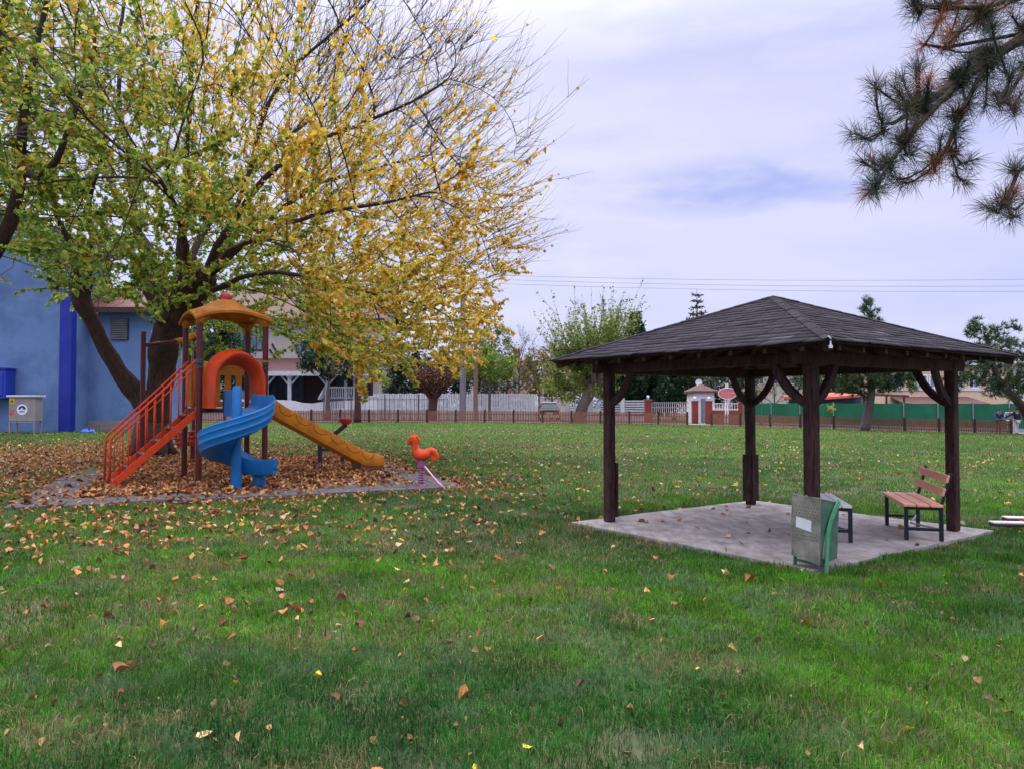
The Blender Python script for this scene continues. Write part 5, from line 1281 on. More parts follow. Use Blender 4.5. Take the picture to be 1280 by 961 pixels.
def gable(root, x0, x1, y0, y1, ze, zr, mat, along='x', ov=.5, th=.18, name='roof'):
    "pitched roof, ridge along x or y"
    mb = MB()
    if along == 'x':
        ym = (y0+y1)/2; A = [(x0-ov, y0-ov, ze-.25), (x1+ov, y0-ov, ze-.25), (x1+ov, ym, zr), (x0-ov, ym, zr), (x1+ov, y1+ov, ze-.25), (x0-ov, y1+ov, ze-.25)]
        fs = [(0, 1, 2, 3), (3, 2, 4, 5)]
    else:
        xm = (x0+x1)/2; A = [(x0-ov, y0-ov, ze-.25), (x0-ov, y1+ov, ze-.25), (xm, y1+ov, zr), (xm, y0-ov, zr), (x1+ov, y1+ov, ze-.25), (x1+ov, y0-ov, ze-.25)]
        fs = [(0, 3, 2, 1), (3, 5, 4, 2)]
    n_ = len(A); B = [(x, y, z-th) for x, y, z in A]; fs2 = [tuple(i+n_ for i in f) for f in fs]
    rim = [(0, 1, 7, 6), (1, 2, 8, 7), (2, 4, 10, 8), (4, 5, 11, 10), (5, 3, 9, 11), (3, 0, 6, 9)]
    mb.add(A+B, fs+fs2+rim); r_ = mb.build(name, mat, root)
    mb = MB()   # gable walls
    if along == 'x':
        for x in (x0, x1): mb.prism([(x, y0, ze-.3), (x, y1, ze-.3), (x, (y0+y1)/2, zr-.2)], (.1 if x == x0 else -.1, 0, 0))
    else:
        for y in (y0, y1): mb.prism([(x0, y, ze-.3), (x1, y, ze-.3), ((x0+x1)/2, y, zr-.2)], (0, .1 if y == y0 else -.1, 0))
    return r_, mb
def hip(root, x0, x1, y0, y1, ze, zr, mat, ov=.5, name='roof'):
    m_ = min((x1-x0), (y1-y0))/2; a = [(x0-ov, y0-ov, ze), (x1+ov, y0-ov, ze), (x1+ov, y1+ov, ze), (x0-ov, y1+ov, ze)]
    if x1-x0 > y1-y0: r_ = [(x0+m_, (y0+y1)/2, zr), (x1-m_, (y0+y1)/2, zr)]; fs = [(0, 1, 5, 4), (1, 2, 5), (2, 3, 4, 5), (3, 0, 4)]
    else: r_ = [((x0+x1)/2, y0+m_, zr), ((x0+x1)/2, y1-m_, zr)]; fs = [(0, 1, 4), (1, 2, 5, 4), (2, 3, 5), (3, 0, 4, 5)]
    mb = MB(); mb.add(a+r_, fs); mb.add([(x, y, z-.14) for x, y, z in a], [(0, 3, 2, 1)]); k = 0
    mb.f += [(0, 1, 7, 6), (1, 2, 8, 7), (2, 3, 9, 8), (3, 0, 6, 9)]; mb.m += [0]*4
    return mb.build(name, mat, root)

# ------------------------------------------------------------------ blue hall on the left
zb = g1(-24, 38)
bh = thing('blue_building', 'light blue hall with royal blue corner band and red tiled roof, behind the playground', 'building', (-24, 38, zb))
xr = XA(88, 38); xl = -46
ez = ZA(303, 38); apx = (xl+xr)/2; az_ = ez+(xr-apx)*.40
mb = MB(); mb.prism([(xl, 38, -.3), (xr, 38, -.3), (xr, 38, ez), (apx, 38, az_), (xl, 38, ez)], (0, 3.6, 0)); mb.build('wall', M['bluewall'], bh)
xb = XA(74, 38); wbox(bh, 'corner_band', xb, xr+.03, 37.95, 38.4, -.2, ez+.1, M['bluedark'])
mb = MB()
for s in (0, 1):
    xe = xr+.75 if s == 0 else xl-.75; ze = ez-.30
    mb.prism([(xe, 37.4, ze), (apx, 37.4, az_+.0), (apx, 37.4, az_+.28), (xe, 37.4, ze+.28)], (0, .10, 0))
mb.build('bargeboard', M['bluedark'], bh)
mb = MB()
for s in (0, 1):
    xe = xr+.8 if s == 0 else xl-.8; ze = ez-.32+.29; mb.prism([(xe, 37.35, ze), (apx, 37.35, az_+.29), (apx, 37.35, az_+.45), (xe, 37.35, ze+.16)], (0, 4.8, 0))
mb.build('roof', M['tile'], bh)
x2 = XA(197, 39.6); e2_ = ZA(385, 39.6); r2_ = ZA(363, 41.3)
wbox(bh, 'rear_wing', xr-.2, x2, 39.6, 42.8, -.3, e2_, M['bluewall'])
mb = MB(); A = [(xr-.1, 39.0, e2_-.05), (x2+.6, 39.0, e2_-.05), (x2+.6, 43.4, e2_-.05), (xr-.1, 43.4, e2_-.05), (xr-.1, 41.2, r2_+.1), (x2-1.6, 41.2, r2_+.1)]
mb.add(A, [(0, 1, 5, 4), (1, 2, 5), (2, 3, 4, 5)]); mb.add([(x, y, z-.16) for x, y, z in A[:4]], [(0, 3, 2, 1)]); mb.f += [(0, 1, 7, 6), (1, 2, 8, 7), (2, 3, 9, 8)]; mb.m += [0]*3
mb.build('wing_roof', M['tile'], bh)
wbox(bh, 'fascia', xr+.05, x2+.62, 38.93, 39.0, e2_-.32, e2_-.04, M['darkwood'])
wx0, wx1 = XA(138, 39.6), XA(160, 39.6); wz0, wz1 = ZA(425, 39.6), ZA(399, 39.6)
f = wbox(bh, 'louvre_window', wx0, wx1, 39.52, 39.62, wz0, wz1, M['darkwood'])
mb = MB(); 
for k in range(9): mb.box(((wx0+wx1)/2, 39.50, wz0+.06+(wz1-wz0-.1)*k/8.3), (wx1-wx0-.1, .05, .05))
mb.build('louvres', M['greyroof'], f)
wbox(bh, 'plinth', xr+.02, x2+.04, 39.56, 39.7, -.3, zb+.55, M['cement'])
# wall mounted cabinet at the frame edge
bx0 = XA(-34, 37.4); bx1 = XA(9, 37.4)
bc = thing('wall_cabinet', 'royal blue cabinet hung on the blue wall at the left edge', 'cabinet', (bx1-.8, 37.6, ZA(498, 37.4)))
wbox(bc, 'housing', bx0, bx1, 37.25, 37.99, ZA(498, 37.4), ZA(462, 37.4), M['bluebox'], bev=.02); wbox(bc, 'door', bx0+.1, bx1-.12, 37.21, 37.26, ZA(494, 37.4), ZA(466, 37.4), M['bluebox'], bev=.01)
wbox(bc, 'top_cover', bx0-.04, bx1+.05, 37.2, 37.98, ZA(462, 37.4), ZA(460, 37.4), M['bluedark'])
# electric cabinet on legs
D = 36.2; cx0, cx1 = XA(11, D), XA(44, D); cz0, cz1 = ZA(526, D), ZA(496, D); gzc = g1(cx0, D)
ec = thing('electric_cabinet', 'beige grey electrical cabinet on thin legs with round white sticker', 'cabinet', ((cx0+cx1)/2, D, gzc))
wbox(ec, 'housing', cx0, cx1, D, D+.6, cz0, cz1, M['cabinet'], bev=.015); wbox(ec, 'top_cover', cx0-.08, cx1+.10, D-.08, D+.66, cz1+.0, cz1+.09, M['whitewood'], bev=.01)
for x in (cx0+.04, cx1-.06):
    for y in (D+.04, D+.56): mb = MB(); mb.bar((x, y, gzc-.05), (x, y, cz0), .06, .06); mb.build('leg', M['cabinet'], ec)
mb = MB(); mb.bar((cx0, D+.04, cz0-.04), (cx1, D+.04, cz0-.04), .05, .05); mb.build('bottom_rail', M['cabinet'], ec)
def disc(c, r, mat, parent, name, n_=24, half=False, y=0):
    mb = MB(); m_ = n_; pts = [(c[0]+r*math.cos(2*math.pi*j/m_), c[1], c[2]+r*math.sin(2*math.pi*j/m_)) for j in range(m_)] if not half else [(c[0]+r*math.cos(math.pi*j/m_), c[1], c[2]+r*math.sin(math.pi*j/m_)) for j in range(m_+1)]
    mb.prism(pts, (0, .006, 0)); return mb.build(name, mat, parent)
sc = P(27.8, 511.5, D); k = D/FPX
st_ = disc((sc.x, D-.010, sc.z), 6.6*k, M['white'], ec, 'round_sticker'); disc((sc.x, D-.018, sc.z+.2*k), 4.6*k, M['bluedark'], st_, 'emblem_arch', half=True); disc((sc.x, D-.026, sc.z+.1*k), 1.8*k, M['white'], st_, 'emblem_disc', half=True)
mb = MB(); mb.box((sc.x, D-.022, sc.z-2.4*k), (6.5*k, .01, .9*k)); mb.build('emblem_line', M['bluebox'], st_)
sc = P(15.3, 501, D); mb = MB(); mb.box((sc.x, D-.012, sc.z), (6.4*k, .012, 7.6*k)); y_ = mb.build('warning_sticker', M['cabyellow'], ec)
mb = MB(); mb.prism([(sc.x-2*k, D-.024, sc.z-1.6*k), (sc.x+2*k, D-.024, sc.z-1.6*k), (sc.x, D-.024, sc.z+2.2*k)], (0, .004, 0)); mb.build('warning_mark', M['darkpost'], y_)
sc = P(14.2, 514.5, D); mb = MB(); mb.box((sc.x, D-.012, sc.z), (5*k, .012, 5.5*k)); mb.build('red_sticker', M['cabred'], ec)
# litter by the wall
p = GP(111, 37.0); mb = MB(); gg = random.Random(2)
rows = [[(p.x+(.34*math.cos(q)*rr)*(1+gg.uniform(-.35, .35)), p.y+.2*math.sin(q)*rr, p.z+hh_*(1+gg.uniform(-.4, .4))) for q in [2*math.pi*j/11 for j in range(11)]] for rr, hh_ in ((1, .0), (1.05, .08), (.7, .17), (.2, .22))]
mb.grid(rows, True); o = mb.build('plastic_bag', M['bag'], loc=(p.x, p.y, p.z)); tag(o, 'crumpled blue plastic bag lying at the foot of the blue wall', 'plastic bag')

# ------------------------------------------------------------------ white house with the porch
D = 70.0; zg_ = g1(-20, 70)
wh = thing('porch_house', 'two storey cream house with white columned porch and brown tiled roofs', 'house', (XA(380, D), D, zg_))
x0, x1 = XA(268, D), XA(474, D); zt = ZA(396, D)
wbox(wh, 'wall', x0, x1, D, D+11, zg_-.3, zt, M['cream'])
r_, mb = gable(wh, x0, x1, D, D+11, zt, zt+3.6, M['tiledark'], 'x', ov=.9); mb.build('gable_wall', M['cream'], wh)
wbox(wh, 'ground_floor_wall', XA(330, D-.08), XA(466, D-.08), D-.1, D, zg_-.2, ZA(461, D), M['darkwood'])
for (a, b_, ty_, by_) in ((292, 304, 415, 440), (313, 327, 411, 437), (371, 383, 420, 440), (386, 392, 425, 440), (430, 442, 416, 440)): win(wh, XA(a, D), XA(b_, D), ZA(by_, D), ZA(ty_, D), D, fm='darkwood', gm='windowbright', bars=1, fw=.12)
for (a, b_) in ((398, 402), (331, 334)): wbox(wh, 'shutter', XA(a, D), XA(b_, D), D-.06, D-.0, ZA(445, D), ZA(412, D), M['darkwood'])
mb = MB()   # slanting timbers on the upper wall
for a, b_ in (((340, 430), (350, 448)), ((337, 437), (345, 449))): q0 = P(a[0], a[1], D-.05); q1 = P(b_[0], b_[1], D-.05); mb.bar(q0, q1, .10, .16)
mb.build('slanting_timber', M['darkwood'], wh)
DP = D-4.2; pz1 = ZA(448, D); pz0 = ZA(464, DP)
px0, px1 = XA(262, DP), XA(457, DP)
mb = MB(); A = [(px0-.5, DP-.4, pz0), (px1+.5, DP-.4, pz0), (px1-.2, D, pz1), (px0-.2, D, pz1)]; mb.add(A+[(x, y, z-.12) for x, y, z in A], [(0, 1, 2, 3), (7, 6, 5, 4), (0, 4, 5, 1), (1, 5, 6, 2), (3, 2, 6, 7), (0, 3, 7, 4)]); mb.build('porch_roof', M['tiledark'], wh)
wbox(wh, 'porch_fascia', px0-.5, px1+.5, DP-.46, DP-.30, pz0-.42, pz0-.02, M['whitewood'])
wbox(wh, 'porch_floor', px0-.2, px1+.2, DP-.3, D-.1, zg_-.2, zg_+.55, M['whitewall'])
for px in (285, 300, 333, 362, 409, 455):
    x = XA(px, DP); mb = MB(); mb.box((x, DP, (pz0+zg_)/2), (.30, .30, pz0-zg_-.3))
    for s in (-1, 1): mb.bar((x+s*.12, DP, pz0-1.15), (x+s*.75, DP, pz0-.42), .10, .14)
    mb.box((x, DP, pz0-.5), (.5, .42, .16)); mb.build('porch_column', M['whitewood'], wh)
for px in (432, 443):
    x = XA(px, D-1); mb = MB(); mb.box((x, D-1, (pz0+zg_)/2+.2), (.24, .24, pz0-zg_-.3)); mb.build('porch_column', M['whitewood'], wh)
for (a, b_, ty_, by_, m_) in ((340, 361, 467, 492, 2), (366, 379, 466, 500, 1), (421, 430, 470, 488, 0), (447, 454, 470, 488, 0)): win(wh, XA(a, D-.1), XA(b_, D-.1), ZA(by_, D-.1), ZA(ty_, D-.1), D-.1, fm='darkwood', gm='window', bars=m_, fw=.12)
q0, q1 = XA(412, DP), XA(455, DP); mb = MB()
mb.bar((q0, DP, ZA(484, DP)), (q1, DP, ZA(484, DP)), .1, .12); mb.bar((q0, DP, ZA(497, DP)), (q1, DP, ZA(497, DP)), .1, .10); x = q0
while x < q1: mb.bar((x, DP, ZA(497, DP)), (x, DP, ZA(484, DP)), .07, .07); x += .19
mb.build('balustrade', M['whitewood'], wh)
mb = MB(); q0, q1 = P(398, 499, DP-.6), P(408, 481, DP+.3); mb.bar(q0, q1, .1, .14); mb.bar(q0+Vector((0, .9, 0)), q1+Vector((0, .9, 0)), .1, .14); mb.build('stair_rail', M['whitewood'], wh)
# white garden wall
DW = 63.0; gw = thing('garden_wall', 'low white garden wall with rounded sweeps in front of the porch', 'wall', (XA(400, DW), DW, g1(XA(400, DW), DW)))
mb = MB(); tops = [(250, 499), (330, 499), (362, 500), (368, 501), (376, 503), (390, 504), (402, 502), (440, 500), (466, 500)]
poly = [(XA(250, DW), DW, 0), (XA(466, DW), DW, 0)]+[(XA(a, DW), DW, ZA(b_, DW)) for a, b_ in reversed(tops)]; mb.prism(poly, (0, .25, 0)); mb.build('wall', M['whitewall'], gw)
wbox(gw, 'pier', XA(456, DW), XA(471, DW), DW-.12, DW+.37, 0, ZA(496, DW), M['whitewall']); wbox(gw, 'pier_cap', XA(454.5, DW), XA(472.5, DW), DW-.2, DW+.45, ZA(496, DW), ZA(494.5, DW), M['whitewall'])
# thin railing with gate in front of it
DG = 61.5; rl = thing('wire_railing', 'thin dark metal railing with a small gate before the white porch', 'railing', (XA(420, DG), DG, g1(XA(420, DG), DG)))
mb = MB(); 
for z in (ZA(499, DG), ZA(512, DG)): mb.bar((XA(405, DG), DG, z), (XA(560, DG), DG, z), .04, .04)
x = XA(405, DG)
while x < XA(560, DG): mb.bar((x, DG, ZA(524, DG)), (x, DG, ZA(497, DG)), .028, .028); x += .34
mb.build('railing_panel', M['wire'], rl)
mb = MB()
for px in (405, 439, 481, 523): x = XA(px, DG); mb = MB(); mb.bar((x, DG, .1), (x, DG, ZA(493, DG)), .09, .09); mb.build('post', M['wire'], rl)
mb = MB(); x = XA(415, DG)
while x < XA(431, DG): mb.bar((x, DG-.06, ZA(510, DG)), (x, DG-.06, ZA(497, DG)), .05, .05); x += .14
mb.build('gate', M['wire'], rl)

# ------------------------------------------------------------------ white board fence along the road
wf = fence('board_fence', 'tall white board fence beyond the road behind the utility poles', [(XA(467, 66), 66.0), (XA(671, 66), 66.0)], 2.35, 2.6, .10, .19, .035, M['whitewood'], M['whitewood'], rails=(.3, .8), ph=1.0)
# slatted white fence with rendered piers
sf = thing('slat_fence', 'white horizontal slat fence between pale piers left of the driveway gate', 'fence', (XA(760, 64), 64, g1(XA(760, 64), 64)))
DS = 64.0
for px, w__ in ((708, 1.9), (738, 2.2), (778, 1.5)):
    wbox(sf, 'pier', XA(px-3.2*w__/2, DS), XA(px+3.2*w__/2, DS), DS-.15, DS+.25, -.2, ZA(497, DS), M['whitewall'])
for a, b_ in ((711, 735), (742, 776), (781, 806)):
    mb = MB(); 
    for k in range(6): mb.box(((XA(a, DS)+XA(b_, DS))/2, DS, ZA(516-k*3.0, DS)), (XA(b_, DS)-XA(a, DS), .05, .13))
    mb.build('slats', M['whitewood'], sf)
wbox(sf, 'low_wall', XA(711, DS), XA(806, DS), DS-.06, DS+.1, -.3, ZA(519, DS), M['whitewall'])
# driveway gate with brick pillars
def pillar(px, d, ptop, label, wpx=8, lamp=True, nm='brick_pillar'):
    x = XA(px, d); t = thing(nm, label, 'pillar', (x, d, g1(x, d))); w__ = wpx*d/FPX
    wbox(t, 'shaft', x-w__/2, x+w__/2, d-w__/2, d+w__/2, g1(x, d)-.2, ZA(ptop, d), M['brickplain']); wbox(t, 'cap', x-w__/2-.06, x+w__/2+.06, d-w__/2-.06, d+w__/2+.06, ZA(ptop, d), ZA(ptop-1.2, d), M['cement'])
    if lamp: mb = MB(); mb.sphere((x, d, ZA(ptop-4, d)), 1.9*d/FPX, 14, 9); mb.tube([(x, d, ZA(ptop-1, d)), (x, d, ZA(ptop-2.5, d))], .06, 8); mb.build('globe_lamp', M['white'], t, smooth=True)
    return t
pillar(810, 62, 500, 'red brick pillar with white globe lamp at the left end of the driveway gate')
pillar(868.5, 60, 501.5, 'red brick pillar with globe lamp left of the small gatehouse door', 7)
pillar(886, 59, 501.5, 'red brick pillar with globe lamp right of the small gatehouse door', 7)
pillar(926, 59, 503, 'plain red brick pillar at the right end of the brick wall', 5, False)
sg_ = thing('driveway_gate', 'long pale barred sliding gate across the driveway', 'gate', (XA(838, 62), 62, g1(XA(838, 62), 62)))
mb = MB()
for z in (503, 509, 520): mb.bar((XA(815, 62), 62, ZA(z, 62)), (XA(861, 62), 62, ZA(z, 62)), .05, .06)
mb.build('rail', M['chain'], sg_); mb = MB(); x = XA(815, 62)
while x < XA(861, 62): mb.bar((x, 62, ZA(521, 62)), (x, 62, ZA(502, 62)), .03, .03); x += .17
mb.build('bars', M['white'], sg_)
bw = thing('brick_wall', 'low red brick wall topped with white railings under the oval sign', 'wall', (XA(906, 59), 59, g1(XA(906, 59), 59)))
wbox(bw, 'wall', XA(889.5, 59), XA(924, 59), 58.9, 59.15, -.4, ZA(512.5, 59), M['brickred']); mb = MB(); x = XA(890, 59)
while x < XA(924, 59): mb.bar((x, 59, ZA(512.5, 59)), (x, 59, ZA(504, 59)), .035, .035); x += .2
for z in (504, 511.5): mb.bar((XA(890, 59), 59, ZA(z, 59)), (XA(924, 59), 59, ZA(z, 59)), .05, .06)
mb.build('railing', M['white'], bw)
b2w = thing('kerb_wall', 'long low pale concrete kerb wall under the green netting', 'wall', (XA(1000, 57.5), 57.5, g1(XA(1000, 57.5), 57.5)))
mb = MB(); pw_ = [(XA(929, 58.8), 58.8), (XA(1000, 57.2), 57.2), (XA(1130, 54.3), 54.3), (XA(1262, 52.2), 52.2), (60, 48.5)]
for (a0, a1_), (b0_, b1_) in zip(pw_[:-1], pw_[1:]): mb.prism([(a0, a1_, -1), (b0_, b1_, -1), (b0_, b1_, g1(b0_, b1_)+.28), (a0, a1_, g1(a0, a1_)+.28)], (0, .2, 0))
mb.build('wall', M['pale'], b2w)
gn = thing('green_netting', 'green shade netting stretched on posts along the road on the right', 'netting', (XA(1100, 55), 55, g1(XA(1100, 55), 55)))
def netz(x, y): return ZA(503, y) if x < 30 else ZA(503.5, y)
mb = MB(); segs = []
for (a0, a1_), (b0_, b1_) in zip(pw_[:-1], pw_[1:]):
    m_ = max(1, round(math.hypot(b0_-a0, b1_-a1_)/2.6))
    for i in range(m_): segs.append((a0+(b0_-a0)*i/m_, a1_+(b1_-a1_)*i/m_))
segs.append(pw_[-1]); rows = []
gg = random.Random(8)
for i in range(len(segs)-1):
    for q in range(6): f = q/6; x = segs[i][0]+(segs[i+1][0]-segs[i][0])*f; y = segs[i][1]+(segs[i+1][1]-segs[i][1])*f; b_ = .05*math.sin(f*math.pi*2)+gg.uniform(-.015, .015); zt_ = netz(x, y)-.07*math.sin(f*math.pi); zb_ = g1(x, y)+.26; rows.append([(x, y+.12+b_*math.sin(k/5*math.pi), zb_+(zt_-zb_)*k/5) for k in range(6)])
mb.grid(rows); mb.add([(x, y+.012, z) for r_ in rows for x, y, z in r_], []); mb.build('net', M['greennet'], gn, smooth=True)
for x, y in segs: mb = MB(); mb.tube([(x, y+.06, g1(x, y)-.1), (x, y+.06, netz(x, y)+.05)], .035, 6); mb.build('post', M['chain'], gn)

# ------------------------------------------------------------------ gatehouse, sign, dish, car
DK = 63.0; gh = thing('gatehouse', 'small white gatehouse with red hipped roof behind the brick pillars', 'gatehouse', (XA(880, DK), DK, g1(XA(880, DK), DK)))
wbox(gh, 'wall', XA(867, DK), XA(893, DK), DK, DK+2.4, -.2, ZA(489, DK), M['whitewall']); hip(gh, XA(867, DK), XA(893, DK), DK, DK+2.4, ZA(488.5, DK), ZA(479.5, DK), M['tiledark'], ov=.25)
wbox(gh, 'door', XA(876, DK), XA(882, DK), DK-.04, DK+.0, .1, ZA(498, DK), M['greyroof'])
DD = 66.0; x = XA(873, DD); sd2 = thing('satellite_dish', 'white satellite dish above the gatehouse roof', 'satellite dish', (x, DD, g1(x, DD)))
rows = [[(x+r__*math.cos(2*math.pi*j/18), DD-.25+r__*r__*.5*-1+.1, ZA(478, DD)+r__*math.sin(2*math.pi*j/18)) for j in range(18)] for r__ in (.02, .14, .22, .3)]
mb = MB(); mb.grid(rows, True); mb.build('dish', M['white'], sd2, smooth=True); mb = MB(); mb.tube([(x, DD, g1(x, DD)), (x, DD, ZA(478, DD)), (x, DD-.15, ZA(478, DD))], .05, 8); mb.build('mast', M['chain'], sd2)
DN = 57.9; x = XA(909, DN); sn = thing('oval_sign', 'faded red oval sign board on two white poles by the brick wall', 'sign', (x, DN, g1(x, DN)))
k = DN/FPX
for dx in (-2.3, 1.0): mb = MB(); mb.tube([(x+dx*k, DN+.05, g1(x, DN)-.1), (x+(dx+(1.2 if dx < 0 else 0))*k, DN+.05, ZA(479, DN))], .05, 8); mb.build('pole', M['white'], sn)
c_ = P(909, 491.7, DN); mb = MB(); mb.prism([(c_.x+11.6*k*math.cos(q), DN-.06, c_.z+7*k*math.sin(q)) for q in [2*math.pi*j/32 for j in range(32)]], (0, .08, 0)); sb_ = mb.build('board', M['signred'], sn)
mb = MB(); mb.tube([(c_.x+11.4*k*math.cos(q), DN-.065, c_.z+6.8*k*math.sin(q)) for q in [2*math.pi*j/32 for j in range(32)]], .022, 5, close=True); mb.build('border', M['white'], sb_)
mb = MB(); xx_ = c_.x-7.4*k; gg = random.Random(4)
while xx_ < c_.x+7.4*k: w__ = gg.uniform(.12, .3); mb.box((xx_+w__/2, DN-.066, c_.z+.8*k), (w__, .012, 1.5*k*gg.uniform(.7, 1))); xx_ += w__+.08
mb.build('faded_line', pm('pale_lettering', (.60, .32, .33), (.55, .28, .28)), sb_)
# utility poles and wires
def pole(px, d, pb_, pt, r_, mat, label, arms=()):
    x = XA(px, d); t = thing('utility_pole', label, 'utility pole', (x, d, g1(x, d)))
    mb = MB(); mb.tube([(x, d, g1(x, d)-.2), (x, d, ZA(pt, d))], [r_*1.15, r_*.8], 10); mb.build('shaft', mat, t, autosmooth=50)
    for z, w__ in arms: 
        mb = MB(); mb.bar((x-w__, d, z), (x+w__, d, z), .09, .09); a_ = mb.build('crossarm', M['chain'], t)
        for s in (-1, 0, 1): mb = MB(); mb.tube([(x+s*w__*.9, d, z+.04), (x+s*w__*.9, d, z+.12), (x+s*w__*.9, d, z+.22)], [.03, .06, .04], 8); mb.build('insulator', M['white'], a_)
    return t
DPo = 59.6; zA = ZA(343, DPo)
pole(578.5, DPo, 0, 338, .24, M['poleconc'], 'tall grey concrete utility pole carrying the wires', ((zA, .9), (ZA(353, DPo), .9)))
pole(594.5, 59.0, 0, 404, .17, M['polewood'], 'brown wooden utility pole just right of the concrete one')
pole(1420, 54.0, 0, 348, .24, M['poleconc'], 'distant concrete utility pole out past the right edge', ((ZA(350, 54.0), .9),))
for k_, (ya, yb_, lab) in enumerate(((343, 347, 'topmost thin overhead wire crossing the sky above the gazebo'), (348, 356, 'middle thin overhead wire crossing the sky above the gazebo'), (353, 363, 'lowest thin overhead wire crossing the sky above the gazebo'))):
    a = P(578.5, ya, DPo-.05*k_); b_ = P(1420, yb_, 54.0-.05*k_); mb = MB(); pts = []
    for i in range(25): t = i/24; q = a.lerp(b_, t); q.z -= .35*4*t*(1-t); pts.append(q)
    mb.tube(pts, .011, 4); o = mb.build('overhead_wire', M['wire'], loc=tuple(a)); tag(o, lab, 'wire', 'overhead wires')
# car seen from behind
DC = 64.5; xc = XA(687, DC); zc = g1(xc, DC)+.02; cr_ = thing('parked_car', 'white roofed dark hatchback parked facing away beside the board fence', 'car', (xc, DC, zc))
def carsec(y, hw, z0, z1, zr, hr): return [(xc-hw, y, z0), (xc+hw, y, z0), (xc+hw, y, z1), (xc+hr, y, zr), (xc-hr, y, zr), (xc-hw, y, z1)]
secs = [(DC, .84, .42, .88, .90, .80), (DC+.12, .88, .30, .98, 1.02, .80), (DC+.45, .90, .28, 1.0, 1.42, .66), (DC+1.0, .90, .28, 1.0, 1.52, .64), (DC+2.2, .90, .28, .98, 1.50, .64), (DC+3.0, .90, .28, .95, 1.05, .74), (DC+4.1, .84, .34, .80, .82, .66)]
def cs(s): y, hw, z0, z1, zr, hr = s; return [(xc-hw, y, zc+z0), (xc+hw, y, zc+z0), (xc+hw, y, zc+z1), (xc+hr, y, zc+zr), (xc+hr*.6, y, zc+zr+.03), (xc-hr*.6, y, zc+zr+.03), (xc-hr, y, zc+zr), (xc-hw, y, zc+z1)]
mb = MB(); rows = [cs(s) for s in secs]; mb.grid(rows, True); mb.add(rows[0], [tuple(range(8))]); mb.add(rows[-1], [tuple(range(8))]); body = mb.build('body', M['cardark'], cr_, autosmooth=35)
wbox(cr_, 'roof_panel', xc-.64, xc+.64, DC+.5, DC+2.1, zc+1.52, zc+1.60, M['carwhite'], bev=.02)
mb = MB(); mb.add([(xc-.70, DC+.10, zc+1.06), (xc+.70, DC+.10, zc+1.06), (xc+.62, DC+.41, zc+1.42), (xc-.62, DC+.41, zc+1.42)], [(0, 1, 2, 3)]); mb.build('rear_window', M['window'], cr_)
for s in (-1, 1):
    wbox(cr_, 'tail_lamp', xc+s*.76-.09, xc+s*.76+.09, DC-.03, DC+.1, zc+.72, zc+.90, M['tail'])
    for y in (DC+.75, DC+3.35): mb = MB(); mb.tube([(xc+s*.72, y, zc+.31), (xc+s*.92, y, zc+.31)], .31, 18); w__ = mb.build('wheel', M['tyre'], cr_, autosmooth=50); mb = MB(); mb.tube([(xc+s*.925, y, zc+.31), (xc+s*.93, y, zc+.31)], .19, 14); mb.build('rim', M['chain'], w__)
wbox(cr_, 'number_plate', xc-.30, xc+.30, DC-.035, DC+.0, zc+.56, zc+.70, M['white']); wbox(cr_, 'bumper', xc-.86, xc+.86, DC-.07, DC+.10, zc+.30, zc+.52, M['carwhite'], bev=.02)

# ------------------------------------------------------------------ peach building, sheds and far houses
DB = 74.0; zb3 = g1(36, 74); pb_ = thing('peach_building', 'long peach coloured building with flat bands and brown lean-to roof behind the netting', 'building', (XA(1180, DB), DB, zb3))
wbox(pb_, 'wall', XA(1092, DB), XA(1262, DB), DB, DB+14, zb3-.4, ZA(459, DB), M['peach']); wbox(pb_, 'parapet', XA(1090, DB), XA(1264, DB), DB-.25, DB+14.2, ZA(459, DB), ZA(456.5, DB), M['tiledark'])
wbox(pb_, 'band', XA(1092, DB), XA(1262, DB), DB-.08, DB, ZA(488, DB), ZA(486, DB), M['whitewall'])
for a, b_ in ((1112, 1124), (1148, 1158), (1163, 1172), (1192, 1202), (1212, 1222), (1238, 1246)): win(pb_, XA(a, DB), XA(b_, DB), ZA(484, DB), ZA(470, DB), DB, gm='windowbright', bars=1, fw=.14)
mb = MB(); a0, a1_ = XA(1132, 70), XA(1238, 70); A = [(a0, 70, ZA(504, 70)), (a1_, 70, ZA(504, 70)), (a1_+.3, DB, ZA(495.5, DB)), (a0+.6, DB, ZA(495.5, DB))]; mb.add(A+[(x, y, z-.12) for x, y, z in A], [(0, 1, 2, 3), (7, 6, 5, 4), (0, 4, 5, 1), (1, 5, 6, 2), (3, 2, 6, 7), (0, 3, 7, 4)]); mb.build('lean_to_roof', M['tiledark'], pb_)
wbox(pb_, 'lean_to_wall', XA(1134, 70.6), XA(1236, 70.6), 70.6, DB-.1, zb3-.4, ZA(503.8, 70.6), M['whitewall'])
DH = 66.0; sh = thing('shed', 'dark blue shed with salmon awning edge behind the netting', 'shed', (XA(1045, DH), DH, g1(XA(1045, DH), DH)))
wbox(sh, 'wall', XA(1012, DH), XA(1076, DH), DH, DH+5, -.6, ZA(494, DH), pm('dusk_blue_boards', (.035, .04, .075), (.05, .055, .09), scale=3))
mb = MB(); A = [(XA(1008, DH-1), DH-1, ZA(498, DH-1)), (XA(1078, DH-1), DH-1, ZA(492.5, DH-1)), (XA(1078, DH-1), DH+5.3, ZA(489, DH-1)), (XA(1008, DH-1), DH+5.3, ZA(493, DH-1))]; mb.add(A+[(x, y, z-.2) for x, y, z in A], [(0, 1, 2, 3), (7, 6, 5, 4), (0, 4, 5, 1), (1, 5, 6, 2), (3, 2, 6, 7), (0, 3, 7, 4)]); mb.build('awning_roof', M['awning'], sh)
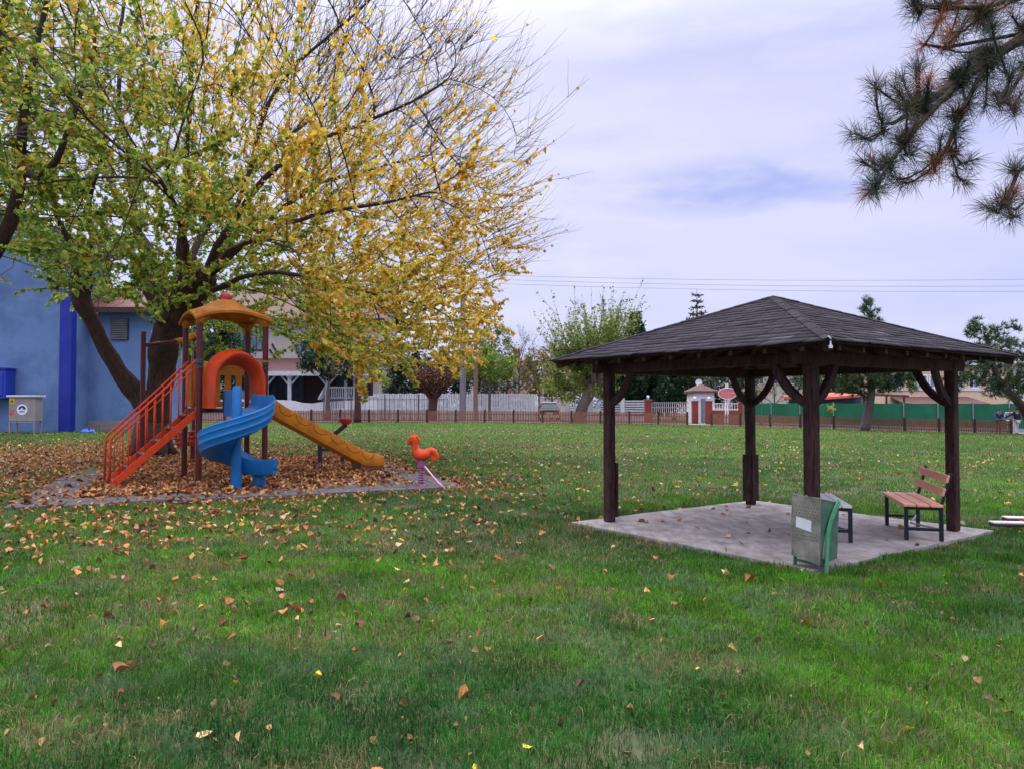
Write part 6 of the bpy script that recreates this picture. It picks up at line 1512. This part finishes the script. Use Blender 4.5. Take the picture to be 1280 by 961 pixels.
pg = thing('pergola', 'dark timber pergola frame before the peach wall', 'pergola', (XA(1105, 66), 66, g1(XA(1105, 66), 66)))
for px in (1080, 1108, 1130): x = XA(px, 66); mb = MB(); mb.bar((x, 66, -.7), (x, 66, ZA(493, 66)), .13, .13); mb.build('post', M['darkwood'], pg)
mb = MB(); mb.bar((XA(1072, 66), 66, ZA(492, 66)), (XA(1136, 66), 66, ZA(495, 66)), .12, .2); mb.build('beam', M['tiledark'], pg)
def house(px0, px1, d, pe, pr, mat, label, roof='tiledark', nw=3, depth=9, hipr=True, wy=(470, 484), chim=None, name='house'):
    x0, x1 = XA(px0, d), XA(px1, d); zz = g1((x0+x1)/2, d); t = thing(name, label, 'house', ((x0+x1)/2, d, zz)); wbox(t, 'wall', x0, x1, d, d+depth, zz-.5, ZA(pe, d), M[mat])
    if hipr: hip(t, x0, x1, d, d+depth, ZA(pe, d), ZA(pr, d), M[roof], ov=.6)
    else: r_, mb = gable(t, x0, x1, d, d+depth, ZA(pe, d), ZA(pr, d), M[roof], 'y', ov=.6); mb.build('gable_wall', M[mat], t)
    for k in range(nw):
        c = x0+(x1-x0)*(k+.5)/nw; win(t, c-.55, c+.55, ZA(wy[1], d), ZA(wy[0], d), d, bars=1)
    for (a, b_, top) in (chim or []): wbox(t, 'chimney', XA(a, d+3), XA(b_, d+3), d+3, d+4, ZA(pe+6, d), ZA(top, d), M['brickplain'])
    return t
house(585, 668, 96, 452, 444, 'pinkwall', 'far pale house with two brick chimneys behind the board fence', chim=[(598, 606, 433), (642, 650, 434)], wy=(462, 476))
house(604, 662, 78, 494, 485, 'cream', 'low outbuilding with small red hipped roof behind the board fence', roof='tile', nw=2, depth=6, wy=(500, 508))
house(676, 712, 92, 478, 468, 'pinkwall', 'pale pink house glimpsed between the trees above the parked car', nw=2, wy=(486, 496))
house(856, 932, 100, 462, 446, 'pinkwall', 'pale gabled house behind the gatehouse and dark trees', hipr=False, nw=3, wy=(468, 482))
house(938, 1006, 104, 458, 446, 'cream', 'cream house far behind the bare trees at the back post of the gazebo', roof='tile', nw=3, wy=(466, 480))
house(1256, 1330, 80, 455, 440, 'whitewall', 'white house with grey sheet roof at the far right edge', roof='greyroof', nw=3, wy=(470, 486))
house(120, 215, 88, 430, 412, 'cream', 'cream house far behind the blue building and the big trunk', nw=3, wy=(450, 470))
# ------------------------------------------------------------------ people by the fence
def person(label, p, face, jacket, legs, pose, h=1.7, hat=None):
    t = thing('person', label, 'person', (0, 0, 0)); s = h/1.72
    sh = .19; arms = pose['arms']; lean = pose.get('lean', .0)
    J = {'pelvis': (0, 0, .92), 'waist': (0, lean*.4, 1.10), 'chest': (0, lean*.8, 1.32), 'neck': (0, lean, 1.46), 'head': (0, lean*1.1+.02, 1.56), 'crown': (0, lean*1.1+.01, 1.66)}
    V = list(J.values()); E = [(0, 1), (1, 2), (2, 3), (3, 4), (4, 5)]; Rr = [(.15, .11), (.13, .10), (.165, .105), .052, (.078, .09), (.07, .075)]
    k = 6
    for sx_ in (-1, 1):
        f = pose['step']*sx_
        V += [(sx_*.10, 0, .86), (sx_*.11, .05+f*.5, .48), (sx_*.11, -.0+f, .09), (sx_*.12, .12+f, .035)]; E += [(0, k), (k, k+1), (k+1, k+2), (k+2, k+3)]; Rr += [.085, .06, .04, .035]; k += 4
    ah = []
    for sx_, a in zip((-1, 1), arms):
        V += [(sx_*sh, lean*.8, 1.40), a[0], a[1], a[2]]; E += [(2, k), (k, k+1), (k+1, k+2), (k+2, k+3)]; Rr += [.06, .042, .03, (.035, .018)]; ah.append(k); k += 4
    b = skin('body', V, E, Rr, M['skin'], t, 0)
    def piece(name, ids, ed, grow, mat): skin(name, [V[i] for i in ids], ed, [tuple(q*1.05+grow for q in (Rr[i] if isinstance(Rr[i], tuple) else (Rr[i], Rr[i]))) for i in ids], mat, t, 0)
    piece('jacket', [2, 1, 0, ah[0], ah[0]+1, ah[0]+2, ah[1], ah[1]+1, ah[1]+2], [(0, 1), (1, 2), (0, 3), (3, 4), (4, 5), (0, 6), (6, 7), (7, 8)], .022, jacket)
    piece('trousers', [0, 6, 7, 8, 10, 11, 12], [(0, 1), (1, 2), (2, 3), (0, 4), (4, 5), (5, 6)], .022, legs)
    mb = MB(); hc = V[5]; mb.sphere((hc[0], hc[1]-.02, hc[2]-.035), .098, 14, 8, sc=(.9, 1.05, 1), z0=-.35); mb.build('hair', hat or M['hair'], t, smooth=True)
    for i in (9, 13): mb = MB(); v = V[i]; mb.box((v[0], v[1]-.06, .04), (.09, .26, .08), bev=.02); mb.build('shoe', M['clothdark'], t)
    mb = MB()   # face: nose, eyes
    mb.sphere((hc[0], hc[1]+.10, hc[2]-.09), .017, 6, 4); mb.build('nose', M['skin'], t, smooth=True)
    t.location = p; t.rotation_euler = (0, 0, face); t.scale = (s, s, s); return t
pa = fx_at(1247)[1]+.55; pa = (XA(1247, pa), pa)
person('person in a blue jacket leaning forward on the brown fence at the far right', (pa[0], pa[1], g1(*pa)), R(180), M['jacketblue'], M['clothdark'], {'arms': [((-.27, .14, 1.17), (-.22, .36, 1.0), (-.18, .45, .98)), ((.27, .14, 1.17), (.22, .36, 1.0), (.18, .45, .98))], 'step': 0.02, 'lean': .12})
pb2 = fx_at(1262)[1]+.9; pb2 = (XA(1261.5, pb2), pb2)
person('person in pale clothes standing behind the fence between the two others', (pb2[0], pb2[1], g1(*pb2)), R(150), M['clothgrey'], M['clothwhite'], {'arms': [((-.25, .02, 1.14), (-.24, .16, .93), (-.22, .24, .9)), ((.25, .02, 1.14), (.24, .12, .93), (.23, .18, .87))], 'step': .05}, h=1.72)
pc = fx_at(1262)[1]-.75; pc = (XA(1270, pc), pc)
person('person in navy jacket and white trousers reaching one arm to the fence', (pc[0], pc[1], g1(*pc)), R(12), M['jacketnavy'], M['clothwhite'], {'arms': [((-.40, .16, 1.22), (-.60, .34, 1.05), (-.68, .40, 1.02)), ((.26, .0, 1.15), (.27, .10, .92), (.26, .16, .85))], 'step': .06}, h=1.72)

# ------------------------------------------------------------------ background trees
def cluster_leaves(c, rad, n_, g, size, flat=.3, zs=1.0):
    v = unit(g.normal(0, 1, (n_, 3)))*(g.random((n_, 1))**.45); return np.array(c)+v*np.array(rad)
def tree(name, label, px, d, h, cw, n_att, lsize, cols, wts, bark, nl, dens=1.0, zc=.62, zr=.42, r0=.016, trunk=.2, lean=0, seed=1, tw=1.2, fork=.3, group=None, twr=.010, upb=.2, cat='tree', per=1.0, pxd=None):
    g = np.random.default_rng(seed); x, y = XA(px, d), d; z = g1(x, y)-.05; t = thing(name, label, cat, (x, y, z), group)
    limbs = [(None, [(x, y, z, trunk*1.25), (x+lean*.4, y, z+h*fork*.5, trunk), (x+lean, y, z+h*fork, trunk*.8)])]
    nodes, par, rm, idx = chain_nodes(limbs); c = (x+lean*1.2, y, z+h*zc)
    att = ellips(n_att, c, (cw/2, cw/2*.8, h*zr), g, .45)
    st = max(.4, h/18); nodes, par = colonize(att, nodes, par, step=st, infl=h*.6, kill=st*1.7, iters=45, up=.08, seed=seed)
    r, kids = radii(nodes, par, r0, 2.4, rm); mb = MB(); wood(mb, nodes, par, r, kids, small=.03); mb.build('trunk', bark, t, smooth=True)
    mb = MB(); LP, LD = twigs(mb, nodes, par, r, (x+lean, y, z+h*fork), g, r0*2.2, per, tw, True, lambda p: dens, gap=.3, r0=twr, upb=upb, seg=3); mb.build('twigs', bark, t)
    if nl and len(LP):
        k = max(1, int(nl/len(LP))); pos = np.repeat(LP, k, 0)+g.normal(0, lsize*1.1, (len(LP)*k, 3)); n_ = len(pos); cc = pal(cols, wts, n_, .22, g)
        leafmesh('crown', pos, g.normal(0, .6, (n_, 3))+np.array([0, 0, .5]), g.normal(0, 1, (n_, 3))+np.array([0, 0, -.3]), g.uniform(lsize*.7, lsize*1.3, n_), cc, M['leaf'], t, width=1.2)
    return t
G1 = [(.035, .085, .022), (.06, .125, .03), (.09, .15, .03)]; YG = [(.16, .22, .03), (.28, .27, .04), (.42, .32, .05), (.10, .17, .03)]
DKG = [(.014, .040, .028), (.022, .058, .034), (.035, .075, .035)]
# pollarded willow behind the gazebo corner: upright sparse shoots above a leafy head
def pollard(name, label, px, d, h_head, lean, n_sh, Lr, spread, trunk, bark, lcols, lw, lper, lsize, seed, shr=.016, fork=1.0, sub=2, lowleaf=0):
    "short thick trunk with a knobbly head from which straight shoots fan upwards"
    g = np.random.default_rng(seed); x, y = XA(px, d), d; z = g1(x, y)-.05; t = thing(name, label, 'tree', (x, y, z)); mb = MB()
    H = np.array([x+lean, y, z+h_head]); mb.tube([(x, y, z), (x+lean*.35, y, z+h_head*.5), tuple(H)], [trunk*1.25, trunk, trunk*1.1], 10)
    heads = [H]
    for k in range(6):
        a = 2*math.pi*k/6+g.uniform(-.4, .4); q = H+np.array([math.cos(a)*fork, math.sin(a)*fork*.8, fork*g.uniform(.5, 1.2)]); mb.tube([tuple(H-np.array([0, 0, .15])), tuple((H+q)/2+np.array([0, 0, -.1])), tuple(q)], [trunk*.7, trunk*.5, trunk*.42], 8); mb.sphere(tuple(q), trunk*.6, 8, 6); heads.append(q)
    mb.build('trunk', bark, t, smooth=True); mb = MB(); LP = []; LD = []
    for k in range(n_sh):
        q = heads[g.integers(0, 7)].copy(); a = g.uniform(0, 2*math.pi); s_ = spread*g.random()**.6; d_ = np.array([math.cos(a)*s_, math.sin(a)*s_, 1.0]); o = q-H; d_[:2] += o[:2]*.35*spread; d_ /= np.linalg.norm(d_); L_ = g.uniform(*Lr)*(1-.30*s_/max(spread, .1)); pts = [q.copy()]
        for i in range(6): q = q+d_*L_/6; pts.append(q.copy()); d_ = d_+np.array([0, 0, .07])+g.normal(0, .035, 3); d_ /= np.linalg.norm(d_)
        mb.tube([Vector(v) for v in pts], [shr*(1.2-.15*i) for i in range(7)], 3, cap=False)
        for _ in range(sub):
            a = g.integers(1, 5); b0_ = pts[a]; e = b0_+(d_+g.normal(0, .35, 3))*L_*g.uniform(.15, .35); mb.tube([Vector(b0_), Vector((b0_+e)/2), Vector(e)], [shr*.7, shr*.5, shr*.3], 3, cap=False)
            for _ in range(max(1, lper//4) if lper else 0): LP.append(b0_+(e-b0_)*g.random()); LD.append(e-b0_)
        for _ in range(g.poisson(lper)): f_ = g.random()**1.0*5.99; a = int(f_); LP.append(pts[a]+(pts[a+1]-pts[a])*(f_-a)+g.normal(0, .09, 3)); LD.append(d_)
    mb.build('twigs', bark, t); LP = np.array(LP); n_ = len(LP)
    if n_: leafmesh('crown', LP, g.normal(0, .6, (n_, 3))+np.array([0, 0, .5]), unit(np.array(LD))*.5+g.normal(0, .7, (n_, 3))+np.array([0, 0, -.3]), g.uniform(lsize*.7, lsize*1.3, n_), pal(lcols, lw, n_, .2, g), M['leaf'], t, width=1.1)
pollard('pollard_tree', 'pollarded tree with tall sparse green shoots rising left of the gazebo roof', 722, 58.5, 3.0, 1.3, 230, (3.2, 8.3), .80, .42, M['barkgrey'], [(.17, .25, .05), (.12, .19, .05), (.30, .32, .08), (.42, .38, .10)], [3, 3, 2, 1], 40, .165, 31, shr=.018, fork=1.3)
tree('leafy_bush', 'dense green bushy growth round the pollarded trunk', 730, 60.2, 5.8, 6.4, 160, .19, [(.10, .17, .04), (.16, .23, .05), (.24, .28, .06), (.36, .34, .08)], [2, 3, 3, 1.5], M['barkgrey'], 6000, dens=1.6, zc=.56, zr=.36, trunk=.12, seed=32, fork=.12, cat='bush')
pollard('pollard_tree', 'red-brown pollarded tree with a dense fan of bare shoots before the board fence', 540, 60.5, 1.9, .1, 420, (1.6, 3.4), 1.5, .36, M['barkred'], [(.30, .14, .08), (.42, .22, .08)], [2, 1], 1.2, .12, 33, shr=.020, fork=.7, sub=3)
tree('bare_tree', 'pale grey bare tree above the right half of the board fence', 648, 69, 8.2, 8.6, 420, .14, [(.3, .26, .1), (.2, .15, .08)], [1, 1], M['barkgrey'], 900, dens=.35, zc=.6, zr=.4, trunk=.22, seed=34, tw=1.3, fork=.15, per=1.9, twr=.012, r0=.016)
tree('autumn_tree', 'olive and rust coloured tree behind the parked car', 690, 72, 7.0, 7.6, 240, .2, [(.30, .22, .06), (.20, .22, .05), (.34, .19, .07), (.14, .18, .04)], [3, 3, 2, 2], M['barkgrey'], 5000, dens=1.2, zc=.6, zr=.36, seed=35, fork=.15)
tree('autumn_tree', 'small yellow-green tree right of the wooden utility pole', 606, 68, 8.6, 6.0, 220, .2, YG, [3, 2, 1, 2], M['barkgrey'], 3600, dens=1.0, zc=.62, zr=.36, seed=36, fork=.2)
tree('autumn_tree', 'tall yellow-green tree standing just right of the pollarded shoots', 768, 78, 11.0, 4.4, 220, .24, YG, [3, 3, .6, 3], M['barkgrey'], 5200, dens=1.3, zc=.58, zr=.40, seed=37, fork=.15)
tree('dark_tree', 'dark blue-green tree behind the red-brown pollard', 508, 76, 6.6, 11, 260, .26, DKG, [3, 3, 1], M['barkgrey'], 7000, dens=1.5, zc=.5, zr=.42, seed=38, fork=.1)
tree('dark_tree', 'dark blue-green tree behind the two utility poles', 575, 80, 6.4, 12, 260, .26, DKG, [3, 3, 1], M['barkgrey'], 7000, dens=1.5, zc=.5, zr=.42, seed=39, fork=.1)
tree('dark_tree', 'broad dark evergreen filling the view left of the driveway gate', 798, 74, 7.2, 8.5, 300, .24, DKG+[(.05, .095, .04)], [3, 3, 2, 1], M['barkgrey'], 9500, dens=1.6, zc=.52, zr=.46, seed=40, fork=.1)
tree('dark_tree', 'dark green evergreen directly behind the driveway gate', 842, 76, 6.8, 6.6, 260, .24, DKG+[(.05, .095, .04)], [2, 3, 3, 2], M['barkgrey'], 8000, dens=1.6, zc=.52, zr=.46, seed=41, fork=.1)
tree('dark_tree', 'grey-green conifer like tree behind the oval sign', 916, 70, 6.2, 5.4, 200, .2, [(.06, .09, .05), (.04, .065, .04), (.10, .12, .06)], [2, 2, 1], M['barkgrey'], 5200, dens=1.4, zc=.54, zr=.44, seed=42, fork=.12)
tree('bare_tree', 'pale bare tree standing behind the back post of the gazebo', 968, 66, 7.0, 5.6, 300, .12, [(.3, .24, .14)], [1], M['barkgrey'], 300, dens=.2, zc=.6, zr=.38, trunk=.16, seed=43, tw=1.2, fork=.2, per=2.0, twr=.013, r0=.017)
tree('bare_tree', 'tangled bare sapling by the brown fence near the gazebo back post', 951, 58, 4.6, 2.6, 120, .12, [(.3, .24, .14)], [1], M['barkgrey'], 120, dens=.2, zc=.6, zr=.40, trunk=.10, seed=44, tw=.8, fork=.1, per=1.8, twr=.012, r0=.014)
tree('yellow_shrub', 'small shrub with yellow leaves by the netting right of the gazebo front post', 1021, 55.3, 2.4, 1.9, 60, .12, [(.42, .38, .04), (.3, .33, .04)], [1, 1], M['barkgrey'], 420, dens=.8, zc=.6, zr=.34, trunk=.04, seed=45, tw=.4, fork=.15, r0=.01, cat='shrub')
tree('dark_tree', 'mid green tree above the salmon shed awning', 1030, 78, 6.4, 8.0, 220, .24, G1+DKG[:2], [2, 2, 1, 2, 2], M['barkgrey'], 6500, dens=1.5, zc=.55, zr=.42, seed=46, fork=.1)
tree('street_tree', 'dark trunked young tree standing on the lawn side of the fence before the porch', 447, 54.5, 6.8, 4.8, 130, .2, [(.06, .07, .05), (.11, .12, .04), (.30, .22, .05)], [3, 2, 1], M['barkred'], 1500, dens=.9, zc=.72, zr=.24, trunk=.22, seed=47, fork=.5)
tree('dark_tree', 'dark blue-green conifer in front of the porch roof', 410, 62.5, 7.4, 4.6, 200, .2, DKG, [3, 2, 1], M['barkgrey'], 5200, dens=1.4, zc=.66, zr=.22, seed=48, fork=.35)
tree('dark_tree', 'dense dark evergreen behind the mulberry trunk and the play tower', 268, 64, 8.6, 7.4, 240, .24, DKG+G1[:1], [3, 3, 2, 2], M['barkgrey'], 7500, dens=1.5, zc=.54, zr=.42, seed=49, fork=.1)
tree('dark_tree', 'green tree between the blue building and the porch house', 222, 74, 9.4, 8.4, 240, .25, G1+DKG[:1], [2, 2, 1, 2], M['barkgrey'], 7500, dens=1.5, zc=.56, zr=.42, seed=50, fork=.1)
tree('street_tree', 'green leaved bush tree at the foot of the two utility poles', 612, 63.0, 6.2, 3.6, 110, .19, [(.10, .20, .03), (.16, .25, .04), (.30, .30, .05)], [3, 2, 1], M['barkgrey'], 1500, dens=.9, zc=.70, zr=.22, trunk=.10, seed=52, fork=.45)
for k_, (px, d, h_, cw_, lab) in enumerate(((640, 120, 8.5, 16, 'hazy green tree line clump behind the chimneys'), (735, 118, 9, 15, 'hazy green tree clump behind the pollarded tree'), (900, 125, 9.5, 15, 'hazy green tree clump behind the gatehouse'), (990, 120, 9.0, 16, 'hazy green tree clump behind the gazebo front post'), (1110, 112, 9.5, 14, 'hazy green tree clump behind the peach building, left end'), (1215, 112, 9.0, 15, 'hazy green tree clump behind the peach building, right end'), (470, 120, 9, 18, 'hazy green tree clump behind the porch house'), (1330, 105, 9.0, 16, 'hazy green tree clump past the right edge'), (-60, 90, 9, 18, 'green tree clump behind the left end of the blue building'))):
    tree('far_tree', lab, px, d, h_, cw_, 200, .36, [(.05, .08, .04), (.08, .11, .05), (.12, .12, .06)], [2, 2, 1], M['barkgrey'], 5000, dens=1.4, zc=.5, zr=.45, seed=60+k_, fork=.1, group='trees along the skyline')

def conifer(name, label, px, d, h, w_, cols, seed, tiers=14, gap=0.0, dens=60, ztop=.0, nsize=.35, group=None, z0f=.08):
    g = np.random.default_rng(seed); x, y = XA(px, d), d; z = g1(x, y)-.05; t = thing(name, label, 'conifer', (x, y, z), group)
    mb = MB(); mb.tube([(x, y, z), (x, y, z+h*.6), (x, y, z+h)], [.22*h/12, .12*h/12, .02], 8); Pn = []; Dn_ = []
    for k in range(tiers):
        f = z0f+(1-z0f)*k/tiers; zz = z+h*f; L_ = w_/2*(1-f)**.8*g.uniform(.8, 1.15)+.15; nb_ = 7
        for j in range(nb_):
            a = 2*math.pi*(j+g.random()*.6)/nb_; e = np.array([x+math.cos(a)*L_, y+math.sin(a)*L_, zz+L_*g.uniform(-.15, .35)]); s = np.array([x, y, zz])
            mb.tube([Vector(s), Vector((s+e)/2+np.array([0, 0, -.05*L_])), Vector(e)], [.05*h/12, .03*h/12, .012], 3)
            m_ = int(dens*L_/ (w_/2)); q = g.random((m_, 1))**.7; Pn.append(s+(e-s)*(.12+.88*q)+g.normal(0, .06*L_+.03, (m_, 3))); Dn_.append(np.repeat((e-s)[None]/L_, m_, 0))
    mb.build('trunk', M['barkpine'], t, smooth=True); LP = np.concatenate(Pn); LD = np.concatenate(Dn_); n_ = len(LP)
    leafmesh('crown', LP, g.normal(0, .5, (n_, 3))+np.array([0, 0, .6]), LD+g.normal(0, .6, (n_, 3)), g.uniform(nsize*.6, nsize*1.2, n_), pal(cols, [1]*len(cols), n_, .22, g), M['needle'], t, width=.55); return t
conifer('spire_conifer', 'narrow open conifer rising above the left slope of the gazebo roof', 872, 84, ZA(361, 84)-g1(20, 84), 6.0, [(.05, .06, .045), (.08, .09, .06)], 71, tiers=19, dens=46, nsize=.34)
conifer('spire_conifer', 'dense blue-green pointed conifer left of the gazebo roof', 794, 76, ZA(388, 76), 6.0, [(.02, .06, .05), (.035, .085, .06)], 72, tiers=22, dens=150, nsize=.42)

def pine(name, label, base, pts, crown, seed, n_t, cols, tuft=.26, group=None):
    "open pine: leaning trunk, limbs grown to clumps of needles"
    g = np.random.default_rng(seed); x, y = XA(base[0], base[1]), base[1]; z = g1(x, y)-.05; t = thing(name, label, 'pine tree', (x, y, z), group)
    L_ = [(x, y, z, pts[0][3])]+[(*P(px, py, d), r_) for px, py, d, r_ in pts]
    nodes, par, rm, idx = chain_nodes([(None, L_)]); att = []
    for (px, py, d, wx, wz, m_) in crown: c = P(px, py, d); att += ellips(m_, c, (wx, wx*.9, wz), g, .5)
    nodes, par = colonize(att, nodes, par, step=.32, infl=5, kill=.5, iters=45, up=.03, seed=seed); r, kids = radii(nodes, par, .012, 2.4, rm)
    mb = MB(); wood(mb, nodes, par, r, kids); mb.build('trunk', M['barkpine'] if seed != 81 else M['barkgrey'], t, smooth=True)
    ii = np.nonzero((r < .03) & (par >= 0))[0]; V = []; C = []
    for i in ii:
        d0 = nodes[i]-nodes[par[i]]; d0 /= np.linalg.norm(d0)+1e-9
        for _ in range(n_t):
            o = nodes[i]+g.normal(0, .13, 3); n_ = 16; v = unit(g.normal(0, .8, (n_, 3))+d0*.6+np.array([0, 0, .5])); ll = g.uniform(.6, 1.2, (n_, 1))*tuft; s = unit(np.cross(v, g.normal(0, 1, (n_, 3))))*.021
            V.append(np.stack([o-s, o+s, o+v*ll+s*.3, o+v*ll-s*.3], 1)); C.append(np.repeat(pal(cols, [1]*len(cols), 1, .25, g), n_*4, 0))
    V = np.concatenate(V); k = len(V); npmesh('crown', V.reshape(-1, 3), np.arange(k*4).reshape(-1, 4), M['needle'], t, np.concatenate(C)); return t
PC = [(.05, .10, .05), (.075, .13, .06), (.11, .16, .07), (.035, .07, .04)]
pine('pine_tree', 'leaning pale trunked pine on the lawn right of the gazebo front post', (1080, 49.5), [(1084, 520, 49.5, .30), (1088, 500, 49.5, .26), (1090, 478, 49.5, .23), (1088, 455, 49.5, .17), (1086, 425, 49.5, .11), (1085, 390, 49.5, .04)],
     [(1085, 458, 49.5, 3.4, 1.5, 200), (1040, 462, 49.5, 1.5, .9, 60), (1130, 472, 49.5, 1.3, .9, 90), (1050, 480, 49.3, 1.3, .55, 80), (1112, 480, 49.2, 1.3, .55, 80), (1083, 474, 48.7, 1.5, .6, 80), (1085, 425, 49.5, 1.8, 1.6, 90), (1086, 394, 49.5, .9, 1.1, 36)], 81, 6, PC, tuft=.30)
pine('pine_tree', 'leaning pine with open layered crown at the far right edge', (1291, 49.6), [(1289, 530, 49.6, .36), (1281, 512, 49, .30), (1266, 495, 48, .24), (1250, 480, 47, .2), (1240, 450, 47, .14), (1232, 420, 47, .09)],
     [(1235, 470, 47, 2.6, 1.4, 130), (1218, 445, 47, 1.8, .9, 70), (1255, 440, 47, 2.2, 1.2, 90), (1220, 412, 47, 1.0, .7, 40), (1245, 420, 47, 1.6, .8, 50), (1290, 470, 47, 2.2, 1.6, 90), (1195, 468, 47, .9, .6, 24)], 82, 4, PC, tuft=.28)
